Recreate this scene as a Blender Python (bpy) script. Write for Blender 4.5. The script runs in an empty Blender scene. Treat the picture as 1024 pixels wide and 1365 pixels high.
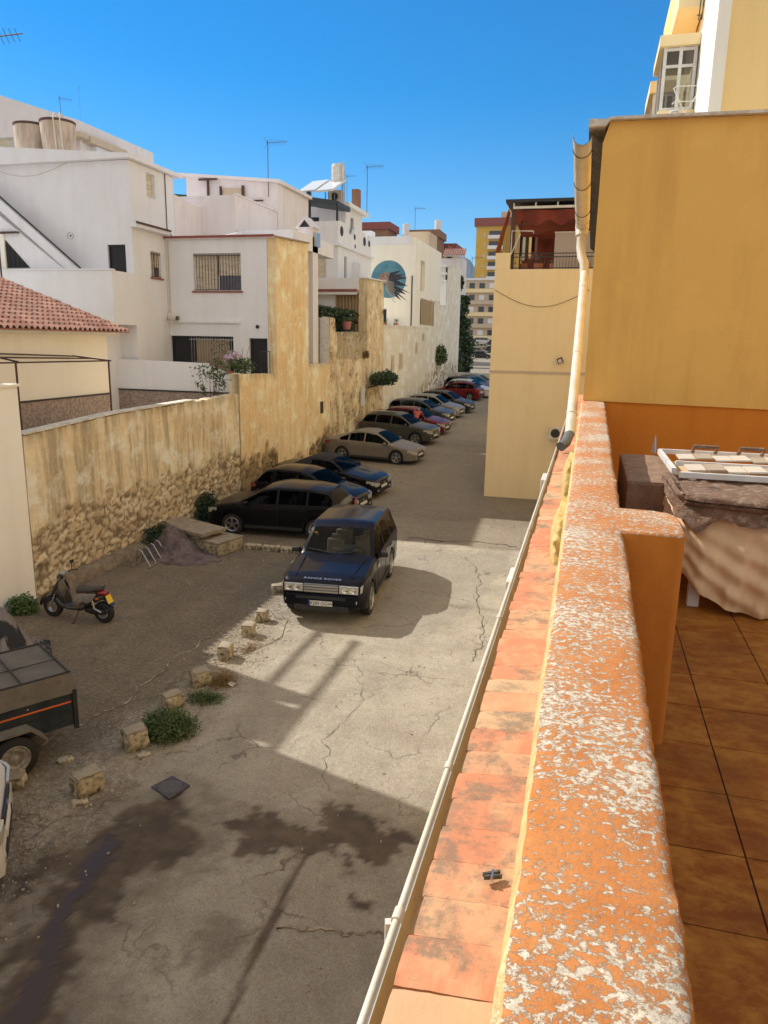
import bpy, bmesh, math, random
import numpy as np
from mathutils import Vector, Matrix, noise
random.seed(7); R = math.radians; PI = math.pi
S = bpy.context.scene; COL = S.collection
# ---------------------------------------------------------------- camera
CZ = 6.0
cam_d = bpy.data.cameras.new("camera"); cam = bpy.data.objects.new("camera", cam_d); COL.objects.link(cam); S.camera = cam
cam_d.sensor_fit = 'HORIZONTAL'; cam_d.sensor_width = 36; cam_d.lens = 36*990/1024; cam_d.clip_end = 20000; cam_d.clip_start = .05
_p, _y, _r = R(12.9), R(15.0), R(1.05)
fw = Vector((-math.sin(_y)*math.cos(_p), math.cos(_y)*math.cos(_p), -math.sin(_p)))
r0 = Vector((math.cos(_y), math.sin(_y), 0)); u0 = r0.cross(fw)
rr = r0*math.cos(_r)+u0*math.sin(_r); uu = -r0*math.sin(_r)+u0*math.cos(_r)
mw = Matrix((rr, uu, -fw)).transposed().to_4x4(); mw.translation = Vector((0, 0, CZ)); cam.matrix_world = mw
S.render.resolution_x = 768; S.render.resolution_y = 1024
# ---------------------------------------------------------------- light
SUN = Vector((-1.1, .34, 1.0)).normalized()
elev = math.asin(SUN.z); az = math.atan2(SUN.x, SUN.y)
sd = bpy.data.lights.new("sun", 'SUN'); sd.energy = 3.4; sd.angle = R(.5); sd.color = (1, .95, .88)
so = bpy.data.objects.new("sun", sd); COL.objects.link(so); so.rotation_euler = (-SUN).to_track_quat('-Z', 'Y').to_euler()
SKY_FILL = 5.0
W = bpy.data.worlds.new("World"); S.world = W; W.use_nodes = True
wn = W.node_tree; wn.nodes.clear()
sky = wn.nodes.new('ShaderNodeTexSky'); sky.sky_type = 'NISHITA'; sky.sun_disc = False
sky.sun_elevation = elev; sky.sun_rotation = az; sky.altitude = 0; sky.air_density = 1.0; sky.dust_density = .15; sky.ozone_density = 4.0
bg = wn.nodes.new('ShaderNodeBackground'); bg.inputs[1].default_value = .10
wo = wn.nodes.new('ShaderNodeOutputWorld')
hs = wn.nodes.new('ShaderNodeHueSaturation'); hs.inputs['Saturation'].default_value = 1.5; wn.links.new(sky.outputs[0], hs.inputs['Color']); 
# added pale fill light overhead and south lifts the shade; clear blue stays north
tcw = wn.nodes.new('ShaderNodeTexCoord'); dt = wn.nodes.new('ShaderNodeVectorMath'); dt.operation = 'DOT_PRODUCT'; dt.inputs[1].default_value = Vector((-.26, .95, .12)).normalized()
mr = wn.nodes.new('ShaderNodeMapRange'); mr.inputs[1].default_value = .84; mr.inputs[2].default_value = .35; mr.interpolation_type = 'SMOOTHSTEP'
mxw = wn.nodes.new('ShaderNodeMix'); mxw.data_type = 'RGBA'; mxw.inputs[7].default_value = (SKY_FILL*.98, SKY_FILL*.96, SKY_FILL*.94, 1)
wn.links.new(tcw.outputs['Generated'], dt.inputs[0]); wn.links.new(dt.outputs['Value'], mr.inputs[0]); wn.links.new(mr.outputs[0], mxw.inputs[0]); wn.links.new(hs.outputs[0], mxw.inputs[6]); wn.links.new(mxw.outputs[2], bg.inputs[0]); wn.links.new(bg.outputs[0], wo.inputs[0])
S.view_settings.view_transform = 'Standard'; S.view_settings.look = 'None'; S.view_settings.exposure = .62; S.view_settings.gamma = 1
S.render.engine = 'CYCLES'; S.cycles.max_bounces = 8; S.cycles.diffuse_bounces = 5; S.cycles.transparent_max_bounces = 12

# ---------------------------------------------------------------- materials
def nt(name):
    m = bpy.data.materials.new(name); m.use_nodes = True; t = m.node_tree; t.nodes.clear()
    o = t.nodes.new('ShaderNodeOutputMaterial'); b = t.nodes.new('ShaderNodeBsdfPrincipled'); t.links.new(b.outputs[0], o.inputs[0])
    return m, t, b
def nd(t, ty, **k):
    n = t.nodes.new(ty)
    for a, v in k.items(): setattr(n, a, v)
    return n
def rgb(c): return (c[0], c[1], c[2], 1)
def noi(t, scale, detail=4, rough=.55, st=(1, 1, 1), coord='Object', dist=0):
    tc = nd(t, 'ShaderNodeTexCoord'); mp = nd(t, 'ShaderNodeMapping'); mp.inputs['Scale'].default_value = st
    n = nd(t, 'ShaderNodeTexNoise'); n.inputs['Scale'].default_value = scale; n.inputs['Detail'].default_value = detail; n.inputs['Roughness'].default_value = rough; n.inputs['Distortion'].default_value = dist
    t.links.new(tc.outputs[coord], mp.inputs[0]); t.links.new(mp.outputs[0], n.inputs['Vector']); return n.outputs[0]
def ramp(t, src, lo, hi, a=0, b=1):
    m = nd(t, 'ShaderNodeMapRange'); m.inputs[1].default_value = lo; m.inputs[2].default_value = hi; m.inputs[3].default_value = a; m.inputs[4].default_value = b
    t.links.new(src, m.inputs[0]); return m.outputs[0]
def mth(t, op, a, b):
    m = nd(t, 'ShaderNodeMath', operation=op)
    for i, v in enumerate((a, b)):
        if isinstance(v, (int, float)): m.inputs[i].default_value = v
        else: t.links.new(v, m.inputs[i])
    return m.outputs[0]
def mix(t, fac, a, b, bt='MIX'):
    m = nd(t, 'ShaderNodeMix', data_type='RGBA', blend_type=bt)
    if isinstance(fac, (int, float)): m.inputs[0].default_value = fac
    else: t.links.new(fac, m.inputs[0])
    for i, v in ((6, a), (7, b)):
        if isinstance(v, tuple): m.inputs[i].default_value = rgb(v)
        else: t.links.new(v, m.inputs[i])
    return m.outputs[2]
def bump(t, b, h, s=.3, d=.01):
    n = nd(t, 'ShaderNodeBump'); n.inputs['Strength'].default_value = s; n.inputs['Distance'].default_value = d
    t.links.new(h, n.inputs['Height']); t.links.new(n.outputs[0], b.inputs['Normal'])
def attr(t, name, col=False):
    n = nd(t, 'ShaderNodeAttribute'); n.attribute_name = name; return n.outputs[0 if col else 2]
def M(name, c, rough=.8, c2=None, sc=3, lo=.4, hi=.65, st=(1, 1, 1), bs=0, bsc=60, metal=0, coat=0, spec=.5, c3=None, sc3=12, lo3=.55, hi3=.7, st3=(1, 1, 1)):
    m, t, b = nt(name)
    b.inputs['Roughness'].default_value = rough; b.inputs['Metallic'].default_value = metal; b.inputs['Coat Weight'].default_value = coat
    b.inputs['Coat Roughness'].default_value = .05; b.inputs['Specular IOR Level'].default_value = spec
    col = c
    if c2: col = mix(t, ramp(t, noi(t, sc, 6, .6, st), lo, hi), c, c2)
    if c3: col = mix(t, ramp(t, noi(t, sc3, 8, .65, st3), lo3, hi3), col, c3)
    if isinstance(col, tuple): b.inputs['Base Color'].default_value = rgb(col)
    else: t.links.new(col, b.inputs['Base Color'])
    if bs: bump(t, b, noi(t, bsc, 5, .6), bs, .02)
    return m
def plaster(name, c, stain, amt=.6, bs=.25, dirt=None, ssc=1.2):
    m, t, b = nt(name); b.inputs['Roughness'].default_value = .9; b.inputs['Specular IOR Level'].default_value = .2
    s1 = ramp(t, noi(t, ssc, 8, .6, (2.2, 2.2, .28)), .46, .72, 0, amt)
    col = mix(t, s1, c, stain)
    col = mix(t, ramp(t, noi(t, .5, 5, .6), .35, .7, 0, .45*amt), col, stain)
    d = dirt or tuple(v*.45 for v in stain)
    s2 = mth(t, 'MULTIPLY', ramp(t, noi(t, 5, 10, .75, (1, 1, .25)), .6, .78), ramp(t, noi(t, .8, 3, .5), .45, .6))
    col = mix(t, mth(t, 'MULTIPLY', s2, amt), col, d)
    col = mix(t, ramp(t, noi(t, .9, 7, .55), .52, .56, 0, .22*amt), col, tuple(min(1, v*1.18) for v in c))
    col = mix(t, ramp(t, noi(t, 30, 6, .7), .58, .75, 0, .18), col, stain)
    t.links.new(col, b.inputs['Base Color'])
    bump(t, b, mth(t, 'ADD', noi(t, 45, 6, .6), mth(t, 'MULTIPLY', noi(t, 3, 4), 1.5)), bs, .015); return m
m_white = plaster('white_plaster', (.80, .81, .84), (.70, .67, .64), .45)
m_cream = plaster('cream_plaster', (.90, .87, .77), (.80, .72, .56), .4)
m_yellow = plaster('yellow_plaster', (.88, .53, .14), (.70, .38, .10), .8, ssc=1.6, dirt=(.40, .22, .08))
m_yellow2 = plaster('pale_yellow_plaster', (.88, .72, .44), (.80, .60, .31), .5)
m_far_y = plaster('far_yellow', (.66, .42, .09), (.5, .31, .08), .3)
m_beige = plaster('beige_plaster', (.60, .49, .37), (.45, .36, .27), .35)
m_tower = plaster('tower_yellow', (.90, .66, .30), (.82, .56, .22), .5)
m_lilac = plaster('faded_white', (.80, .76, .77), (.66, .57, .55), .55)
m_brownb = plaster('brown_brick', (.30, .17, .11), (.2, .11, .08), .5)
m_redtrim = M('red_trim', (.30, .09, .07), .8, (.22, .07, .06))
m_dark = M('dark_void', (.012, .012, .014), .6)
m_black = M('black_iron', (.02, .02, .022), .5)
m_tiledado = M('patterned_dado', (.36, .29, .25), .4, (.24, .17, .15), 14, .45, .55)
m_wood = M('shutter_pvc', (.70, .62, .48), .6, (.5, .43, .33), 2, st=(1, 1, 8))
m_steel = M('steel', (.45, .45, .45), .35, metal=.9)
m_chrome = M('chrome', (.7, .7, .72), .15, metal=1)
m_rust = M('rusty_steel', (.06, .035, .03), .7, (.12, .05, .03), 20)
m_pvc = M('cream_pvc', (.70, .65, .54), .45, (.62, .55, .41), 5, c3=(.35, .28, .18), sc3=9, lo3=.62, hi3=.8, bs=.1)
m_rubber = M('rubber', (.018, .018, .018), .8)
m_white_paint = M('white_paint', (.72, .72, .70), .5, (.6, .59, .56), 6)
m_curtain = M('beige_curtain', (.40, .30, .18), .9, (.3, .22, .13), 4, st=(6, 6, .3))
m_red_awn = M('red_awning', (.20, .035, .015), .85, (.13, .022, .01), 1.5)
m_teal = M('mural_blue', (.07, .20, .28), .8, (.11, .28, .36), 2)
m_green = M('leaf', (.055, .095, .025), .6, (.10, .14, .04), 3)
m_green_d = M('dark_leaf', (.02, .045, .015), .6, (.045, .075, .022), 2.5)
m_straw = M('dry_leaf', (.28, .17, .06), .8, (.18, .12, .04), 3)
m_bark = M('bark', (.10, .07, .05), .9, (.06, .045, .03), 8)
m_lilacflower = M('flower', (.62, .50, .60), .7)
m_pot = M('terracotta_pot', (.35, .13, .07), .85)
def glassmat(name, tint=(.25, .3, .3), mixf=.35, rough=.03):
    m = bpy.data.materials.new(name); m.use_nodes = True; t = m.node_tree; t.nodes.clear()
    o = nd(t, 'ShaderNodeOutputMaterial'); g = nd(t, 'ShaderNodeBsdfGlossy'); g.inputs['Roughness'].default_value = rough; g.inputs[0].default_value = (1, .90, .78, 1)
    tr = nd(t, 'ShaderNodeBsdfTransparent'); tr.inputs[0].default_value = rgb(tint); mx = nd(t, 'ShaderNodeMixShader')
    fr = nd(t, 'ShaderNodeLayerWeight'); fr.inputs[0].default_value = mixf
    t.links.new(fr.outputs[0], mx.inputs[0]); t.links.new(tr.outputs[0], mx.inputs[1]); t.links.new(g.outputs[0], mx.inputs[2]); t.links.new(mx.outputs[0], o.inputs[0]); return m
m_glass = glassmat('car_glass', (.38, .42, .41), .07)
m_glass_h = glassmat('clear_windscreen', (.62, .66, .64), .22)
m_pane = M('window_pane', (.03, .035, .04), .08, spec=.8)
def paint(name, c, dust=.25, dc=(.32, .26, .19), metal=.3):
    m, t, b = nt(name); b.inputs['Metallic'].default_value = metal; b.inputs['Coat Weight'].default_value = 1; b.inputs['Coat Roughness'].default_value = .02; b.inputs['Specular IOR Level'].default_value = .06; b.inputs['Coat IOR'].default_value = 1.25
    n = noi(t, 1.6, 8, .65); g = nd(t, 'ShaderNodeNewGeometry'); sx = nd(t, 'ShaderNodeSeparateXYZ'); t.links.new(g.outputs['Normal'], sx.inputs[0])
    f = mth(t, 'MULTIPLY', ramp(t, n, .3, .75, .3, 1), ramp(t, sx.outputs[2], .2, 1, .25*dust, dust))
    t.links.new(mix(t, f, c, dc), b.inputs['Base Color'])
    t.links.new(mth(t, 'ADD', .28, mth(t, 'MULTIPLY', f, .6)), b.inputs['Roughness'])
    t.links.new(mth(t, 'SUBTRACT', .5, mth(t, 'MULTIPLY', f, .5)), b.inputs['Coat Weight']); return m

# ---------------------------------------------------------------- objects
def tag(o, label=None, cat=None, group=None, kind=None):
    if label: o['label'] = label
    if cat: o['category'] = cat
    if group: o['group'] = group
    if kind: o['kind'] = kind
    return o
def thing(name, loc, label, cat, group=None, rz=0):
    o = bpy.data.objects.new(name, None); COL.objects.link(o); o.location = loc; o.rotation_euler[2] = rz; o.empty_display_size = .2
    return tag(o, label, cat, group)
def rootloc(p):
    v = Vector((0, 0, 0))
    while p is not None: v = v+p.location; p = p.parent
    return v
class MB:
    def __init__(s): s.v = []; s.f = []; s.mi = []; s.tone = []
    def add(s, vs, fs, mi=0):
        n = len(s.v); s.v += [tuple(v) for v in vs]; s.f += [tuple(i+n for i in f) for f in fs]; s.mi += [mi]*len(fs); return s
    def box(s, x0, x1, y0, y1, z0, z1, mi=0):
        return s.add([(x, y, z) for z in (z0, z1) for y in (y0, y1) for x in (x0, x1)], [(0, 2, 3, 1), (4, 5, 7, 6), (0, 1, 5, 4), (2, 6, 7, 3), (0, 4, 6, 2), (1, 3, 7, 5)], mi)
    def obox(s, c, ax, ay, az, mi=0):   # oriented box: centre, half vectors
        c = Vector(c); ax = Vector(ax); ay = Vector(ay); az = Vector(az)
        return s.add([c+ax*i+ay*j+az*k for k in (-1, 1) for j in (-1, 1) for i in (-1, 1)], [(0, 2, 3, 1), (4, 5, 7, 6), (0, 1, 5, 4), (2, 6, 7, 3), (0, 4, 6, 2), (1, 3, 7, 5)], mi)
    def prism(s, pts, a, b, axis='y', mi=0):   # polygon pts in the other two axes, extruded a..b
        n = len(pts)
        def mk(p, q): return {'x': (q, p[0], p[1]), 'y': (p[0], q, p[1]), 'z': (p[0], p[1], q)}[axis]
        vs = [mk(p, a) for p in pts]+[mk(p, b) for p in pts]
        return s.add(vs, [tuple(range(n))[::-1], tuple(range(n, 2*n))]+[(i, (i+1) % n, n+(i+1) % n, n+i) for i in range(n)], mi)
    def tube(s, pts, r, n=8, cap=True, mi=0):
        pts = [Vector(p) for p in pts]; rs = r if isinstance(r, (list, tuple)) else [r]*len(pts); rings = []; up = None
        for i, p in enumerate(pts):
            d = (pts[min(i+1, len(pts)-1)]-pts[max(i-1, 0)]).normalized()
            a = d.cross(Vector((0, 0, 1)) if abs(d.z) < .95 else Vector((1, 0, 0))).normalized() if up is None else (up-d*up.dot(d)).normalized()
            up = a; b = d.cross(a); rings.append([p+(a*math.cos(2*PI*k/n)+b*math.sin(2*PI*k/n))*rs[i] for k in range(n)])
        fs = [(i*n+k, i*n+(k+1) % n, (i+1)*n+(k+1) % n, (i+1)*n+k) for i in range(len(pts)-1) for k in range(n)]
        if cap: fs += [tuple(range(n))[::-1], tuple((len(pts)-1)*n+k for k in range(n))]
        return s.add([v for rg in rings for v in rg], fs, mi)
    def lathe(s, prof, c, axis='z', n=24, mi=0):   # prof (r, h)
        c = Vector(c); vs = []
        for r, h in prof:
            for k in range(n):
                a, b = r*math.cos(2*PI*k/n), r*math.sin(2*PI*k/n)
                vs.append(c+Vector({'z': (a, b, h), 'y': (b, h, a), 'x': (h, a, b)}[axis]))
        fs = [(i*n+k, i*n+(k+1) % n, (i+1)*n+(k+1) % n, (i+1)*n+k) for i in range(len(prof)-1) for k in range(n)]
        return s.add(vs, fs, mi)
    def grid(s, f, nu, nv, mi=0):
        vs = [f(i/nu, j/nv) for j in range(nv+1) for i in range(nu+1)]
        return s.add(vs, [(j*(nu+1)+i, j*(nu+1)+i+1, (j+1)*(nu+1)+i+1, (j+1)*(nu+1)+i) for j in range(nv) for i in range(nu)], mi)
    def build(s, name, mats, parent=None, smooth=None, bev=0, label=None, norm=True):
        off = rootloc(parent) if parent is not None else Vector((0, 0, 0))
        me = bpy.data.meshes.new(name); me.from_pydata([(v[0]-off.x, v[1]-off.y, v[2]-off.z) for v in s.v], [], s.f)
        for m in (mats if isinstance(mats, (list, tuple)) else [mats]): me.materials.append(m)
        me.polygons.foreach_set('material_index', s.mi)
        if norm or bev:
            bm = bmesh.new(); bm.from_mesh(me)
            if bev:
                bmesh.ops.remove_doubles(bm, verts=bm.verts, dist=1e-5)
                bmesh.ops.bevel(bm, geom=[e for e in bm.edges if len(e.link_faces) == 2 and e.calc_face_angle() > .5], offset=bev, segments=2, affect='EDGES', profile=.6)
            if norm: bmesh.ops.recalc_face_normals(bm, faces=bm.faces)
            bm.to_mesh(me); bm.free()
        if smooth is not None:
            me.polygons.foreach_set('use_smooth', [True]*len(me.polygons)); me.set_sharp_from_angle(angle=R(smooth))
        o = bpy.data.objects.new(name, me); COL.objects.link(o)
        if parent is not None: o.parent = parent
        if label: o['label'] = label
        return o
def facattr(o, name, vals):
    a = o.data.attributes.new(name, 'FLOAT', 'FACE'); a.data.foreach_set('value', vals)
def vattr(o, name, vals):
    a = o.data.attributes.new(name, 'FLOAT', 'POINT'); a.data.foreach_set('value', vals)
def copy_tree(o, parent=None):
    c = o.copy(); COL.objects.link(c)
    if parent is not None: c.parent = parent
    for ch in list(o.children): copy_tree(ch, c)
    return c
def textmesh(name, txt, size, mat, parent, loc, rot, ext=.002):
    cu = bpy.data.curves.new('t', 'FONT'); cu.body = txt; cu.size = size; cu.extrude = ext; cu.align_x = 'CENTER'; cu.align_y = 'CENTER'
    to = bpy.data.objects.new('t', cu); COL.objects.link(to); dg = bpy.context.evaluated_depsgraph_get()
    me = bpy.data.meshes.new_from_object(to.evaluated_get(dg)); bpy.data.objects.remove(to)
    me.materials.clear(); me.materials.append(mat)
    o = bpy.data.objects.new(name, me); COL.objects.link(o); o.parent = parent; o.location = loc; o.rotation_euler = rot; return o
def fb(x, y, z=0, s=1.0, o=4):
    return noise.fractal(Vector((x*s, y*s, z*s)), .6, 2.1, o)
def gz(Y):
    if Y < 19: return 0.
    if Y < 70.4: return .036*(Y-19)
    if Y < 145: return 2.9+(Y-70)*.004
    return 3.2+(min(Y, 205)-145)*.066

# ================================================================ GROUND
def pd(px, py, poly, closed=True):
    n = len(poly); d = np.full(px.shape, 1e9); ins = np.zeros(px.shape, bool)
    for i in range(n if closed else n-1):
        x0, y0 = poly[i]; x1, y1 = poly[(i+1) % n]; ex, ey = x1-x0, y1-y0
        t = np.clip(((px-x0)*ex+(py-y0)*ey)/(ex*ex+ey*ey+1e-12), 0, 1)
        d = np.minimum(d, np.hypot(px-x0-t*ex, py-y0-t*ey))
        if closed: ins ^= ((y0 > py) != (y1 > py)) & (px < (x1-x0)*(py-y0)/(y1-y0+1e-12)+x0)
    return np.where(ins, -d, d) if closed else d
puddle = [(-4.57, 4.1), (-4.88, 4.95), (-5.15, 5.36), (-5.29, 5.88), (-5.33, 6.37), (-5.32, 6.94), (-5.06, 6.87), (-4.88, 6.38), (-4.82, 5.79), (-4.61, 5.31), (-4.33, 4.84), (-4.19, 4.1)]
damp1 = [(-4.7, 3.9), (-5.3, 5.11), (-5.61, 6.03), (-5.5, 6.82), (-5.51, 7.53), (-4.98, 7.86), (-4.21, 7.67), (-4.08, 7.02), (-4.13, 6.6), (-4.36, 6.34), (-4.55, 6.04), (-4.52, 5.55), (-4.27, 5.03), (-3.87, 3.9)]
damp2 = [(-4.76, 7.67), (-3.81, 7.71), (-3.7, 7.82), (-2.9, 7.74), (-2.87, 8.24), (-2.22, 8.11), (-1.68, 7.91), (-1.75, 7.44), (-2.08, 7.31), (-2.47, 7.5), (-2.73, 7.28), (-3.18, 7.22), (-3.5, 7.05), (-4.04, 7.33)]
spot = [(-2.12, 6.78), (-2.0, 6.73), (-1.85, 6.72), (-1.84, 6.58), (-2.03, 6.57)]
tarl = [(-2.82, 7.47), (-2.83, 7.05), (-2.84, 6.73), (-2.8, 6.32), (-2.79, 6.0), (-2.79, 5.65), (-2.74, 5.3), (-2.68, 4.5), (-2.6, 3)]
lot = [(-7.6, 40), (-7.4, 19.5), (-6.95, 17.18), (-6.55, 15.52), (-6.39, 13.15), (-6.3, 11.7), (-6.32, 10.42), (-6.3, 8.7), (-6.4, 7.52), (-6.4, 6.72), (-6.9, 4), (-7, 0), (-30, 0), (-30, 40)]
dirt = [(-6.9, 7.2), (-6.75, 9.45), (-6.6, 11), (-6.7, 13.01), (-6.92, 15.94), (-6.2, 15.58), (-5.75, 12.93), (-5.6, 10.94), (-5.5, 9.25), (-5.6, 8.08), (-5.5, 7.08), (-5.4, 5.23), (-5.9, 5), (-6.6, 6)]
patch = [(-2.9, 14.3), (-2.2, 16), (-1.7, 20), (-1.9, 21), (-4.9, 20), (-4.4, 15.5), (-4.2, 13.9), (-3.4, 14.0)]
def ground_mesh():
    mb = MB()
    xs = np.arange(-13, .101, .055); ys = np.arange(3, 24.01, .055); nx, ny = len(xs), len(ys)
    X, Y = np.meshgrid(xs, ys); Z = np.where(Y > 19, .036*(Y-19), 0)
    N = np.array([fb(x, y, 0, 1.3, 5) for x, y in zip(X.ravel(), Y.ravel())]).reshape(X.shape)
    N2 = np.array([fb(x, y, 9, 5, 4) for x, y in zip(X.ravel(), Y.ravel())]).reshape(X.shape)
    J = N*.12+N2*.07
    def soft(d, w): return np.clip(.5-d/w, 0, 1)
    wet = np.maximum.reduce([soft(pd(X, Y, damp1)+J*2.6, .34), soft(pd(X, Y, damp1)+J*3-.35, .5)*.5, soft(pd(X, Y, damp2)+J*2.4, .12)*.95, soft(pd(X, Y, damp2)+J*3-.12, .4)*.35, soft(pd(X, Y, spot)+J*.6, .05), soft(pd(X, Y, tarl, False)-.045+J*.22, .04)*.95, soft(pd(X, Y, [(-3.2, 5.5), (-3.0, 5.9), (-3.3, 6.2), (-3.5, 5.8)])+J*2, .15)*.45])
    pud = soft(pd(X, Y, puddle)+J*1.1+.05, .10)
    lotm = soft(pd(X, Y, lot)+J*1.2, .25)
    dm = soft(pd(X, Y, dirt)+J*2.5, .3); pa = soft(pd(X, Y, patch)+J*1.2, .06)
    Zd = Z+N2*.006+N*.012*(1-pud)-.0
    Zd = np.where(pud > .5, Z-.004, Zd)
    edge = (X < xs[1]) | (X > xs[-2]) | (Y < ys[1]) | (Y > ys[-2]); Zd = np.where(edge, Z, Zd)
    vs = np.stack([X, Y, Zd], -1).reshape(-1, 3)
    me_f = [(j*nx+i, j*nx+i+1, (j+1)*nx+i+1, (j+1)*nx+i) for j in range(ny-1) for i in range(nx-1)]
    mb.v = [tuple(v) for v in vs]; mb.f = me_f; mb.mi = [0]*len(me_f)
    nfine = len(mb.v); x0, x1, y0, y1 = xs[0], xs[-1], ys[0], ys[-1]
    def q(a, b, c, d):
        n = max(1, int((d-c)/4))if d < 80 else 1
        for k in range(n):
            ya, yb = c+(d-c)*k/n, c+(d-c)*(k+1)/n
            mb.add([(a, ya, gz(ya+.001)), (b, ya, gz(ya+.001)), (b, yb, gz(yb-.001)), (a, yb, gz(yb-.001))], [(0, 1, 2, 3)])
    q(-60, x0, -30, 3); q(x0, x1, -30, 3); q(x1, 40, -30, 3)
    for c, d in ((3, 19), (19, y1)): q(-60, x0, c, d); q(x1, 40, c, d)
    q(-60, 40, y1, 70.4); q(-80, 60, 70.4, 145); q(-120, 80, 145, 205); 
    mb.add([(-6000, 205, 7.15), (4000, 205, 7.15), (4000, 6900, 7.2), (-6000, 6900, 7.2)], [(0, 1, 2, 3)])
    for (a, b) in ((-6000, -60), (40, 4000)): mb.add([(a, -30, 0), (b, -30, 0), (b, 70, 1.8), (a, 70, 1.8)], [(0, 1, 2, 3)])
    m, t, b = nt('ground'); b.inputs['Specular IOR Level'].default_value = .35
    base = mix(t, ramp(t, noi(t, 1.1, 8, .6), .35, .68), (.47, .42, .325), (.31, .265, .20))
    base = mix(t, ramp(t, noi(t, 38, 6, .7), .5, .72, 0, .55), base, (.52, .46, .36))
    base = mix(t, ramp(t, noi(t, 24, 8, .75), .54, .68, 0, .7), mix(t, ramp(t, noi(t, 4.5, 9, .75), .5, .66, 0, .55), base, (.27, .235, .18)), (.17, .145, .115))
    dk = mix(t, ramp(t, noi(t, 1.4, 8, .62, (1, .35, 1)), .38, .66), (.135, .10, .058), (.20, .148, .088))
    dk = mix(t, ramp(t, noi(t, 2.3, 7, .7, (.5, 1, 1)), .5, .66, 0, .8), dk, (.10, .08, .062))
    dk = mix(t, ramp(t, noi(t, 45, 5, .7), .58, .75, 0, .5), dk, (.33, .28, .21))
    far = nd(t, 'ShaderNodeNewGeometry'); sx = nd(t, 'ShaderNodeSeparateXYZ'); t.links.new(far.outputs['Position'], sx.inputs[0])
    asph = mix(t, ramp(t, noi(t, .6, 8, .65), .35, .68), (.22, .18, .125), (.30, .25, .175))
    asph = mix(t, ramp(t, noi(t, 40, 5, .7), .5, .75, 0, .5), asph, (.36, .32, .26))
    edgey = mth(t, 'ADD', sx.outputs[1], mth(t, 'MULTIPLY', noi(t, .8, 5), 1.6))
    base = mix(t, ramp(t, edgey, 22.0, 22.25), base, asph)
    col = mix(t, attr(t, 'lotm'), base, dk)
    vor = nd(t, 'ShaderNodeTexVoronoi'); vor.inputs['Scale'].default_value = 22; tc = nd(t, 'ShaderNodeTexCoord'); t.links.new(tc.outputs['Object'], vor.inputs['Vector'])
    grav = mix(t, ramp(t, vor.outputs['Color'], .2, .9), (.26, .20, .13), (.50, .43, .32))
    grav = mix(t, ramp(t, noi(t, 7, 6, .7), .45, .62), grav, (.22, .175, .125))
    col = mix(t, mth(t, 'MULTIPLY', attr(t, 'dm'), .75), col, grav)
    col = mix(t, mth(t, 'MULTIPLY', attr(t, 'pa'), .5), col, (.27, .24, .20))
    v2 = nd(t, 'ShaderNodeTexVoronoi'); v2.inputs['Scale'].default_value = 65; t.links.new(tc.outputs['Object'], v2.inputs['Vector'])
    peb = mix(t, ramp(t, v2.outputs['Color'], .15, .85), (.10, .09, .075), (.72, .66, .55)); col = mix(t, ramp(t, noi(t, 12, 8, .8), .40, .70, .05, .42), col, peb)
    v3 = nd(t, 'ShaderNodeTexVoronoi', feature='DISTANCE_TO_EDGE'); v3.inputs['Scale'].default_value = .55; mp3 = nd(t, 'ShaderNodeVectorMath', operation='ADD'); nn3 = nd(t, 'ShaderNodeTexNoise'); nn3.inputs['Scale'].default_value = 1.6; nn3.inputs['Detail'].default_value = 8
    t.links.new(tc.outputs['Object'], nn3.inputs['Vector']); t.links.new(tc.outputs['Object'], mp3.inputs[0]); t.links.new(nn3.outputs['Color'], mp3.inputs[1]); t.links.new(mp3.outputs[0], v3.inputs['Vector'])
    ck = mth(t, 'MULTIPLY', ramp(t, v3.outputs['Distance'], .012, .002), ramp(t, noi(t, .9, 4), .46, .6)); col = mix(t, mth(t, 'MULTIPLY', ck, .7), col, (.10, .08, .06))
    wc = mix(t, ramp(t, noi(t, 3, 6), .4, .65), (.085, .062, .042), (.15, .11, .07))
    wc = mix(t, ramp(t, noi(t, 34, 5, .7), .66, .72, 0, .5), wc, (.34, .27, .2))
    col = mix(t, attr(t, 'wet'), col, wc)
    col = mix(t, attr(t, 'pud'), col, (.060, .040, .028))
    t.links.new(col, b.inputs['Base Color'])
    rg = mth(t, 'SUBTRACT', .92, mth(t, 'MULTIPLY', attr(t, 'wet'), .25)); rg = mth(t, 'MULTIPLY', rg, mth(t, 'SUBTRACT', 1, mth(t, 'MULTIPLY', attr(t, 'pud'), .42)))
    t.links.new(rg, b.inputs['Roughness'])
    h = mth(t, 'ADD', noi(t, 55, 6, .7), mth(t, 'ADD', mth(t, 'MULTIPLY', noi(t, 9, 6, .6), 1.4), mth(t, 'MULTIPLY', vor.outputs['Distance'], mth(t, 'MULTIPLY', attr(t, 'dm'), 1.2))))
    h = mth(t, 'MULTIPLY', h, mth(t, 'SUBTRACT', 1, attr(t, 'pud'))); bump(t, b, h, .9, .025)
    o = mb.build('street_ground', m, norm=False); tag(o, kind='structure')
    nv = len(o.data.vertices)
    for nme, A in (('wet', wet), ('pud', pud), ('lotm', lotm), ('dm', dm), ('pa', pa)):
        v = np.zeros(nv); v[:nfine] = A.ravel()
        if nme == 'lotm':
            for i in range(nfine, nv): v[i] = 1. if mb.v[i][0] <= -12.9 and mb.v[i][1] < 40 else 0
        vattr(o, nme, v)
    o.data.polygons.foreach_set('use_smooth', [True]*len(o.data.polygons))
ground_mesh()
m_crack = M('crack_fill', (.05, .04, .032), .95); m_crackl = M('pale_crack', (.40, .33, .24), .95, (.16, .125, .085), 5, .42, .55)
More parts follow.
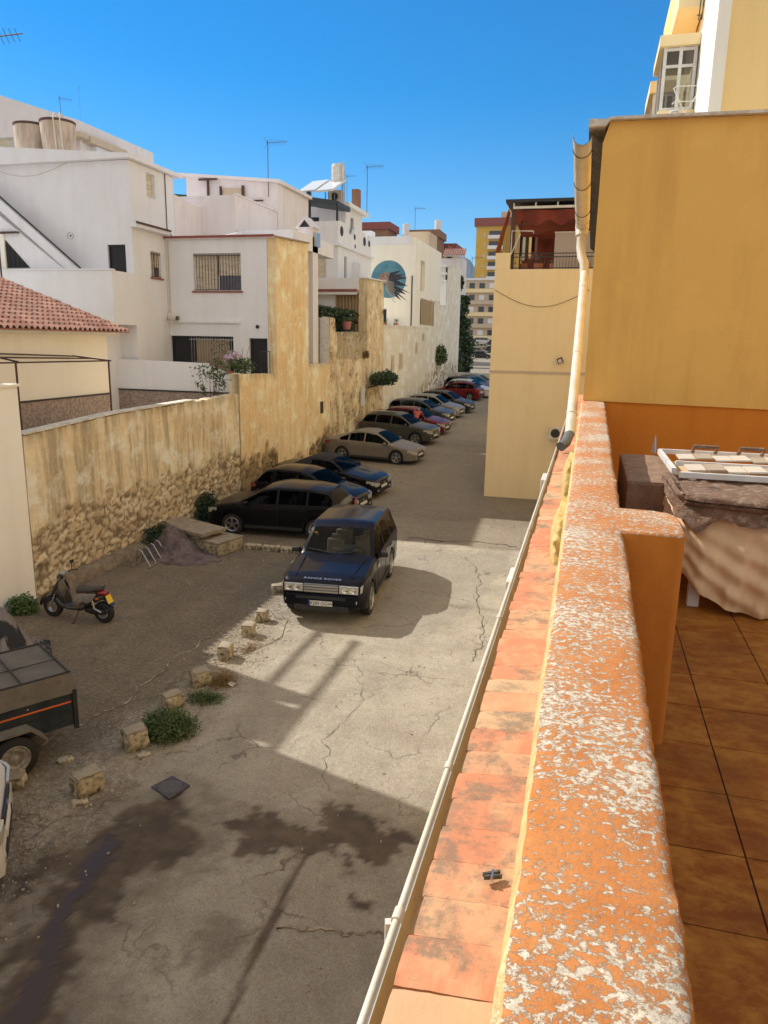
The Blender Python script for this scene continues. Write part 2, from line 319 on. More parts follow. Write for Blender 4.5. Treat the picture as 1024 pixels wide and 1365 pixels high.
def ribbon(name, pts, w, mat, h=.012, sub=14):
    mb = MB(); P = []
    for i in range(len(pts)-1):
        for k in range(sub):
            t = k/sub; x = pts[i][0]*(1-t)+pts[i+1][0]*t; y = pts[i][1]*(1-t)+pts[i+1][1]*t
            P.append((x+fb(x, y, 3, 3)*.10, y+fb(x, y, 7, 3)*.10))
    L, Rr = [], []
    for i, (x, y) in enumerate(P):
        a = P[max(i-1, 0)]; b = P[min(i+1, len(P)-1)]; d = Vector((b[0]-a[0], b[1]-a[1])).normalized()
        ww = w*(.35+abs(fb(x, y, 5, 6))*1.3)*.5
        L.append((x-d.y*ww, y+d.x*ww, gz(y)+h)); Rr.append((x+d.y*ww, y-d.x*ww, gz(y)+h))
    n = len(P); mb.add(L+Rr, [(i, i+1, n+i+1, n+i) for i in range(n-1)])
    o = mb.build(name, mat, norm=False); tag(o, kind='structure')
ribbon('pavement_crack', [(-2.68, 6.14), (-2.25, 6.21), (-1.94, 6.27), (-1.62, 6.31), (-.6, 6.2)], .05, m_crackl)
ribbon('pavement_crack', [(-7.13, 13.25), (-7.19, 12.48), (-7.22, 11.9), (-7.18, 11.04), (-7.25, 10.55), (-7.11, 10.0), (-7.23, 9.56), (-7.34, 9.14), (-7.6, 8.3)], .045, m_crackl)
ribbon('pavement_crack', [(-3.02, 20.3), (-2.66, 19.65), (-2.32, 18.38), (-2.18, 16.92), (-1.8, 15.27), (-1.7, 14.03), (-1.81, 13.25)], .018, m_crack)
ribbon('pavement_crack', [(-6.0, 14.3), (-5.7, 13.2), (-6.1, 12.3)], .02, m_crack)
ribbon('pavement_crack', [(-1.3, 12.5), (-2.6, 12.4), (-3.6, 12.8), (-4.6, 12.6)], .008, m_crack)
ribbon('pavement_crack', [(-3.9, 12.8), (-3.3, 11.2), (-3.5, 9.8), (-3.0, 8.4)], .009, m_crack)
ribbon('pavement_crack', [(-5.0, 21.8), (-3.9, 21.6), (-2.9, 21.9), (-1.6, 21.7)], .05, m_crack)
ribbon('pavement_crack', [(-8.9, 18.9), (-8.0, 17.9), (-7.2, 17.6)], .03, m_crackl)
ribbon('pavement_crack', [(-9.8, 16.2), (-8.8, 15.6), (-7.9, 15.9)], .03, m_crackl)
# mountain
def mountain():
    mb = MB(); pts = []
    def f(u, v):
        x = -1500+u*1900; y = 4000+v*1800; base = math.exp(-((x+800)/300)**2)*470+math.exp(-((x+1200)/300)**2)*330+math.exp(-((x-100)/400)**2)*260
        return (x, y, 5+base*math.sin(PI*min(1, v*1.0+.02))*(.94+.10*fb(x, y, 0, .003)))
    mb.grid(f, 70, 24); o = mb.build('mountain', M('mountain_scrub', (.10, .11, .09), .95, (.18, .16, .12), .01), norm=False, smooth=60); tag(o, kind='structure')
mountain()

# ================================================================ MASONRY WALLS on the lane side (face +X)
def masonry_mat(name, plas, stain, streak, stone1, stone2, mortar, sk=.5):
    m, t, b = nt(name); b.inputs['Roughness'].default_value = .95; b.inputs['Specular IOR Level'].default_value = .15
    p = mix(t, ramp(t, noi(t, .7, 8, .62), .36, .66), plas, stain)
    p = mix(t, ramp(t, noi(t, 3.6, 8, .65, (1, 1, .10)), .46, .62, 0, min(1, sk*1.25)), p, streak)
    p = mix(t, ramp(t, noi(t, 5, 10, .75), .56, .74, 0, .65), p, tuple(v*.5 for v in stain))
    p = mix(t, ramp(t, noi(t, 1.0, 9, .7), .5, .62, 0, .75), p, tuple(min(1, v*(1.22+.16*i)) for i, v in enumerate(plas)))
    p = mix(t, ramp(t, noi(t, 16, 8, .7), .58, .72, 0, .5), p, streak)
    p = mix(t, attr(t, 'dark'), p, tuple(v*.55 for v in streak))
    s = mix(t, attr(t, 'tone'), stone1, stone2)
    s = mix(t, ramp(t, noi(t, 9, 8, .7), .45, .7, 0, .6), s, tuple(v*.6 for v in stone2))
    s = mix(t, attr(t, 'gap'), s, mortar)
    c = mix(t, attr(t, 'mask'), p, s); t.links.new(c, b.inputs['Base Color'])
    bump(t, b, mth(t, 'ADD', noi(t, 40, 8, .7), mth(t, 'MULTIPLY', noi(t, 7, 8, .65), 2)), .7, .03); return m
def masonry(name, x, th, top, y0, y1, zb, mat, maskf, label=None, cat='wall', step=.055, cell=(2.7, 5.0), parent=None, disp=.05, holes=(), darkf=None):
    """top = [(y,z)..] polyline; front face dense grid displaced as stones where maskf(y,z)>0"""
    mb = MB(); ny = max(2, int((y1-y0)/step)); 
    def tz(y):
        for a, b in zip(top, top[1:]):
            if a[0] <= y <= b[0]: return a[1]+(b[1]-a[1])*(y-a[0])/max(1e-6, b[0]-a[0])
        return top[0][1] if y < top[0][0] else top[-1][1]
    ztm = max(p[1] for p in top); nz = max(2, int((ztm-zb)/step)); mask, tone, gap, dark = [], [], [], []
    for j in range(nz+1):
        for i in range(ny+1):
            y = y0+(y1-y0)*i/ny; zt = tz(y)+.03*fb(y, x, 2, 2.5); z = zb+(zt-zb)*j/nz
            k = maskf(y, z); k = max(0, min(1, k+1.5*fb(y, z, x, 1.5)))if -1 < k < 2 else max(0, min(1, k))
            ds, ps = noise.voronoi(Vector((y*cell[0]+.42*fb(y, z, 1, 2.6), z*cell[1]+.42*fb(y, z, 5, 2.6), x)))
            e = ds[1]-ds[0]; g = 1-max(0, min(1, (e-.035)/.13)); q = ps[0]
            tn = (math.sin(q[0]*91.7+q[1]*47.3)*.5+.5); rr_ = (math.sin(q[0]*37.7+q[1]*71.3)*.5+.5)
            d = k*(disp*(1-g)*(.45+.55*rr_)-disp*.9)+(1-k)*(.02*fb(y, z, 3, 1.2))
            if j == nz: d = min(d, 0)
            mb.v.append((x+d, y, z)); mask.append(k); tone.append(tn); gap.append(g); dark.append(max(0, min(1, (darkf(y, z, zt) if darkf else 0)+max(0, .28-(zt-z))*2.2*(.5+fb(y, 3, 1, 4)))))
    n1 = ny+1
    for j in range(nz):
        for i in range(ny): mb.f.append((j*n1+i, j*n1+i+1, (j+1)*n1+i+1, (j+1)*n1+i))
    mb.mi = [0]*len(mb.f); nf = len(mb.v)
    # top, ends, back
    b0 = len(mb.v)
    for i in range(n1): v = mb.v[nz*n1+i]; mb.v.append((x-th, v[1], v[2]+.01))
    for i in range(ny): mb.f.append((nz*n1+i, nz*n1+i+1, b0+i+1, b0+i)); mb.mi.append(0)
    c0 = len(mb.v)
    for i in range(n1): v = mb.v[i]; mb.v.append((x-th, v[1], v[2]))
    for i in range(ny): mb.f.append((b0+i, b0+i+1, c0+i+1, c0+i)); mb.mi.append(0)
    mb.f.append(tuple([j*n1 for j in range(nz+1)]+[b0, c0])); mb.f.append(tuple([j*n1+ny for j in range(nz, -1, -1)]+[c0+ny, b0+ny])); mb.mi += [0, 0]
    o = mb.build(name, mat, parent, norm=False)
    o.data.polygons.foreach_set('use_smooth', [len(p.vertices) == 4 for p in o.data.polygons]); o.data.set_sharp_from_angle(angle=R(60))
    ex = [0]*(len(mb.v)-nf)
    for n_, v in (('mask', mask), ('tone', tone), ('gap', gap), ('dark', dark)): vattr(o, n_, v+ex)
    if label: tag(o, label, cat)
    return o
WX = -12.1
mm_A = masonry_mat('ochre_stained_render', (.95, .82, .57), (.78, .62, .37), (.43, .36, .24), (.88, .74, .52), (.64, .50, .32), (.24, .19, .12), .65)
mm_B = masonry_mat('orange_ochre_render', (.95, .77, .48), (.86, .60, .29), (.60, .47, .29), (.50, .38, .21), (.36, .26, .13), (.16, .11, .06), .3)
mm_C = masonry_mat('rubble_ochre', (.86, .70, .45), (.74, .54, .30), (.42, .34, .23), (.80, .64, .42), (.52, .41, .26), (.16, .115, .065), .4)
mm_D = masonry_mat('pale_cream_render', (.86, .82, .70), (.80, .72, .55), (.66, .57, .42), (.50, .38, .21), (.38, .28, .15), (.2, .15, .09), .25)
wall_a = masonry('boundary_wall', WX, .3, [(13.86, 3.80), (17.2, 3.98), (24.65, 4.08)], 13.86, 24.65, 0, mm_A,
    lambda y, z: (1.68+.018*(y-13.8)**1.2+.35*fb(y, 1, 2, .5)-z)*4+.9, 'stained ochre boundary wall with bare rubble stones along its foot, behind the scooter', step=.05)
mb = MB(); mb.box(WX-.29, WX+.035, 13.87, 20.2, 4.0, 4.04); mb.v = [(x, y, z-.2+(y-13.86)*.0545 if y < 17.2 else z-.0+(y-17.2)*.0134) for x, y, z in mb.v]
mb = MB(); pr = [(13.87, 3.81), (17.2, 3.99), (21.5, 4.05)]
for (a, b) in zip(pr, pr[1:]):
    mb.add([(WX-.33, a[0], a[1]+.012), (WX+.03, a[0], a[1]+.012), (WX+.03, b[0], b[1]+.012), (WX-.33, b[0], b[1]+.012), (WX-.33, a[0], a[1]+.05), (WX+.03, a[0], a[1]+.05), (WX+.03, b[0], b[1]+.05), (WX-.33, b[0], b[1]+.05)], [(3, 2, 1, 0), (4, 5, 6, 7), (0, 1, 5, 4), (1, 2, 6, 5), (2, 3, 7, 6), (3, 0, 4, 7)])
mb.build('coping', M('sunlit_top_white', (.74, .70, .62), .9, (.5, .43, .33), 5), wall_a, norm=False)  # white strip puts the sunlit look of the wall top into colour
# footing kerb along the wall
mb = MB(); mb.grid(lambda u, v: (WX+[.0, .22, .30, .33][int(round(v*3))]+.03*fb(u*9, v, 1, 1.6), 14.6+u*6.4, [.30, .27, .14, 0][int(round(v*3))]+.03*fb(u*9, v, 5, 2.2)), 90, 3)
mb.build('footing', M('footing_concrete', (.17, .135, .095), .95, (.28, .22, .15), 6, bs=.6, bsc=14), wall_a, smooth=50)
masonry('rendered_wall', WX, .35, [(24.65, 4.78), (28.14, 4.66)], 24.652, 28.14, 0, mm_B, lambda y, z: (1.7-z)*3+.3, 'ochre rendered wall step just left of the tall orange house side, streaked at its top', step=.07, darkf=lambda y, z, zt: .9 if y < 24.78 else 0)
tall = thing('house_side_wall', (WX, 28.16, 0), 'tall flaking orange rendered house side rising above the parked dark cars', 'wall')
masonry('render', WX+.01, .35, [(28.16, 9.86), (31.7, 10.06)], 28.15, 31.7, 0, mm_B, lambda y, z: (1.0-z)*3, parent=tall, step=.085)
mb = MB(); mb.prism([(28.1, 9.87), (31.75, 10.07), (31.75, 10.13), (28.1, 9.93)], WX-.4, WX+.06, 'x'); mb.build('coping', M('old_coping', (.36, .26, .19), .9), tall)
mb = MB()   # door number 63 painted low on the wall
o = textmesh('painted_number', '83', .34, M('faded_paint', (.23, .15, .07), .9), tall, (.03, -1.95, 1.62), (PI/2, 0, PI/2), .002)
mid = masonry('low_wall', WX, .35, [(31.7, 4.92), (34.58, 4.94)], 31.71, 34.58, 0, mm_B, lambda y, z: (1.2+(y-31.7)*.35-z)*3, 'orange rendered low wall under the white panel, between the tall house side and the rubble wall', step=.085)
mb = MB(); mb.box(WX+.0, WX+.03, 33.2, 33.55, 2.65, 3.2); mb.build('vent_hole', m_dark, mid)
rub = thing('rubble_wall', (WX, 34.6, 0), 'rubble stone wall with open balcony above and a rendered pier at its far end', 'wall')
def rubm(y, z): return .35 if (z > 4.9 or z < 3.4) else -.05
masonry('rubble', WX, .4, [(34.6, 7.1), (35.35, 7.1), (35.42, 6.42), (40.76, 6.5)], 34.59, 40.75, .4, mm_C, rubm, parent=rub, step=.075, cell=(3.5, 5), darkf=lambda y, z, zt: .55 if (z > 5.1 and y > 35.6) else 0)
masonry('pier', WX+.01, .5, [(40.76, 9.36), (44.2, 9.46)], 40.76, 44.2, .4, mm_C, lambda y, z: .4 if z < 3.6 else -.2, parent=rub, step=.1, cell=(3.5, 5))
mb = MB(); mb.prism([(40.7, 9.37), (44.25, 9.47), (44.25, 9.53), (40.7, 9.43)], WX-.5, WX+.06, 'x'); mb.build('coping', m_white, rub)
mb = MB(); mb.box(WX+.02, WX+.1, 39.6, 40.2, 2.5, 3.6); mb.build('white_box', m_white_paint, rub)

# ================================================================ BUILDINGS
def fac(mb, face, a0, a1, z0, z1, pl, holes=(), dep=.16, mi=0):
    """wall face with real recessed openings. face: 'f' (faces -Y, at y=pl, a=x), 'r' (faces +X, at x=pl, a=y), 'l' (faces -X)"""
    xs = sorted({a0, a1, *[h[0] for h in holes], *[h[1] for h in holes]}); zs = sorted({z0, z1, *[h[2] for h in holes], *[h[3] for h in holes]})
    def P(a, z, d=0): return (a, pl+d, z) if face == 'f' else ((pl-d, a, z) if face == 'r' else (pl+d, a, z))
    for i in range(len(xs)-1):
        for j in range(len(zs)-1):
            cx, cz = (xs[i]+xs[i+1])/2, (zs[j]+zs[j+1])/2
            if any(h[0] < cx < h[1] and h[2] < cz < h[3] for h in holes): continue
            mb.add([P(xs[i], zs[j]), P(xs[i+1], zs[j]), P(xs[i+1], zs[j+1]), P(xs[i], zs[j+1])], [(0, 1, 2, 3)], mi)
    for h in holes:
        a, b, c, d = h[:4]; q = [(a, c), (b, c), (b, d), (a, d)]
        for k in range(4):
            p, r = q[k], q[(k+1) % 4]; mb.add([P(*p), P(*r), P(*r, dep), P(*p, dep)], [(0, 1, 2, 3)], mi)
def block(mb, x0, x1, y0, y1, z0, z1, hf=(), hr=(), hl=None, dep=.16, top=True, mi=0):
    fac(mb, 'f', x0, x1, z0, z1, y0, hf, dep, mi); fac(mb, 'r', y0, y1, z0, z1, x1, hr, dep, mi)
    fac(mb, 'l', y0, y1, z0, z1, x0, hl or (), dep, mi)
    mb.add([(x0, y1, z0), (x1, y1, z0), (x1, y1, z1), (x0, y1, z1)], [(0, 1, 2, 3)], mi)
    if top: mb.add([(x0, y0, z1), (x1, y0, z1), (x1, y1, z1), (x0, y1, z1)], [(0, 1, 2, 3)], mi)
def bxo(root, name, x0, x1, y0, y1, z0, z1, mat, bev=0, label=None):
    mb = MB(); mb.box(x0, x1, y0, y1, z0, z1); return mb.build(name, mat, root, bev=bev, label=label)
def window(root, face, a0, a1, z0, z1, pl, kind='glass', dep=.15, frame=m_white_paint, sill=True, name='window'):
    """frame (part) > pane / shutter / grille (sub-parts) inside an opening"""
    def bx(mb, a, b, c, d, e0, e1):
        if face == 'f': mb.box(a, b, pl+e0, pl+e1, c, d)
        elif face == 'r': mb.box(pl-e1, pl-e0, a, b, c, d)
        else: mb.box(pl+e0, pl+e1, a, b, c, d)
    t = min(.06, (a1-a0)*.09); mb = MB(); e = .004
    bx(mb, a0+e, a0+t, z0+e, z1-e, dep-.07, dep); bx(mb, a1-t, a1-e, z0+e, z1-e, dep-.07, dep)
    bx(mb, a0+t, a1-t, z0+e, z0+t, dep-.07, dep); bx(mb, a0+t, a1-t, z1-t, z1-e, dep-.07, dep)
    if kind in ('glass', 'half'): bx(mb, (a0+a1)/2-t/2, (a0+a1)/2+t/2, z0+t, z1-t, dep-.06, dep)
    w = mb.build(name, frame, root)
    mb = MB(); bx(mb, a0+t*.5, a1-t*.5, z0+t*.5, z1-t*.5, dep-.03, dep-.01)
    if kind == 'shutter': mb.build('roller_shutter', m_wood, w)
    else: mb.build('pane', m_dark if kind == 'void' else m_pane, w)
    if kind == 'half':
        mb = MB(); bx(mb, a0+t, (a0+a1)/2, z0+t, z1-t, dep-.06, dep-.035); bx(mb, (a0+a1)/2+.002, a1-t, z0+(z1-z0)*.42, z1-t, dep-.06, dep-.035); mb.build('roller_shutter', m_wood, w)
    if kind in ('half', 'grille'):
        mb = MB(); n = max(3, int((a1-a0)/.13))
        for i in range(1, n): a = a0+(a1-a0)*i/n; bx(mb, a-.009, a+.009, z0+.03, z1-.03, .02, .038)
        for z in (z0+.05, z1-.08): bx(mb, a0+.01, a1-.01, z-.012, z+.012, .015, .043)
        mb.build('grille', m_black if kind == 'grille' else m_rust, w)
    if sill:
        mb = MB(); bx(mb, a0-.07, a1+.07, z0-.06, z0-.003, -.06, dep-.08); mb.build('sill', m_redtrim, root if 0 else w)
    return w
def antenna(name, x, y, z, h, label, rz=0, s=1.0, arm=0):
    a = thing(name, (x, y, z), label, 'antenna'); mb = MB(); mb.tube([(x, y, z), (x, y, z+h)], .018*s, 6); mb.build('mast', m_rust, a)
    c, sn = math.cos(rz), math.sin(rz); L = .95*s; zt = z+h-.1; mb = MB(); mb.tube([(x-.1*c, y-.1*sn, zt), (x+L*c, y+L*sn, zt+.06)], .012*s, 5)
    for k in range(7):
        t = .1+k*.13; px, py = x+t*L*c, y+t*L*sn; l = .26*s*(1-.05*k); mb.tube([(px+sn*l*.4, py-c*l*.4, zt+.03+l*.5), (px-sn*l*.4, py+c*l*.4, zt+.03-l*.5)], .007*s, 4)
    for sg in (1, -1): mb.tube([(x, y, zt), (x-.2*s*c, y-.2*s*sn, zt+sg*.28*s)], .008*s, 4)
    mb.build('aerial', m_rust, a); return a

# --- near left white building (edge of frame) with roof masses that throw the near shadow
b = thing('white_building', (-16, 6, 0), 'white rendered building at the left frame edge beside the boundary wall', 'building')
mb = MB(); block(mb, -24, WX, -12, 13.82, 0, 4.9); mb.build('wall', plaster('pale_limewash', (.95, .93, .86), (.84, .79, .68), .35), b)
bxo(b, 'coping', -24.05, WX+.05, -12, 13.86, 4.9, 4.96, m_cream, .01)
mb = MB(); block(mb, -24, -12.12, -12, 11.76, 4.96, 13.2); block(mb, -24, -13.1, 13.5, 13.82, 4.96, 8.1); block(mb, -24, -13.1, 12.25, 13.32, 4.96, 8.2); mb.build('upper_floor', m_white, b)
mb = MB(); mb.box(-17.3, -17.2, 12.4, 18.1, 11.0, 11.1); mb.box(-16.4, -16.28, 12.4, 17.4, 11.0, 11.1)
for x in (-17.25, -16.34): mb.box(x-.04, x+.04, 12.4, 12.5, 4.96, 11.05); mb.box(x-.04, x+.04, 12.4, 13.5, 11.0, 11.09)
mb.build('shadow_beams', m_rust, b)  # unseen beams added to cast two stripe shadows on the street

# --- tiled-roof house behind the boundary wall
b = thing('tiled_house', (-16, 17, 2.9), 'cream house with a low red clay tile roof behind the boundary wall', 'house')
def rot_f(p): return p
mb = MB(); block(mb, -24, -14.2, 12.0, 20.1, 0, 6.05); mb.build('wall', m_cream, b)
bxo(b, 'tiled_dado', -14.198, -14.17, 12.1, 20.1, 2.9, 4.28, m_tiledado); bxo(b, 'dado_trim', -14.198, -14.155, 12.1, 20.1, 4.283, 4.33, m_black)
bxo(b, 'cornice', -24, -14.02, 11.9, 20.45, 6.05, 6.13, m_white, .01)
def tile_roof(root, ox, oy0, oy1, oz, run, slope, mats, per=.21, course=.34, name='roof'):
    mb = MB(); ny = int((oy1-oy0)/per*6); nr = int(run/course); tn = []
    for k in range(nr):
        def f(u, v):
            y = oy0+u*(oy1-oy0); s = (k+v*1.12)*course
            return (ox-s, y, oz+s*slope+.045*math.cos(y/per*2*PI)+(1-v)*.035)
        n0 = len(mb.f); mb.grid(f, ny, 2)
        for i in range(len(mb.f)-n0):
            c = int((i % ny)/6+.5); tn.append((math.sin(k*12.9+c*78.2)*43758.5) % 1)
    o = mb.build(name, mats, root, norm=False); facattr(o, 'tone', tn); o.data.polygons.foreach_set('use_smooth', [True]*len(o.data.polygons)); return o
m, t, bb = nt('clay_barrel_tile'); c = mix(t, attr(t, 'tone'), (.33, .13, .085), (.50, .27, .19)); c = mix(t, ramp(t, noi(t, 5, 8, .7), .48, .66, 0, .8), c, (.24, .15, .11)); c = mix(t, ramp(t, noi(t, 1.1, 4, .5), .5, .7, 0, .5), c, (.20, .13, .10)); t.links.new(c, bb.inputs['Base Color']); bb.inputs['Roughness'].default_value = .9; m_clay = m
tile_roof(b, -13.72, 11.8, 20.62, 6.17, 6.0, .345, m_clay)
mb = MB()   # dark soffit ends below the eave tiles
n = 42
mb.box(-13.80, -13.74, 11.85, 20.6, 6.132, 6.165)
mb.build('eave_fascia', m_clay, b)
mb = MB(); mb.prism([(-13.8, 6.13), (-19.8, 8.2), (-19.8, 6.1), (-14.2, 6.1)], 12.05, 20.45, 'y'); mb.build('gable', m_cream, b)
# yard with pergola frame
bxo(None, 'yard_floor', -24, WX-.36, 14, 25.5, 2.2, 2.9, m_beige); bpy.context.scene.collection.objects['yard_floor']['kind'] = 'structure'
p = thing('pergola_frame', (-13, 16.5, 2.9), 'rusty tube pergola frame in the yard between the tiled house and the boundary wall', 'pergola')
for pts in ([(-12.95, 14.0, 5.38), (-12.95, 18.4, 5.35)], [(-13.5, 14.0, 5.5), (-13.5, 18.4, 5.4)], [(-14.1, 14.0, 5.6), (-14.1, 18.4, 5.45)], [(-12.9, 18.4, 5.35), (-14.15, 18.4, 5.46)], [(-12.9, 14.85, 5.39), (-14.15, 14.85, 5.6)]):
    mb = MB(); mb.tube(pts, .022, 6); mb.build('beam', m_rust, p)
for y in (14.85, 18.4): mb = MB(); mb.tube([(-12.98, y, 2.9), (-12.98, y, 5.38)], .025, 6); mb.build('post', m_rust, p)
mb = MB(); mb.grid(lambda u, v: (-13.1-.5*u, 13.6+1.0*v, 5.12-.25*(1-u)+.03*math.sin(v*30)), 8, 20); tag(mb.build('folded_awning', M('green_canvas', (.045, .06, .035), .9, (.08, .09, .06), 6), None, smooth=60), 'folded dark green awning at the near end of the pergola frame', 'awning')

# --- white stair house (D) with rooftop tanks
b = thing('stair_house', (-20, 28, 2.9), 'tall white house with an outside staircase and dark doorway, two tanks on its roof', 'house')
XD = -16.88
mb = MB(); block(mb, -30, XD, 25.85, 28.95, 2.2, 12.34, hf=[(-17.97, -17.19, 8.0, 9.4)], hr=[(26.99, 27.58, 11.25, 12.15), (27.02, 27.78, 8.32, 9.3)])
mb.v = [(x, y, z+(.013*(XD-x)*5 if z > 12.5 else 0)*.4) for x, y, z in mb.v]
mb.build('wall', m_white, b)
window(b, 'f', -17.97, -17.19, 8.0, 9.4, 25.85, 'void', name='doorway', sill=False, frame=m_black); window(b, 'r', 26.99, 27.58, 11.25, 12.15, XD, 'shutter', sill=False); window(b, 'r', 27.02, 27.78, 8.32, 9.3, XD, 'half')
mb = MB(); mb.prism([(-30.2, 12.3), (XD+.22, 12.36), (XD+.22, 12.5), (-30.2, 13.6)], 25.6, 29.3, 'y'); mb.build('roof_slab', m_white, b)
bxo(b, 'floor_ledge', XD+.001, XD+.28, 25.75, 28.1, 10.0, 10.16, m_white, .02)
bxo(b, 'gutter_line', XD+.282, XD+.33, 25.72, 28.12, 10.13, 10.2, m_rust)
mb = MB(); block(mb, -30, XD-.002, 24.45, 25.848, 6.45, 8.35); mb.build('balcony_wall', m_white, b)
bxo(b, 'balcony_coping', -30, XD+.04, 24.4, 24.62, 8.352, 8.4, m_white, .01)
mb = MB(); block(mb, -30, -17.6, 24.6, 25.84, 2.2, 6.44); mb.build('porch', m_white, b)
mb = MB(); mb.prism([(-25.5, 8.4), (-25.5, 13.3), (-22.75, 10.95), (-19.3, 8.42)], 24.95, 25.08, 'y'); mb.build('stair_wall', m_white, b)
mb = MB(); mb.prism([(-25.6, 13.4), (-25.6, 13.75), (-22.27, 11.2), (-18.73, 8.43), (-19.29, 8.43)], 25.1, 25.25, 'y'); mb.build('stair_parapet', m_white, b)
mb = MB(); mb.tube([(-22.2, 25.15, 11.24), (-18.7, 25.15, 8.5)], .035, 6); mb.build('handrail', m_black, b)
w = MB(); w.prism([(-21.75, 8.5), (-21.75, 9.5), (-20.75, 8.5)], 24.92, 24.948, 'y'); w = w.build('window', m_dark, b)
mb = MB()
for k in range(5): mb.box(-21.75, -20.8-.2*(k), 24.9, 24.918, 8.56+k*.19, 8.58+k*.19)
for k in range(4): mb.box(-21.6+k*.2, -21.58+k*.2, 24.9, 24.917, 8.5, 9.35-k*.2)
mb.build('grille', m_black, w)
bxo(b, 'window_reveal', -21.93, -21.76, 24.85, 24.947, 8.45, 9.72, m_cream); bxo(b, 'window_hood', -21.95, -21.1, 24.8, 24.947, 9.74, 9.8, m_rust)
mb = MB(); mb.lathe([(.13, 0), (.13, .03), (.08, .03), (.001, .01)], (-19.55, 25.83, 9.75), 'y', 16); mb.build('vent', m_rust, b)
mb = MB(); mb.tube([(XD+.03, 28.3, 12.5), (XD+.03, 28.3, 10.3), (XD+.03, 28.7, 10.0)], .018, 5); mb.build('cable', m_rust, b)
mb = MB(); mb.grid(lambda u, v: (-24.5+u*6.3, 25.84-.012*math.sin(v*PI), 12.75-.1*u-(.28+.5*math.sin(u*PI))*math.sin(u*PI)+v*.02), 30, 1); mb.build('sagging_cable', m_beige, b)
for x, y, lab in ((-22.35, 27.6, 'left of the two weathered cement water tanks on the white roof'), (-20.95, 27.4, 'right of the two weathered cement water tanks, with pipes looped over its lid')):
    tk = thing('water_tank', (x, y, 12.95), lab, 'water tank', 'rooftop water tanks'); mb = MB(); mb.lathe([(.001, 0), (.58, 0), (.64, .6), (.66, 1.22), (.64, 1.27), (.001, 1.36)], (x, y, 12.93), 'z', 28)
    mb.build('body', M('weathered_cement', (.62, .52, .42), .9, (.42, .30, .22), 2, st=(2, 2, .4)), tk, smooth=35)
    mb = MB(); mb.lathe([(.665, 1.2), (.68, 1.22), (.68, 1.29), (.64, 1.3)], (x, y, 12.93), 'z', 28); mb.build('lid_rim', m_rust, tk)
    if x > -21.5:
        for k in (.3, .55): mb = MB(); mb.tube([(x+k, y-.62+k*.2, 12.95), (x+k, y-.72+k*.25, 14.2), (x+k*.9, y-.5, 14.4), (x+k*.8, y-.2, 14.3)], .025, 6); mb.build('pipe', m_pvc, tk)
    else:
        mb = MB(); mb.lathe([(.001, .1), (.1, .08), (.1, 0)], (x, y, 14.25), 'z', 10); mb.build('cap', m_rust, tk)
# --- beige block behind the tanks
b = thing('apartment_building', (-30, 44, 3), 'pale beige apartment block behind the water tanks, cut by the left frame edge', 'building')
mb = MB(); block(mb, -52, -30.6, 42, 50, 3, 18.6, hf=[(-36.6, -35.4, 16.4, 17.9), (-34.8, -33.7, 16.4, 17.9)]); mb.v = [(x, y, z+((-30.6-x)*.31 if z > 18 else 0)) for x, y, z in mb.v]; mb.build('wall', m_lilac, b)
for a in (-36.6, -34.8): window(b, 'f', a, a+1.1, 16.4, 17.9, 42, 'shutter')
bxo(b, 'balcony_slab', -33.5, -30.0, 41.2, 42.0, 17.5, 17.8, m_beige, .02); bxo(b, 'side_canopy', -30.59, -30.0, 42.2, 46, 17.4, 17.8, m_beige, .02)
bxo(b, 'lower_wing', -30.59, -30.2, 43, 47, 3, 17.38, m_white)
antenna('tv_antenna', -32.6, 43, 18.9, 1.4, 'short aerial on a mast above the roof line behind the tanks', 1.0, .8); antenna('tv_antenna', -31.2, 43, 18.6, 2.2, 'tall thin aerial mast to the right of the water tanks', 2.2, .3)
antenna('tv_antenna', -18.95, 21.4, 6.0, 9.0, 'long horizontal aerial reaching in at the top left frame corner', .05, 1.6)
tag(bxo(None, 'antenna_house', -26, -18.8, 20, 21.8, 0, 6.0, m_white), 'white block outside the left edge carrying the long aerial', 'building')

# --- white house C with grilled windows
b = thing('grilled_house', (-14, 29, 2.9), 'white two storey house with a beige half shuttered grilled window', 'house')
YC = 28.16
mb = MB(); block(mb, XD+.01, WX-.36, YC, 31.7, 2.2, 9.84, hf=[(-15.67, -13.58, 7.87, 9.31), (-17.6+.75, -13.99, 4.2, 6.1), (-13.3, -12.5, 4.2, 6.05)], dep=.22); mb.build('wall', m_white, b)
fac_ = MB(); fac_.box(XD+.2, -13.6, YC-.10, YC-.003, 6.62, 9.8) if 0 else None
bxo(b, 'lintel_band', XD+.02, -13.65, YC-.09, YC-.003, 6.62, 6.72, m_white, .01)
mb = MB(); mb.box(XD-.1, WX-.02, YC-.12, 31.8, 9.842, 9.95); mb.build('roof_coping', m_lilac, b); bxo(b, 'roof_edge', XD-.12, WX-.0, YC-.16, YC-.122, 9.88, 9.97, m_redtrim)
window(b, 'f', -15.67, -13.58, 7.87, 9.31, YC, 'half', dep=.2)
window(b, 'f', XD+.03, -13.99, 4.2, 6.1, YC, 'void', dep=.21, frame=m_black, sill=False, name='patio_door')
mb = MB()
for k in range(16): mb.box(-15.9+k*.12, -15.885+k*.12, YC+.02, YC+.04, 4.25, 6.05)
for z in (4.4, 5.95): mb.box(-16, -14.0, YC+.015, YC+.045, z, z+.03)
mb.build('door_grille', m_steel, b); bxo(b, 'curtain', -15.7, -14.2, YC+.1, YC+.12, 4.3, 6.0, m_curtain)
window(b, 'f', -13.3, -12.5, 4.2, 6.05, YC, 'void', dep=.2, frame=m_black, sill=False, name='side_door')
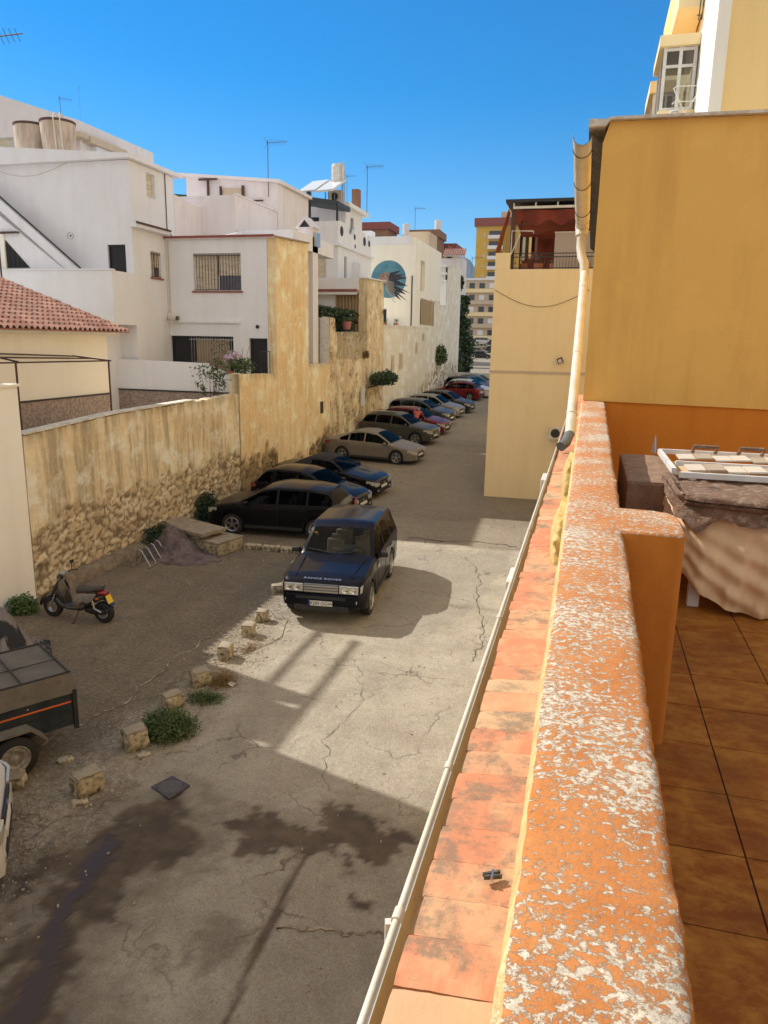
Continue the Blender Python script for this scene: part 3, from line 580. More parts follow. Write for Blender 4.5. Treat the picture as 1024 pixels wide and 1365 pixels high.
mb = MB(); mb.tube([(-16.2, YC-.45, 6.78), (-16.75, YC-.1, 6.78), (-16.83, YC-.02, 6.95)], .10, 12, cap=False); mb.tube([(-16.55, YC-.3, 6.72), (-16.55, YC-.3, 6.4)], .03, 6); mb.build('flue_pipe', m_pvc, b, smooth=40)
mb = MB(); mb.tube([(XD+.12, YC-.03, 9.8), (XD+.12, YC-.03, 7.0)], .02, 6); mb.build('downpipe', m_beige, b)
mb = MB(); mb.lathe([(.07, 0), (.07, .06), (.001, .06)], (-12.9, YC-.07, 6.5), 'y', 12); mb.build('wall_lamp', m_black, b)
mb = MB()
for k in range(4): mb.tube([(-12.4+.0*k, 27.3+k*.28, 4.68), (-12.4, 27.3+k*.28, 5.55)], .012, 5)
mb.tube([(-12.4, 27.25, 5.55), (-12.4, 28.14, 5.55)], .015, 5); mb.build('railing', m_black, b)
# terrace in front of C
tt = thing('terrace_wall', (-15, 25.5, 2.9), 'low white terrace wall with a sloping end and patterned tile dado below', 'wall')
mb = MB(); mb.prism([(-17.6, 2.9), (-12.46, 2.9), (-12.46, 4.6), (-13.65, 5.1), (-17.6, 5.18)], 25.5, 25.68, 'y'); mb.build('wall', m_white, tt)
bxo(tt, 'tiled_dado', -17.6, -12.47, 25.47, 25.498, 2.9, 4.0, m_tiledado); bxo(tt, 'dado_trim', -17.6, -12.47, 25.455, 25.498, 4.003, 4.06, m_black)
mb = MB(); mb.prism([(-13.65, 5.1), (-12.46, 4.6), (-12.46, 4.65), (-13.65, 5.15)], 25.45, 25.72, 'y'); mb.build('coping', m_redtrim, tt)
tag(bxo(None, 'terrace_floor', -17.5, WX-.36, 25.7, 28.15, 2.2, 4.18, m_beige), kind='structure')

# --- roofs behind: weathered parapet, lilac block and antenna house E
b = thing('weathered_parapet', (XD, 31, 9.9), 'weathered sloping white parapet with damp stains behind the grilled house roof', 'wall')
mb = MB(); mb.prism([(28.96, 9.9), (34.3, 9.9), (34.3, 11.28), (28.96, 11.72)], XD-.25, XD+.002, 'x'); mb.build('wall', m_lilac, b)
b = thing('roof_terrace_block', (-17, 33, 9.9), 'pale mauve rooftop block with a lower parapet, left of the house with the aerial', 'building')
mb = MB(); block(mb, -24, -15.24, 31.23, 35.72, 2.2, 12.05); mb.v = [(x, y, z) for x, y, z in mb.v]; mb.build('wall', m_lilac, b)
bxo(b, 'coping', -15.3, -15.15, 31.2, 35.7, 12.052, 12.1, m_white); mb = MB(); mb.prism([(28.3, 9.9), (31.2, 9.95), (31.2, 10.45), (31.2, 10.55)], -15.0, -14.9, 'x'); mb.build('lower_parapet', m_white, b)
mb = MB(); mb.prism([(31.25, 9.95), (36.5, 9.95), (36.5, 10.6), (31.25, 10.6)], -15.2, -12.6, 'x'); mb.build('lean_to_roof', m_white, b)
b = thing('antenna_house', (-17.5, 37.5, 9.9), 'pale rooftop house with a flat eave and the tall aerial at its corner', 'house')
mb = MB(); block(mb, -20.1, -15.2, 35.74, 39.9, 2.2, 13.35); mb.prism([(-20.1, 13.34), (-15.2, 13.34), (-15.2, 13.37), (-20.1, 13.83)], 35.742, 39.89, 'y'); mb.build('wall', m_lilac, b)
mb = MB(); mb.prism([(-20.5, 13.86), (-15.0, 13.36), (-15.0, 13.5), (-20.5, 14.0)], 35.5, 39.95, 'y'); mb.build('roof_slab', m_lilac, b)
bxo(b, 'vent_panel', -18.07, -17.03, 35.66, 35.738, 12.2, 13.2, m_beige)
mb = MB(); mb.box(-18.85, -18.75, 35.5, 35.6, 12, 13.6); mb.box(-19.3, -18.3, 35.5, 35.6, 13.6, 13.68); mb.box(-18.2, -18.1, 35.55, 35.65, 12.2, 13.3); mb.box(-17.02, -16.9, 35.55, 35.65, 12.2, 13.3); mb.box(-16.7, -15.9, 35.55, 35.62, 12.55, 12.62); mb.build('washing_posts', m_rust, b)
mb = MB(); mb.prism([(-21.9, 13.1), (-20.2, 12.75), (-20.2, 13.05), (-21.9, 13.2)], 36, 38, 'y'); mb.build('side_canopy', m_green_d, b)
antenna('tv_antenna', -15.62, 35.6, 12.75, 2.5, 'tall rusty television aerial on the corner of the flat eaved house', .2, 1.0)
ch = thing('chimney', (-12.9, 33.9, 10), 'small pink chimney with a gabled cap beside the tall orange wall', 'chimney'); bxo(ch, 'stack', -13.3, -12.6, 33.6, 34.3, 4.9, 11.0, m_lilac); mb = MB(); mb.prism([(-13.42, 11.0), (-12.48, 11.0), (-12.95, 11.5)], 33.5, 34.4, 'y'); mb.build('cap', m_lilac, ch); mb = MB(); mb.prism([(-13.2, 11.02), (-12.7, 11.02), (-12.95, 11.32)], 33.46, 33.498, 'y'); mb.build('flue', m_dark, ch)
bxo(ch, 'meter_box', -12.598, -12.45, 33.7, 34.2, 10.2, 10.8, m_steel)
# --- panel screen
p = thing('white_panel_screen', (-12.8, 34.7, 5), 'white metal panel screen with rusty seams standing above the low orange wall', 'screen'); bxo(p, 'panel', -14.3, -12.15, 34.56, 34.6, 4.95, 7.08, m_white_paint)
mb = MB(); [mb.box(-14.2+k*.52, -14.18+k*.52, 34.545, 34.558, 4.98, 7.06) for k in range(4)]; mb.build('seam', m_rust, p)

# --- house G: round-holed roof terrace
b = thing('terrace_house', (-14, 43, 3), 'white house with a wavy roof terrace wall with round holes and a dark canopy', 'house')
XG = -13.85; YG = 40.88
mb = MB(); block(mb, -20.2, XG, YG, 47.4, 2.2, 11.1, hf=[(-16.9, -14.55, 9.4, 10.75)], hr=[(42.0, 42.5, 9.35, 10.7)]); mb.build('wall', m_white, b)
window(b, 'f', -16.9, -14.55, 9.4, 10.75, YG, 'shutter', sill=False); window(b, 'r', 42.0, 42.5, 9.35, 10.7, XG, 'glass', sill=False)
bxo(b, 'terrace_slab', -20.2, XG+.18, YG-.15, 47.6, 11.102, 11.22, m_white, .01)
bxo(b, 'front_parapet', -20.2, XG, YG, YG+.18, 11.22, 12.4, m_white)
n = 60; mb = MB()
def wv(y): return 12.45-.55*max(0, math.sin((y-42.3)*1.75))*(1 if y < 47 else 0)*.9
ys = [YG+.18+(47.4-YG-.18)*k/n for k in range(n+1)]
for a, c in zip(ys, ys[1:]): mb.prism([(a, 11.22), (c, 11.22), (c, wv(c)), (a, wv(a))], XG-.18, XG, 'x')
sp = mb.build('side_parapet', m_white, b)
for k, (y, r) in enumerate(((41.5, .27), (43.9, .17), (44.0, .12), (45.9, .27), (46.9, .2))):
    mb = MB(); mb.lathe([(.001, .012), (r, .012), (r, 0)], (XG, y, 11.95-(k == 2)*.5), 'x', 18); mb.build('round_opening', m_dark, sp)
mb = MB(); block(mb, -20.2, -14.2, 43.2, 46.5, 11.22, 13.5, hf=[(-16.6, -15.8, 11.4, 13.0)], hr=[(44.2, 44.8, 12.3, 13.1)]); mb.build('roof_room', m_white, b); window(b, 'f', -16.6, -15.8, 11.4, 13.0, 43.2, 'void', frame=m_black, sill=False)
bxo(b, 'roof_room_slab', -20.2, -13.9, 43.0, 47.0, 13.502, 13.75, m_white, .02)
mb = MB(); mb.prism([(-17.5, 13.75), (-13.9, 13.2), (-13.9, 13.45), (-17.5, 14.0)], YG+.1, 43.18, 'y'); mb.build('canopy', M('dark_canopy', (.04, .05, .06), .6), b)
mb = MB(); mb.box(-13.98, -13.88, YG+.02, YG+.14, 11.2, 13.3); mb.box(-15.75, -15.55, YG+.2, YG+.34, 12.3, 14.0); mb.build('canopy_post', m_black, b)
for k in range(2):
    sx_ = -16.2+k*1.05; sp = thing('solar_panel', (sx_+.5, YG+.5, 14), ('left' if k == 0 else 'right')+' of the two tilted white solar collectors above the dark canopy', 'solar panel', 'rooftop solar collectors')
    mb = MB(); mb.obox((sx_+.5, YG+1.2, 14.45), (.49, 0, .03), (.12, .85, .42), (0, -.02, .05)); mb.build('collector', M('glare_glass', (.7, .72, .72), .25), sp)
    mb = MB(); mb.box(sx_+.05, sx_+.1, YG+1.9, YG+1.95, 13.7, 14.8); mb.box(sx_+.9, sx_+.95, YG+1.9, YG+1.95, 13.7, 14.8); mb.build('leg', m_steel, sp)
tk = thing('hot_water_tank', (-14.6, 42.9, 14.5), 'small white ribbed hot water tank behind the solar collectors', 'water tank'); mb = MB(); mb.lathe([(.001, 0), (.36, 0), (.38, .1), (.36, .2), (.38, .4), (.36, .6), (.38, .8), (.34, .95), (.001, 1.0)], (-14.55, 42.9, 14.75), 'z', 20); mb.build('tank', m_white_paint, tk, smooth=40)
mb = MB(); [mb.tube([(-14.55+a, 42.9+c, 13.7), (-14.55+a, 42.9+c, 15.6)], .02, 5) for a, c in ((-.3, -.3), (.3, -.3), (.3, .3), (-.3, .3))]; mb.tube([(-14.25, 42.6, 15.6), (-14.2, 43, 15.85), (-14.5, 43, 15.8)], .02, 5); mb.build('stand', m_steel, tk)
ac = thing('rooftop_condenser', (-14.2, 44.5, 13.75), 'grey air conditioning units on the roof slab beside the solar collectors', 'air conditioner')
bxo(ac, 'housing', -15.3, -14.5, 43.3, 43.9, 13.76, 14.45, m_beige, .02); mb = MB(); mb.lathe([(.22, 0), (.22, -.02), (.001, -.02)], (-14.9, 43.3, 14.1), 'y', 16); mb.build('fan', m_black, ac); bxo(ac, 'flue', -14.4, -13.98, 45.0, 45.5, 13.76, 14.8, m_brownb)
antenna('tv_antenna', -13.9, 46.5, 13.7, 2.7, 'television aerial on the slab end of the house with round holes', .1, 1.1); antenna('tv_antenna', -14.7, 45, 13.7, 1.9, 'small bent aerial beside the rooftop condenser units', .3, .6)
# balcony below
bxo(b, 'balcony_parapet', -20.2, WX-.52, 40.6, 40.78, 8.75, 9.4, m_white); bxo(b, 'balcony_slab', -20.2, WX-.52, 40.62, YG-.002, 8.6, 8.748, m_beige); bxo(b, 'slab_edge', -20.2, WX-.52, 40.55, 40.598, 8.68, 8.8, m_redtrim)
bxo(b, 'awning_cassette', -20.2, WX-.52, 40.5, 40.6, 8.5, 8.64, m_white_paint, .01)
bxo(b, 'balcony_floor', -20.2, WX-.41, 34.62, 43.9, 2.2, 5.9, m_beige); bxo(b, 'balcony_side_slab', XG+.001, WX-.51, 40.9, 44.2, 8.6, 8.75, m_white)
bxo(b, 'back_wall', -16, WX-.52, 43.9, 44.1, 5.9, 8.6, m_cream)
mb = MB(); mb.grid(lambda u, v: (-13.55+.07*math.sin(u*40)-.0, 40.9+.0+u*1.6, 6.2+v*2.3), 50, 2); mb.v = [(-14.0+(y-40.9)*.9, 40.85+.06*math.sin((y)*30), z) for x, y, z in mb.v]; tag(mb.build('hanging_curtain', m_curtain, None, norm=False, smooth=60), 'beige bamboo curtain hanging in the balcony opening beside the rubble wall', 'curtain')
# small white boxes on the side wall
bxo(b, 'side_box', XG+.002, XG+.5, 43.5, 44.6, 9.38, 10.5, m_white); 
# --- mural house H
b = thing('mural_house', (-13.5, 55, 2), 'pale house with a round painted mural on its end wall beyond the rubble wall', 'house')
YM = 52.32; XM = WX
mb = MB(); block(mb, -17.2, XM, YM, 61.5, 7.0, 13.0, hf=[(-15.2, -14.1, 7.05, 8.3)], hr=[(54.0, 55.5, 9.6, 11.7), (54.2, 59, 7.4, 8.9)], dep=.3); mb.build('upper_wall', m_cream, b)
block_l = MB(); block(block_l, -18.5, WX-.02, 44.22, 61.5, .5, 6.98); block_l.build('lower_block', m_cream, b)
masonry('lower_wall', WX+.012, .02, [(44.22, 7.0), (53.0, 7.12), (57.4, 7.15), (57.6, 9.2), (61.5, 9.3)], 44.22, 61.5, .6, mm_D, lambda y, z: (2.6+.25*(y-54)-z)*2 if y > 54 else -1, parent=b, step=.14, darkf=lambda y, z, zt: 0)
mb = MB(); mb.box(-17.2, -12.4, YM-.03, YM-.003, 12.55, 13.1); mb.build('parapet_band', m_white, b)
for (y0, y1, z0, z1) in ((46.2, 46.9, 4.2, 5.2), (48.3, 49.1, 4.25, 5.3), (53, 53.5, 5.2, 6.0), (55.2, 55.7, 6.1, 6.7)):
    mb = MB(); mb.box(WX+.025, WX+.05, y0, y1, z0, z1); w = mb.build('small_window', m_wood, b); mb = MB(); mb.box(WX+.052, WX+.07, y0+.08, y1-.08, z0+.1, z1-.1); mb.build('pane', m_beige, w)
window(b, 'f', -15.2, -14.1, 7.05, 8.3, YM, 'void', dep=.28, frame=m_steel, sill=False, name='terrace_door'); window(b, 'r', 54.0, 55.5, 9.6, 11.7, XM, 'shutter', dep=.28, sill=False)
mb = MB(); mb.grid(lambda u, v: (XM+.05+.06*math.sin(u*34), 54.2+u*4.6, 7.3+v*1.8), 50, 1); mb.build('blind', m_curtain, b, norm=False)
mb = MB(); mb.tube([(XM-.2, YM-.05, 10.5), (XM-.2, YM-.05, 7.1)], .04, 6); mb.build('downpipe', m_black, b)
# the mural, flat paint on the end wall
cx, cz, rd = -14.0, 10.27, 1.26; yy = YM-.004
def disc(r, n=48, a0=0, a1=2*PI): return [(cx+r*math.cos(a0+(a1-a0)*k/n), cz+r*math.sin(a0+(a1-a0)*k/n)) for k in range(n+1)]
mu = MB(); mu.add([(p[0], yy, p[1]) for p in disc(rd)[:-1]], [tuple(range(48))]); mu = mu.build('mural', m_teal, b, norm=False)
mb = MB()
for (x, z, a, l, w_) in ((-14.3, 10.3, .2, 1.5, .16), (-14.35, 10.35, 0, 1.7, .2), (-14.3, 10.25, -.25, 1.75, .22), (-14.3, 10.1, -.5, 1.8, .22), (-14.3, 10.0, -.75, 1.7, .17), (-14.2, 10.4, .4, 1.2, .15), (-14.3, 10.0, -.62, 2.1, .08), (-14.35, 10.1, -.38, 2.15, .08)):
    c_, s_ = math.cos(a), math.sin(a); pts = [(0, -w_*.5), (l*.4, -w_), (l, 0), (l*.4, w_), (0, w_*.6)]
    mb.add([(x+p*c_-q*s_, yy-.004-.0006*len(mb.f), z+p*s_+q*c_) for p, q in pts], [(0, 1, 2, 3, 4)])
mb.build('dark_plumes', M('mural_black', (.02, .02, .03), .8, (.06, .06, .08), 6), mu, norm=False)
mb = MB(); mb.add([(cx+p, yy-.012, cz+q) for p, q in ((-.85, -.1), (-.6, .35), (-.2, .5), (.05, .35), (.0, .0), (-.25, -.3), (-.6, -.45), (-.9, -.35))], [tuple(range(8))]); mb.build('brown_figure', M('mural_brown', (.20, .12, .10), .8, (.38, .27, .2), 6), mu, norm=False)
mb = MB()
for k in range(7): a = -.35-.1*k; x, z = cx-.3+k*.02, cz-.05-k*.1; mb.add([(x, yy-.015-k*.0005, z), (x+.7, yy-.015-k*.0005, z+.7*math.tan(a)), (x+.72, yy-.015-k*.0005, z+.7*math.tan(a)+.035), (x, yy-.015-k*.0005, z+.05)], [(0, 1, 2, 3)])
mb.build('pale_feathers', M('mural_cream', (.48, .42, .32), .8), mu, norm=False)
# roof clutter of H
bxo(b, 'roof_railing_wall', -17, -15.5, 53, 54, 13.0, 13.6, m_white)
tw = thing('roof_stair_hut', (-12.8, 58.5, 13), 'small weathered rooftop hut behind the mural wall parapet', 'roof hut'); bxo(tw, 'walls', -13.9, -12.3, 57.5, 60.5, 13.0, 14.1, m_beige)
# terrace pots
for x in (-15.0, -14.1, -13.3):
    pt = thing('potted_plant', (x, 51.9, 7), {-15.0: 'leftmost terracotta pot on the wall ledge below the mural', -14.1: 'middle terracotta pot on the ledge below the mural', -13.3: 'rightmost terracotta pot on the ledge, nearest the blind'}[x], 'plant pot', 'pots below the mural')
    mb = MB(); mb.lathe([(.001, 0), (.12, 0), (.18, .3), (.15, .3), (.14, .25)], (x, 51.9, 7.0), 'z', 14); mb.build('pot', m_pot, pt); mb = MB()
    for k in range(40): a = random.random()*6.28; r_ = random.random()*.16; z = 7.3+random.random()*.25; mb.add([(x+r_*math.cos(a), 51.9+r_*math.sin(a), z), (x+r_*math.cos(a)+.06, 51.9+r_*math.sin(a), z+.03), (x+r_*math.cos(a)+.03, 51.94+r_*math.sin(a), z+.08)], [(0, 1, 2)])
    mb.build('foliage', m_green, pt, norm=False)
# --- house J and further
b = thing('ledged_house', (-13, 66, 2), 'white house with stepped horizontal ledges and a stained lane side, before the dark tree', 'house')
mb = MB(); block(mb, -17, WX-.03, 64.34, 71.5, .8, 11.0); mb.build('wall', m_white, b); masonry('lane_side', WX+.012, .02, [(61.5, 9.0), (64.3, 9.1), (64.4, 12.3), (69.5, 12.9)], 61.51, 71, .8, mm_D, lambda y, z: (4.2-z)*1.5, parent=b, step=.18)
for k, z in enumerate((11.0, 11.6, 12.2)): bxo(b, 'ledge', -16.5, WX-.035, 64.2-.0*k, 70, z, z+.18, m_white, .02)
bxo(b, 'upper_storey', -16.4, WX-.2, 64.5, 70, 11.19, 12.2, m_white)
b = thing('red_tiled_house', (-17, 96, 3), 'tall white house with a red and white striped tile eave, far down the lane', 'house')
mb = MB(); block(mb, -22.5, -16.0, 95, 98, 2.5, 16.2); mb.build('wall', m_lilac, b); tile_roof(b, -16.2, 95, 98, 16.6, 2.4, .6, m_clay, .5, .8)
mb = MB()
for k in range(9): mb.obox((-18.15+k*.3, 94.6, 16.9), (.09, 0, 0), (0, .5, .42), (0, -.03, .05))
mb.build('front_eave_tiles', m_clay, b); mb = MB(); mb.obox((-16.95, 94.65, 16.8), (1.35, 0, 0), (0, .5, .42), (0, -.02, .03)); mb.build('eave_board', m_white, b)
antenna('tv_antenna', -15.0, 96, 14.5, 1.9, 'aerial sticking out beside the red striped tile eave', .1, 1.4)
# distant brown blocks
def far_block(x0, x1, y, z1, mats, label, floors=6, trim=True, group=None, name='apartment_building', d=14, win=m_pane, zb=None, fl=3.0, cols=None):
    b = thing(name, ((x0+x1)/2, y, 3), label, 'building', group); mb = MB(); mb.box(x0, x1, y, y+d, 2, z1); mb.build('wall', mats[0], b)
    if trim: bxo(b, 'roof_band', x0-.3, x1+.3, y-.3, y+d+.3, z1, z1+1.0, mats[1])
    n = cols or max(2, int((x1-x0)/2.6))
    for f in range(floors):
        for i in range(n):
            wx = x0+(i+.3)*(x1-x0)/n; wz = z1-1.1-f*fl-1.2; mb = MB(); mb.box(wx, wx+(x1-x0)/n*.45, y-.05, y+.05, wz, wz+1.4); mb.build('window', win, b)
    return b
far_block(-36.5, -29.6, 110, 21.9, (m_brownb, m_redtrim), 'brown brick apartment block on the skyline right of the canopy house', 2, d=5)
far_block(-27.0, -22.7, 112, 21.0, (m_brownb, m_brownb), 'darker brown rooftop block on the skyline above the mural house', 1, d=5)
far_block(-24.5, -21.2, 118, 19.8, (m_beige, m_redtrim), 'beige block with a dark red roof band just left of the striped tile eave', 1, d=5)
for (x, y, z, h, lb) in ((-27.2, 111, 20.5, 2.2, 'left of the two pale roof tanks on the brown skyline'), (-22.9, 113, 21.5, 1.9, 'right of the two pale roof tanks on the brown skyline')):
    mb = MB(); mb.lathe([(.001, 0), (.5, 0), (.5, h), (.001, h+.1)], (x, y, z), 'z', 14); tag(mb.build('roof_tank', m_lilac, None), lb, 'water tank', 'skyline roof tanks')
antenna('tv_antenna', -26, 111.5, 22, 3.0, 'tall aerial between the two skyline roof tanks', .5, 1.6)
# yellow tower
b = thing('tower_block', (-28, 246, 7), 'tall yellow tower block with a dull red roof band and stacked balconies', 'building')
mb = MB(); block(mb, -36.6, -20, 240, 262, 6, 41.0); mb.build('wall', m_far_y, b); bxo(b, 'roof_band', -37.2, -20, 239.3, 263, 41.0, 43.3, m_redtrim); bxo(b, 'roof_hut', -27.5, -20, 243, 255, 43.3, 48, m_far_y); bxo(b, 'hut_cap', -29.5, -24, 242, 250, 43.3, 45.3, m_beige)
mb = MB(); mb.box(-27.2, -24.8, 238.6, 239.9, 6, 40.9); mb.build('corner_shaft', M('deep_ochre', (.36, .20, .04), .9), b)
for f in range(7):
    z = 37.2-f*3.0; bl = MB(); bl.box(-32.8, -28.2, 238.4, 239.95, z, z+1.0); bl = bl.build('balcony', m_white if f % 3 else m_lilac, b); mb = MB(); mb.box(-32.6, -28.4, 239.9, 239.98, z+1.01, z+2.4); mb.build('window', m_pane, bl)
    mb = MB(); mb.box(-34.5+.3*(f % 2), -33.6, 239.9, 239.96, z+.7, z+1.8); mb.build('window', m_beige, b)
# beige five storey block closing the street
b = thing('apartment_block', (-28, 202, 7), 'long beige five storey block closing the far end of the street', 'building')
mb = MB(); mb.box(-35, -5, 200, 212, 6, 22.0); mb.build('wall', m_beige, b); bxo(b, 'roof_cornice', -35.2, -5, 199.6, 212, 22.0, 22.5, m_white)
for f in range(5):
    z = 18.9-f*2.95; mb = MB(); mb.box(-35.1, -5, 199.2, 199.95, z, z+.95); mb.build('balcony_band', m_beige if f % 2 else m_yellow2, b)
    for i in range(7):
        mb = MB(); mb.box(-34.3+i*2.6, -32.9+i*2.6, 199.9, 199.98, z+1.1, z+2.4); mb.build('window', m_pane if (i+f) % 3 else m_white, b)
# low wall across the lane end
masonry('low_lane_wall', 0, .25, [(-1, 3.32), (9, 3.32)], -1, 9, 1.7, mm_D, lambda y, z: -1, 'low ochre wall across the lane behind the last parked cars', step=.4).rotation_euler[2] = PI/2*0
o = COL.objects['low_lane_wall']; o.rotation_euler[2] = -PI/2; o.location = (-12.1, 70.2, 0)

# ================================================================ OUR TERRACE AND THE RIGHT SIDE
def parapet_mat():
    m, t, b = nt('peeling_orange_paint'); b.inputs['Roughness'].default_value = .85; b.inputs['Specular IOR Level'].default_value = .25
    o = mix(t, ramp(t, noi(t, 9, 8, .65), .35, .68), (.59, .235, .075), (.50, .175, .045))
    o = mix(t, ramp(t, noi(t, 55, 5, .7), .58, .75, 0, .6), o, (.64, .34, .16))
    big = ramp(t, noi(t, 1.9, 6, .6), .36, .64, -.045, .075)
    pe = noi(t, 62, 12, .76, (.85, 1.0, 1), dist=.25); wm = ramp(t, mth(t, 'ADD', pe, big), .515, .56)
    wh = mix(t, ramp(t, noi(t, 60, 6, .7), .4, .65), (.74, .63, .48), (.52, .44, .33))
    gm = mth(t, 'MULTIPLY', ramp(t, noi(t, 85, 9, .78), .5, .62), ramp(t, mth(t, 'ADD', pe, big), .57, .60))
    c = mix(t, wm, o, wh); c = mix(t, mth(t, 'MULTIPLY', gm, .85), c, (.20, .175, .15))
    c = mix(t, mth(t, 'MULTIPLY', ramp(t, noi(t, 30, 7, .7), .66, .70), .8), c, (.16, .10, .06))
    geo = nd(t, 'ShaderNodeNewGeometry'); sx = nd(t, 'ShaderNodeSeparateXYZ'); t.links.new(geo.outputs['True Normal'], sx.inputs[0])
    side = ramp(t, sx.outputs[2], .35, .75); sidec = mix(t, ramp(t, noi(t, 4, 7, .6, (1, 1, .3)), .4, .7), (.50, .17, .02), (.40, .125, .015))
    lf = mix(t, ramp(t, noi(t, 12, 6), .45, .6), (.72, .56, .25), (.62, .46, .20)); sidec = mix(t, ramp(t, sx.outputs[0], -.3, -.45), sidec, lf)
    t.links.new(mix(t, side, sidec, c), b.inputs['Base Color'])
    bump(t, b, mth(t, 'ADD', mth(t, 'MULTIPLY', mth(t, 'MULTIPLY', wm, side), -.5), mth(t, 'ADD', mth(t, 'MULTIPLY', noi(t, 90, 6, .7), .6), noi(t, 14, 5))), .75, .006); return m
m_par = parapet_mat()
par = thing('parapet', (.07, 4, 4.15), 'broad orange terrace parapet with peeling white patches, ending in a short rounded return wall', 'parapet')
def PZ(y): return 5.105+(min(y, 9.3)-.8)*.0295
mb = MB(); prof = [(-.075, -.45), (-.070, -.18), (-.064, -.03), (-.052, -.006), (-.03, .0), (.02, .003), (.07, .003), (.12, .002), (.182, 0), (.200, -.008), (.209, -.03), (.21, -.45), (.21, -.98)]
ny = 330
def pf(u, v):
    i = int(round(v*(len(prof)-1))); x, z = prof[i]; y = -2.2+u*11.48; k = .0035 if i > 0 else 0
    e = fb(x*3, y, z, 7, 4)*.0025+fb(x, y, z, 1.2, 3)*.004
    if i in (1, 2, 3, 9, 10): e += fb(0, y, i*.1, 26, 3)*.004
    return (x+(e if i < 4 or i > 8 else 0), y, PZ(y)+z+(e*.6 if z > -.1 else 0))
mb.grid(pf, ny, len(prof)-1); mb.build('coping', m_par, par, norm=False, smooth=50)
mb = MB()
def rp(x, y): return PZ(y)
pts = [(.19, 3.44), (.44, 3.44), (.462, 3.45), (.474, 3.48), (.476, 3.55), (.474, 3.74), (.462, 3.80), (.43, 3.85), (.37, 3.875), (.30, 3.885), (.19, 3.89)]
n = len(pts); vs = [(x, y, 4.15) for x, y in pts]+[(x, y, PZ(y)-.012) for x, y in pts]+[(.17 if x < .2 else .33+(x-.33)*.94, 3.665+(y-3.665)*.95, PZ(y)+.0015) for x, y in pts]
mb.add(vs, [(i, (i+1) % n, n+(i+1) % n, n+i) for i in range(n)]+[(n+i, n+(i+1) % n, 2*n+(i+1) % n, 2*n+i) for i in range(n)]+[tuple(range(2*n, 3*n))]); mb.build('return_pier', m_par, par, smooth=50, norm=True)
mb = MB(); mb.box(-.25, .19, -2.2, 9.28, 4.15, 4.6); mb.build('base', m_yellow, par)
def lump(name, y0, y1, x0, h, mat):
    mb = MB()
    def f(u, v):
        a = PI*(v); y = (y0+y1)/2+(y1-y0)/2*math.cos(a)*(1+.12*fb(u, v, y0, 3)); s = math.sin(a)**.45
        x = -.07+(x0+.07)*s*(1-.0*u)*(1 if u < .55 else 1-(u-.55)*1.1); z = 4.76+h*(u**.8)*(1-.15*(1-s))+.01*fb(u, v, 1, 6); return (x+.008*fb(u, v, 4, 7), y, z)
    mb.grid(f, 12, 20); mb.add([f(1, k/20) for k in range(21)]+[(-.05, y0+(y1-y0)/2, 4.76+h)], [(k, k+1, 21) for k in range(20)]); return mb.build(name, mat, par, smooth=70)
m_lump = M('yellow_mortar', (.66, .50, .20), .9, (.55, .38, .12), 9, c3=(.38, .33, .2), sc3=16, bs=.7, bsc=22)
lump('mortar_buttress', 4.15, 5.05, -.15, .27, m_lump); lump('mortar_buttress', 6.0, 6.75, -.15, .34, m_lump)

# tiled eave, one thing: rows of flat clay tiles
ev = thing('tiled_eave', (-.2, 4, 4.7), 'row of flat worn clay tiles along the outside of the orange parapet', 'tiled ledge')
m, t, bb = nt('flat_clay_tile'); tn = attr(t, 'tone'); c = mix(t, ramp(t, tn, .45, .9), (.58, .22, .11), (.55, .36, .20)); c = mix(t, ramp(t, noi(t, 7, 8, .65, (1, .6, 1)), .46, .64, 0, .7), c, (.58, .38, .20))
dk = mth(t, 'MULTIPLY', ramp(t, noi(t, 9, 10, .75), .49, .60), ramp(t, mth(t, 'FRACT', mth(t, 'MULTIPLY', tn, 7.3), 0), .2, .6)); c = mix(t, mth(t, 'MULTIPLY', dk, .75), c, (.20, .15, .10))
c = mix(t, ramp(t, noi(t, 28, 8, .7), .67, .72, 0, .7), c, (.70, .62, .52)); t.links.new(c, bb.inputs['Base Color']); bb.inputs['Roughness'].default_value = .88; bump(t, bb, mth(t, 'ADD', noi(t, 60, 6, .7), noi(t, 12, 5)), .45, .006); m_ft = m
mb = MB(); tn = []; y = -.6; k = 0
while y < 19.5:
    L = .128 if y < 9 else .25; L *= .93+.14*random.random(); xl = -.272-.012*random.random(); sl = random.uniform(-.004, .004); zz = 4.79+random.uniform(-.002, .002); sk = random.uniform(-.006, .006)
    gap = .003+random.random()*.004; xr = -.04 if y < 9.2 else -.06; w = L-gap
    vs = [(xl, y+sk, zz-.022+sl), (xr, y, zz), (xr, y+w, zz+.007), (xl, y+w+sk, zz-.015-sl)]; nn = 6
    g0 = len(mb.f)
    def tf(u, v): 
        a = Vector(vs[0]).lerp(Vector(vs[1]), u); b_ = Vector(vs[3]).lerp(Vector(vs[2]), u); p = a.lerp(b_, v)
        ed = .0022*(1 if (v < .01 or v > .99) else 0)+(.002 if u < .01 else 0); return (p.x, p.y+.0018*fb(u*3, v, y, 5), p.z-ed+.0012*fb(p.x*9, p.y, 0, 5))
    mb.grid(tf, 10, 5)
    bot = [(v[0], v[1], v[2]-.016) for v in vs]; tops = [(v[0], v[1], v[2]-.002) for v in vs]; mb.add(tops+bot, [(0, 1, 5, 4), (1, 2, 6, 5), (2, 3, 7, 6), (3, 0, 4, 7)])
    tn += [random.random()]*(len(mb.f)-g0); y += L; k += 1
o = mb.build('tiles', m_ft, ev, norm=False); facattr(o, 'tone', tn); o.data.polygons.foreach_set('use_smooth', [True]*len(o.data.polygons)); o.data.set_sharp_from_angle(angle=R(40))
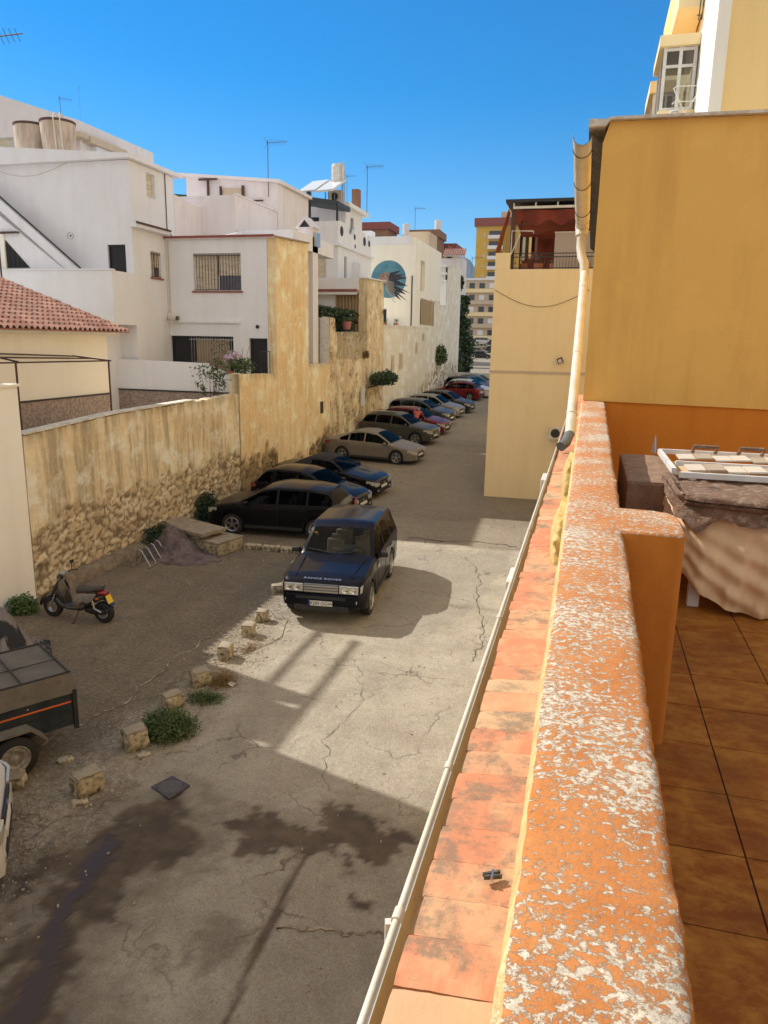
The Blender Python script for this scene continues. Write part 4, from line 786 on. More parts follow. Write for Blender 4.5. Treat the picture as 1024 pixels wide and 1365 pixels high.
bxo(ev, 'mortar_bed', -.262, -.03, -.6, 19.5, 4.70, 4.758, M('mortar', (.28, .2, .13), .95, (.18, .13, .09), 20))
# gutter below the tiles
gt = thing('street_gutter', (-.3, 4, 4.68), 'long cream gutter with pipe couplings under the edge of the clay tiles', 'gutter')
def half_pipe(mb, xc, y0, y1, z, r, n=10, th=.004, dz=0, full=False):
    def f(u, v, rad):
        a = PI+PI*u; return (xc+rad*math.cos(a), y0+(y1-y0)*v, z+dz*v+rad*math.sin(a))
    m_ = 24
    mb.grid(lambda u, v: f(u, v, r), n, m_); mb.grid(lambda u, v: f(u, v, r-th), n, m_)
    for u in (0, 1): 
        for v0 in range(m_): 
            mb.add([f(u, v0/m_, r), f(u, (v0+1)/m_, r), f(u, (v0+1)/m_, r-th), f(u, v0/m_, r-th)], [(0, 1, 2, 3)])
mb = MB(); mb.prism([(-.325, 4.715), (-.332, 4.712), (-.332, 4.64), (-.318, 4.60), (-.262, 4.60), (-.262, 4.604), (-.316, 4.605), (-.327, 4.642), (-.327, 4.704), (-.316, 4.704), (-.316, 4.715)][::-1], -.8, 17.5, 'y'); mb.build('channel', m_pvc, gt, norm=True)
mb = MB(); mb.tube([(-.33, -.8, 4.715), (-.33, 17.5, 4.715)], .0085, 8); mb.build('rim', m_pvc, gt, smooth=60)
for y in (1.42, 2.06, 3.4, 5.2, 7.2, 9.6, 12.4): mb = MB(); mb.tube([(-.33, y-.018, 4.715), (-.33, y+.018, 4.715)], .0125, 10); mb.build('coupling', m_pvc, gt, smooth=60)
# our building facade below
fb_ = thing('terrace_building', (3, 3, 0), 'yellow rendered building carrying the terrace, seen edge on below the gutter', 'building')
mb = MB(); block(mb, -.255, 7, -6, 9.3, 0, 4.12, hl=[(2.2, 3.0, 1.9, 3.4), (5.5, 6.6, 1.9, 3.3), (9, 9.2, 2, 3)], top=False); mb.build('wall', m_yellow, fb_); mb = MB(); block(mb, -.255, -.2, -6, 9.3, 4.12, 4.7, top=False); mb.build('wall_head', m_yellow, fb_)
sh = thing('window_shutter', (-.6, 2.95, 3.2), 'open white framed window leaf sticking out below the gutter near the bottom edge', 'window leaf')
mb = MB(); A = Vector((-.27, 3.22, 3.2)); B = Vector((-.77, 3.04, 3.2)); d = (B-A); nrm = Vector((-d.y, d.x, 0)).normalized()*.02
for f0, f1, z0, z1 in ((0, .1, 2.4, 3.2), (.9, 1, 2.4, 3.2), (.1, .9, 3.12, 3.2), (.1, .9, 2.4, 2.48)): c_ = A+d*(f0+f1)/2; mb.obox((c_.x, c_.y, (z0+z1)/2), d*(f1-f0)/2, nrm, (0, 0, (z1-z0)/2))
mb.build('frame', m_white_paint, sh); mb = MB(); c_ = A+d*.5; mb.obox((c_.x, c_.y, 2.8), d*.4, nrm*.3, (0, 0, .32)); mb.build('pane', M('grey_pane', (.32, .36, .38), .2), sh)
for y, z, h, lab in ((6.2, 4.0, .45, 'lower white box on the facade just below the gutter, nearer the camera'), (10.8, 4.1, .6, 'white box under the gutter, nearer the pale yellow building'), (8.1, 3.9, .2, 'small white bracket box under the gutter between the two larger ones')):
    wb = thing('meter_box', (-.45, y, z), lab, 'meter box'); bxo(wb, 'casing', -.56, -.257, y, y+h, z-.35, z, m_white_paint, .015); bxo(wb, 'door', -.52, -.3, y-.012, y-.001, z-.3, z-.05, m_pvc)
# terrace floor: tiles with joints
m, t, bb = nt('brown_floor_tile'); tn = attr(t, 'tone'); c = mix(t, tn, (.24, .07, .014), (.31, .10, .018)); c = mix(t, ramp(t, noi(t, 9, 9, .7, (.9, 1.4, 1), dist=.3), .42, .68), c, (.42, .19, .035)); c = mix(t, ramp(t, noi(t, 2.2, 7, .6), .5, .7, 0, .7), c, (.16, .05, .014)); c = mix(t, ramp(t, noi(t, 60, 4, .6), .7, .74, 0, .6), c, (.5, .42, .34)); t.links.new(c, bb.inputs['Base Color']); bb.inputs['Roughness'].default_value = .62; bb.inputs['Specular IOR Level'].default_value = .12; bump(t, bb, noi(t, 8, 8, .6), .25, .006)
tf_ = MB(); tn = []; P_ = .41
for i in range(14):
    for j in range(-8, 30):
        x0 = .29+i*P_; y0 = j*P_+.23-(.0 if i % 2 else .0); 
        if y0 > 9.2: continue
        g_ = .0035; z = 4.15+random.uniform(-.001, .001); n0 = len(tf_.f); tf_.prism([(x0+g_, y0+g_), (x0+P_-g_, y0+g_), (x0+P_-g_, y0+P_-g_), (x0+g_, y0+P_-g_)], 4.13, z, 'z'); tn += [random.random()]*(len(tf_.f)-n0)
o = tf_.build('terrace_floor', m, None, bev=0); facattr(o, 'tone', tn); tag(o, kind='structure')
o = bxo(None, 'floor_screed', .0, 6.1, -3, 9.3, 4.12, 4.142, M('dark_joint', (.045, .025, .018), .9)); o['kind'] = 'structure'
# big yellow building
by = thing('yellow_building', (3, 12, 5), 'large ochre yellow rendered building with a rough roof edge closing the terrace', 'building')
mb = MB()
mb.prism([(-.045, 5.36), (8, 5.24), (8, 8.33), (.02, 8.42), (-.045, 8.2)], 9.3, 20, 'y'); mb.build('upper_wall', m_yellow, by)
m_orange = plaster('orange_zocalo', (.72, .25, .03), (.56, .17, .02), .5); mb = MB(); mb.prism([(-.03, 4.13), (8, 4.13), (8, 5.24), (-.03, 5.36)], 9.325, 19.9, 'y'); mb.build('lower_band', m_orange, by)
mb = MB(); block(mb, -.25, 8, 9.31, 20, 0, 4.12); mb.build('ground_floor', m_yellow2, by)
def re_(u, v):
    return (-.21+u*8.2, 9.24+v*10.8 if v > .01 else 9.24+.012*fb(u*30, 0, 0, 2), 8.425-u*.085+.012*fb(u*40, v*20, 1, 1.5))
mb = MB(); mb.prism([(-.21, 8.365), (-.03, 8.36), (.0, 8.40), (.03, 8.422), (8, 8.335), (8, 8.37), (.03, 8.452), (-.03, 8.43), (-.21, 8.44)], 9.22, 20, 'y'); mb.build('roof_edge', M('lime_edge', (.72, .66, .56), .9, (.5, .42, .32), 9, bs=.6, bsc=30), by)
mb = MB(); mb.grid(lambda u, v: (-.205+u*.16, 9.3+v*10.5, 8.33-.14*u+.018*math.sin(v*10.5/.19*2*PI)), 3, 330); mb.build('corrugated_soffit', M('dark_sheet', (.05, .04, .028), .9, (.10, .08, .055), 10), by, norm=False, smooth=70)  # dark brown sheet colour
# curved lime lumps on the roof edge
mb = MB(); mb.tube([(.62, 9.25, 8.42), (.64, 9.25, 8.47), (.70, 9.25, 8.48), (.74, 9.25, 8.42)], .016, 6); mb.build('edge_hook', m_white, by)
# roof gutter and downpipe
rg = thing('roof_gutter', (-.25, 9, 8.2), 'cream half round roof gutter with wire brackets and an offset downpipe at the building corner', 'gutter')
mb = MB(); half_pipe(mb, -.262, 9.0, 12.0, 8.22, .1, 14, .005, -.42); mb.build('channel', m_pvc, rg, norm=False, smooth=60)
mb = MB(); mb.tube([(-.362, 9.0, 8.22), (-.362, 12, 7.80)], .006, 6); mb.build('rim', m_pvc, rg)
for y in (9.35, 10.4, 11.5, 11.95):
    z = 8.22-(y-9)*.14; mb = MB(); mb.tube([(-.262+.104*math.cos(a), y, z+.104*math.sin(a)) for a in [PI+PI*k/12 for k in range(13)]], .005, 5); mb.build('bracket', m_rust, rg)
mb = MB(); mb.tube([(-.262, 11.9, 7.78), (-.262, 12.05, 7.72), (-.262, 12.0, 7.58)], [.095, .1, .085], 14); mb.build('outlet', m_pvc, rg, smooth=50)
mb = MB(); mb.tube([(-.262, 12.0, 7.60), (-.26, 11.98, 7.42), (-.235, 11.9, 7.28), (-.19, 11.82, 7.18), (-.175, 11.78, 7.0)], .066, 14); mb.build('elbow', m_pvc, rg, smooth=50)
mb = MB(); mb.tube([(-.175, 11.78, 7.04), (-.17, 11.0, 6.4), (-.165, 9.9, 5.6), (-.165, 9.0, 4.98)], .06, 16); mb.build('downpipe', m_pvc, rg, smooth=50)
mb = MB(); mb.tube([(-.165, 9.02, 4.99), (-.20, 8.85, 4.90), (-.25, 8.75, 4.86)], .058, 12, cap=True); mb.build('shoe', M('grey_pvc', (.13, .14, .15), .5), rg, smooth=50)
for q in ((-.174, 11.5, 6.81), (-.168, 10.3, 5.89), (-.165, 9.3, 5.19)): 
    mb = MB(); q = Vector(q); d = Vector((0, .75, .55)).normalized()*.02; mb.tube([q-d, q+d], .065, 14); mb.build('clip', m_pvc, rg, smooth=50)
# --- upper right tower with glazed bay
tw = thing('corner_tower', (4, 22, 5), 'tall yellow tower rising over the big yellow building, with glazed balcony bays', 'building')
mb = MB(); block(mb, 1.8, 9, 16, 34, 5, 18, hl=[(19.3, 19.8, 10.9, 12.4), (21.5, 22.3, 11, 12.4)]); mb.build('wall', m_tower, tw); bxo(tw, 'corner_pilaster', 1.74, 1.96, 15.95, 16.25, 5, 18, m_cream)
fcl = MB(); fcl.box(1.765, 1.798, 16.26, 19.2, 5, 18); fcl.build('side_facing', m_cream, tw)
def bay(y0, y1, x0, z0, zf, z1, zt):
    by_ = MB(); by_.box(x0, 1.76, y0, y1, z0, zf); by_ = by_.build('bay', m_yellow2, tw)
    bxo(by_, 'bay_roof', x0-.08, 1.76, y0-.08, y1+.05, z1, zt, m_yellow2, .01)
    mb = MB()
    for x in (x0+.02, x0+.34, 1.66): mb.box(x, x+.07, y0+.02, y0+.08, zf, z1)
    for z in (zf+.002, zf+1.0*(z1-zf)*.68, z1-.07): mb.box(x0+.02, 1.73, y0+.03, y0+.075, z, z+.06)
    for y in (y0+.02, (y0+y1)/2, y1-.08): mb.box(x0+.02, x0+.08, y+.001, y+.06, zf, z1)
    for z in (zf+.003, z1-.072): mb.box(x0+.03, x0+.075, y0+.03, y1-.02, z, z+.06)
    w = mb.build('window_frame', m_white_paint, by_); mb = MB(); mb.box(x0+.05, 1.72, y0+.045, y0+.052, zf, z1); mb.box(x0+.045, x0+.052, y0+.06, y1, zf, z1); mb.build('pane', glassmat('bay_glass', (.5, .55, .6), .4), w)
    return by_
bb_ = bay(18.8, 20.6, 1.02, 9.2, 11.05, 12.3, 12.52); bay(24, 26, 1.12, 9.2, 11.2, 12.9, 13.2); bay(18.8, 20.6, 1.25, 13.05, 14.2, 15.5, 15.8)
mb = MB(); 
for z in (11.15, 11.45): mb.tube([(1.8, 18.6, z), (1.35, 18.55, z), (1.3, 18.7, z)], .012, 5)
mb.tube([(1.3, 18.68, 11.45), (1.55, 18.5, 10.9), (1.8, 18.6, 11.3)], .012, 5); mb.build('laundry_bracket', m_white_paint, tw)
mb = MB(); 
for x in (.0, .06): mb.tube([(1.72-x, 18.6, 12.7), (1.72-x, 18.0, 14.6)], .012, 5)
for k in range(6): mb.tube([(1.7, 18.6-k*.1, 12.8+k*.32), (1.62, 18.6-k*.1, 12.8+k*.32)], .01, 4)
mb.build('drying_rack', m_black, tw)
for k, (c, y) in enumerate(((m_dark, 23.7), (m_lilac, 23.5), (m_brownb, 23.3))):
    mb = MB(); mb.grid(lambda u, v: (1.0+u*.25, y+.04*math.sin(u*9), 11.3+v*.75), 6, 1); tag(mb.build('hanging_laundry', c, None, norm=False), ('black', 'pale', 'brown')[k]+' garment hanging below the small far bay of the tower', 'laundry')
bxo(tw, 'blue_panel', 1.05, 1.11, 19, 20.4, 10.5, 11.0, m_white)
# --- second, pale yellow building with roof terrace
y2 = thing('pale_yellow_building', (0, 34, .3), 'pale yellow building end wall with a ledge and roof terrace under a dark canopy', 'building')
Y2 = 27.9
mb = MB(); block(mb, -3.53, 6, Y2, 60, .1, 8.6); mb.build('wall', m_yellow2, y2); bxo(y2, 'ledge', -3.56, 6, Y2-.03, Y2-.002, 4.98, 5.06, m_beige)
bxo(y2, 'corner_parapet', -3.53, -3.0, Y2, Y2+.3, 8.602, 9.16, m_yellow2); bxo(y2, 'side_parapet', -3.53, -3.3, Y2+.302, 50, 8.602, 9.16, m_yellow2)
mb = MB(); mb.box(-3.25, 3, Y2-.1, 36, 10.82, 10.92); mb.build('canopy_roof', m_black, y2); bxo(y2, 'canopy_beam', -3.0, 3, Y2+.0, Y2+.08, 10.62, 10.7, m_white_paint)
for k in range(8): mb = MB(); mb.box(-3.0+k*.75, -2.95+k*.75, Y2+.01, Y2+.07, 10.702, 10.82); mb.build('canopy_bracket', m_white_paint, y2)
mb = MB(); mb.box(-3.05, -2.9, Y2+.1, Y2+.22, 8.6, 10.8); mb.box(-2.75, -2.7, Y2+.5, Y2+.55, 8.6, 10.8); mb.build('canopy_post', m_rust, y2)
mb = MB(); mb.grid(lambda u, v: (-3.0+u*6, Y2+.15+v*4, 10.55-.35*v-.09*abs(math.sin(v*8)+.3*math.sin(u*18+v*3))-.04*math.sin(u*20)), 60, 30); mb.grid(lambda u, v: (-3.0+u*6, Y2+.1+.05*math.sin(u*34), 10.58-v*(.42+.1*math.cos(u*45))), 80, 4)
tag(mb.build('terrace_awning', m_red_awn, None, norm=False, smooth=70), 'dark red fabric awning sagging under the dark canopy of the pale yellow building', 'awning')
mb = MB(); mb.grid(lambda u, v: (-3.05-.05*u-(.1+.42*v)*(1-u*.25)-.0, Y2-.05+.9*u+.04*math.sin(v*9), 10.62-1.5*v+.1*u*v), 10, 16)
tag(mb.build('side_curtain', M('orange_canvas', (.44, .12, .025), .85, (.34, .085, .02), 2), None, norm=False, smooth=70), 'orange canvas flap hanging outward at the corner of the roof terrace', 'curtain')
mb = MB(); mb.grid(lambda u, v: (-3.0+u*6.0, Y2+4.2+.06*math.sin(u*40), 8.62+v*2), 60, 2); tag(mb.build('back_curtain', m_red_awn, None, norm=False, smooth=70), 'dark red curtain closing the back of the roof terrace', 'curtain')
sc = thing('terrace_screen', (-.7, Y2+.5, 8.6), 'grey speckled panel screen behind the railing of the roof terrace', 'screen'); mb = MB(); mb.box(-1.52, 1.0, Y2+.45, Y2+.5, 8.62, 9.86); mb.build('panel', M('speckled_panel', (.50, .43, .38), .8, (.36, .3, .27), 60), sc); bxo(sc, 'panel_frame', -1.54, 1.02, Y2+.44, Y2+.51, 9.862, 9.9, m_white_paint)
mb = MB()
for k in range(25): mb.box(-1.5+k*.105, -1.487+k*.105, Y2+.05, Y2+.065, 8.62, 9.08)
for z in (8.63, 9.0, 9.12): mb.box(-2.95, 1.3, Y2+.045, Y2+.07, z, z+.03)
for k in range(11): mb.box(-2.95+k*.14, -2.94+k*.14, Y2+.05, Y2+.06, 8.62, 9.1)
mb.build('railing', m_black, y2)
fr = thing('clothes_rack', (-2.7, Y2+.3, 8.6), 'white metal frame holding clothes at the corner of the roof terrace', 'clothes rack'); mb = MB(); mb.tube([(-3.0, Y2+.05, 9.16), (-3.0, Y2+.05, 9.9), (-2.25, Y2+.05, 9.88), (-2.25, Y2+.05, 9.8)], .02, 5); mb.tube([(-3.0, Y2+.05, 9.1), (-2.7, Y2+.05, 9.8)], .018, 5); mb.build('frame', m_white_paint, fr)
for k, c in enumerate((m_beige, m_dark, m_white, m_green_d, m_yellow2, m_dark, m_brownb)):
    mb = MB(); mb.grid(lambda u, v: (-2.85+k*.11+u*.09, Y2+.35+.03*math.sin(u*12+k), 9.72-v*(.5+.35*((k*37) % 5)/5)), 4, 3); mb.build('garment', c, fr, norm=False)
for k in range(5):
    x = -2.6+k*.55; pt = thing('terrace_plant', (x, Y2+.7, 8.6), ('first', 'second', 'third', 'fourth', 'fifth')[k]+' dark plant from the left behind the roof terrace railing', 'potted plant', 'plants behind the roof terrace railing'); mb = MB(); mb.lathe([(.001, 0), (.13, 0), (.17, .25), (.15, .25)], (x, Y2+.7, 8.6), 'z', 10); mb.build('pot', m_pot, pt); mb = MB()
    for q in range(110): p = Vector((random.gauss(0, .13), random.gauss(0, .13), random.uniform(.2, .62 if k < 3 else .42))); a = Vector([random.uniform(-1, 1) for _ in range(3)])*.06; b_ = Vector([random.uniform(-1, 1) for _ in range(3)])*.05; mb.add([(x+p.x, Y2+.7+p.y, 8.6+p.z), (x+p.x+a.x, Y2+.7+p.y+a.y, 8.6+p.z+a.z), (x+p.x+b_.x, Y2+.7+p.y+b_.y, 8.6+p.z+b_.z)], [(0, 1, 2)])
    mb.build('foliage', m_green_d, pt, norm=False)
sl = thing('floodlight', (-1.05, Y2, 5.4), 'small black square floodlight on the pale yellow end wall', 'lamp'); mb = MB(); mb.obox((-1.03, Y2-.14, 5.46), (.09, 0, .04), (0, .03, 0), (-.04, -.03, .09)); mb.build('housing', m_black, sl); mb = MB(); mb.obox((-1.03, Y2-.175, 5.45), (.06, 0, .027), (0, .004, 0), (-.027, -.02, .06)); mb.build('lens', m_white_paint, sl); mb = MB(); mb.tube([(-1.0, Y2, 5.42), (-1.03, Y2-.12, 5.46)], .015, 5); mb.build('bracket', m_black, sl)
ac = thing('air_conditioner', (-1.0, Y2-.2, 2.7), 'cream air conditioner unit on the pale yellow wall beside the gutter', 'air conditioner'); bxo(ac, 'housing', -1.25, -.75, Y2-.32, Y2-.003, 2.65, 3.1, m_pvc, .02); mb = MB(); mb.lathe([(.16, 0), (.16, -.012), (.001, -.012)], (-1.02, Y2-.322, 2.88), 'y', 18); mb.build('fan', m_black, ac); mb = MB(); mb.tube([(-.9, Y2-.1, 2.65), (-.95, Y2-.08, .6)], .03, 6); mb.build('pipe', m_pvc, ac)
mb = MB(); mb.tube([(-3.5+3.3*k/20, Y2-.02, 7.9-1.3*math.sin(PI*k/20)**1*.45) for k in range(21)], .008, 4); mb.build('sagging_cable', m_rust, y2)
# ---------------- terrace furniture
bx_ = thing('covered_box', (.57, 7, 4.15), 'brown covered box standing against the parapet behind the pier', 'box')
mb = MB(); mb.box(.36, .78, 6.2, 7.8, 4.15, 4.95); mb.build('box', M('brown_cover', (.30, .19, .12), .95, (.2, .125, .08), 12, bs=.6, bsc=40), bx_, bev=.03)
m_blanket = M('brown_blanket', (.20, .115, .07), .95, (.36, .26, .19), 16, .48, .7, bs=.9, bsc=70, c3=(.07, .045, .035), sc3=5)
mb = MB(); mb.grid(lambda u, v: (.50+u*.28, 5.9+v*.5+.03*math.sin(u*9), 4.2+.8*(u**.5)*(.4+.6*v)), 10, 10); mb.build('hanging_cover', m_blanket, bx_, norm=False, smooth=80)
tb = thing('covered_table', (1.4, 6.4, 4.15), 'table wrapped in a creased cream cloth with one white leg showing', 'table')
bxo(tb, 'leg', .82, .90, 5.57, 5.64, 4.15, 4.855, m_white_paint, .005); bxo(tb, 'leg', 2.4, 2.48, 5.57, 5.64, 4.15, 4.86, m_white_paint, .005); bxo(tb, 'leg', .80, .88, 7.6, 7.68, 4.15, 4.86, m_white_paint, .005); bxo(tb, 'leg', 2.4, 2.48, 7.6, 7.68, 4.15, 4.86, m_white_paint, .005)
bxo(tb, 'tabletop', .76, 2.55, 5.56, 7.6, 4.86, 4.9, m_white_paint)
TP = [(0, (.70, 6.5)), (.27, (.71, 5.68)), (.31, (.735, 5.56)), (.35, (.82, 5.52)), (1, (2.6, 5.44))]; BP = [(0, (.68, 6.45)), (.26, (.69, 5.66)), (.31, (.73, 5.50)), (.36, (.84, 5.44)), (1, (2.6, 5.34))]
def pth(tab, u): return tuple(interp([(a, p[c]) for a, p in tab], u) for c in (0, 1))
def interp(tab, x):
    if x <= tab[0][0]: return tab[0][1]
    for a, b in zip(tab, tab[1:]):
        if x <= b[0]: return a[1]+(b[1]-a[1])*(x-a[0])/(b[0]-a[0])
    return tab[-1][1]
def cloth(u, v):
    tx, ty = pth(TP, u); bx, by_c = pth(BP, u); w = v**.75; low = interp([(0, 4.75), (.26, 4.52), (.33, 4.40), (.38, 4.29), (.44, 4.20), (.52, 4.165), (1, 4.165)], u)
    s = u*2.9; q = math.sin(s*30+v*1.6+2.2*fb(s, v*.5, 0, 1.1)); f = .020*(abs(q)**.6*math.copysign(1, q))*min(1, v*1.3)*(.5+.5*v)+.012*fb(s, v*.8, 3, 2.0)*v+.045*math.sin(v*PI)+.004*math.sin(s*70+v*2)*v
    f += .012*math.sin((v*1.15-(s-.6)*.55)*24)*math.exp(-((s-1.35)/.55)**2)*min(1, 2*v)
    return (tx+(bx-tx)*w-f*(.9 if u < .29 else .15), ty+(by_c-ty)*w-f*(.15 if u < .29 else 1.0), 4.93-(4.93-low)*v)
mb = MB(); mb.grid(cloth, 210, 70); mb.grid(lambda u, v: (lambda p: (p[0], p[1]+(7.6-p[1])*v, 4.925))(pth(TP, u)), 30, 4); mb.build('cloth', M('cream_cloth', (.74, .53, .32), .9, (.62, .42, .23), 3.5, bs=.1, bsc=200), tb, norm=False, smooth=80)
bl = MB()
def blk(u, v):
    x0, y0 = pth(TP, .06+u*.94); a = v*1.9*PI; r_ = .038+.010*fb(u*7, v, 2, 2)+.010*u
    return (x0-.03+r_*math.cos(a)*.5, y0-.075-r_*math.cos(a)*.8, 4.985-.16*max(0, u-.3)-.02*math.sin(u*6)+r_*math.sin(a))
bl.grid(blk, 90, 16)
def hang(u, v):
    x0, y0 = pth(TP, .02+u*.98); L_ = .085+.15*math.exp(-((u-.34)/.035)**2)+.09*u+.03*math.sin(u*31)+.02*fb(u*9, 0, 0, 2); f = .065+.015*math.sin(u*34+v*3)*v+.012*fb(u*8, v, 4, 2)
    return (x0-f*(1 if u < .3 else .3), y0-f-.055*v, 4.99-.16*max(0, u-.3)-L_*v)
bl.grid(hang, 150, 14)
bl.grid(lambda u, v: (lambda p: (p[0]+.0*v, p[1]+(6.5-p[1])*v, 4.975+.02*fb(p[0]*5, v*3, 0, 2)-.03*math.sin(v*PI)))(pth(TP, .05+u*.95)), 60, 16)
tag(bl.build('blanket', m_blanket, None, norm=False, smooth=80), 'brown speckled blanket rolled along the front edge of the cloth covered table', 'blanket')
bd = thing('slatted_bed_base', (1.5, 7, 5.0), 'white metal bed base with pale wooden slats lying on the covered table', 'bed base')
def rail(n_, pts, w=.018, h=.022): mb = MB(); [mb.obox((Vector(a)+Vector(b))/2, (Vector(b)-Vector(a))/2, ((Vector(b)-Vector(a)).cross(Vector((0, 0, 1)))).normalized()*w, (0, 0, h)) for a, b in zip(pts, pts[1:])]; mb.build(n_, m_white_paint, bd)
rail('side_rail', [(.72, 7.64, 5.01), (.72, 6.32, 5.03)]); rail('end_rail', [(.72, 7.66, 5.01), (2.6, 7.66, 5.01)]); rail('middle_rail', [(.80, 6.96, 5.0), (2.6, 6.96, 5.0)]); rail('front_rail', [(.76, 6.33, 5.0), (2.6, 6.33, 5.0)])
m_s1 = M('pale_slat', (.62, .55, .45), .7, (.52, .44, .34), 4, st=(1, 8, 1)); m_s2 = M('worn_slat', (.42, .34, .25), .75, (.33, .26, .18), 5, st=(1, 8, 1))
for k in range(12):
    for (a, b_) in ((6.36, 6.66), (7.0, 7.30)): mb = MB(); mb.obox((.9+k*.15, (a+b_)/2, 5.035+.01*(k % 2)), (.068, 0, .004), (0, (b_-a)/2, 0), (0, 0, .006)); mb.build('slat', m_s1 if (k+(a > 7)) % 3 != 1 else m_s2, bd)
for k in range(3): mb = MB(); x = 1.0+k*.4; mb.tube([(x, 7.5, 5.04), (x, 7.42, 5.10), (x+.2, 7.42, 5.10), (x+.2, 7.5, 5.04)], .02, 6); mb.build('strap', m_blanket, bd)
mb = MB(); mb.lathe([(.03, 0), (.005, .16), (.001, .18)], (.68, 7.75, 4.98), 'z', 8); tag(mb.build('finial', m_steel, None), 'small grey metal spike beside the far corner of the bed base', 'finial')
# clothes peg on the tiles
pg = thing('clothes_peg', (-.13, 1.5, 4.79), 'dark broken clothes peg lying on the clay tiles', 'clothes peg')
for s_ in (-1, 1):
    mb = MB(); c_ = Vector((-.128, 1.505, 4.803)); d = Vector((.9, .42+.06*s_, 0)).normalized(); nn = Vector((-d.y, d.x, 0)); mb.obox(c_+nn*.0055*s_, d*.021, nn*.0028, (0, 0, .005)); mb.build('leg', M('grey_wood_'+'ab'[s_ > 0], (.06, .05, .045), .8, (.12, .1, .08), 90), pg)
mb = MB(); mb.tube([(-.128, 1.49, 4.805), (-.128, 1.52, 4.805)], .004, 6); mb.build('spring', m_steel, pg)

# ================================================================ CARS  (local: nose at +X, ground z=0)
m_plast = M('black_plastic', (.02, .02, .022), .6); m_lens = M('lamp_lens', (.42, .42, .38), .12, spec=.9, coat=1); m_redl = M('red_lens', (.30, .012, .01), .15, coat=1); m_rim = M('alloy', (.42, .42, .43), .35, metal=.8); m_plate = M('plate_white', (.7, .7, .68), .5); m_platey = M('plate_yellow', (.75, .5, .05), .5)
m_seat = M('beige_seat', (.33, .27, .19), .8); m_seatd = M('dark_seat', (.04, .04, .045), .8); m_orl = M('amber_lens', (.5, .14, .02), .2)
def interp(tab, x):
    if x <= tab[0][0]: return tab[0][1]
    for a, b in zip(tab, tab[1:]):
        if x <= b[0]: return a[1]+(b[1]-a[1])*(x-a[0])/(b[0]-a[0])
    return tab[-1][1]
def sint(tab, x):   # slightly smoothed profile
    w = .05; return (interp(tab, x-w)+2*interp(tab, x)+interp(tab, x+w))/4
SP = {
 'suv': dict(L=4.25, W=1.80, cow=1.05, rf=1.80, rr=3.75, rg=4.08, top=[(0, .60), (.06, .82), (.3, .93), (1.05, 1.06), (1.75, 1.47), (2.2, 1.56), (3.2, 1.55), (3.75, 1.47), (4.08, 1.06), (4.18, .95), (4.25, .6)], bl=(.98, 1.06), xf=.82, xr=3.42, R=.33, pil=[2.25, 3.15], gt=.71),
 'sedan': dict(L=4.58, W=1.77, cow=1.15, rf=1.95, rr=3.15, rg=3.95, top=[(0, .5), (.06, .66), (.4, .78), (1.15, .93), (1.9, 1.35), (2.4, 1.43), (2.9, 1.42), (3.2, 1.36), (3.95, 1.03), (4.4, .99), (4.52, .92), (4.58, .6)], bl=(.87, .96), xf=.9, xr=3.65, R=.31, pil=[2.5, 3.3], gt=.70),
 'hatch': dict(L=4.1, W=1.74, cow=1.0, rf=1.75, rr=3.45, rg=3.85, top=[(0, .52), (.06, .70), (.35, .82), (1.0, .95), (1.7, 1.38), (2.2, 1.47), (3.0, 1.46), (3.5, 1.38), (3.85, 1.0), (4.05, .9), (4.1, .6)], bl=(.88, .98), xf=.8, xr=3.35, R=.31, pil=[2.2, 3.1], gt=.70),
 'cab': dict(L=4.46, W=1.80, cow=1.25, rf=1.95, rr=3.0, rg=3.65, top=[(0, .5), (.06, .68), (.4, .80), (1.25, .95), (1.9, 1.33), (2.3, 1.39), (2.9, 1.37), (3.2, 1.28), (3.65, 1.04), (4.3, 1.0), (4.42, .93), (4.46, .6)], bl=(.9, .98), xf=.85, xr=3.6, R=.33, pil=[2.75], gt=.68),
 'van': dict(L=4.3, W=1.82, cow=.85, rf=1.4, rr=4.1, rg=4.25, top=[(0, .6), (.06, .85), (.3, 1.0), (.85, 1.15), (1.35, 1.66), (1.7, 1.8), (3.6, 1.8), (4.1, 1.76), (4.25, 1.15), (4.28, .95), (4.3, .5)], bl=(1.05, 1.1), xf=.8, xr=3.5, R=.32, pil=[1.95, 2.9], gt=.80),
 'rr': dict(L=4.79, W=1.93, cow=1.5, rf=2.05, rr=4.42, rg=4.70, top=[(0, .74), (.03, .86), (.12, .97), (.35, 1.04), (1.5, 1.15), (2.0, 1.66), (2.3, 1.79), (3.6, 1.79), (4.42, 1.72), (4.70, 1.2), (4.76, 1.05), (4.79, .6)], bl=(1.08, 1.13), xf=.88, xr=3.63, R=.38, pil=[2.62, 3.5], gt=.76),
}
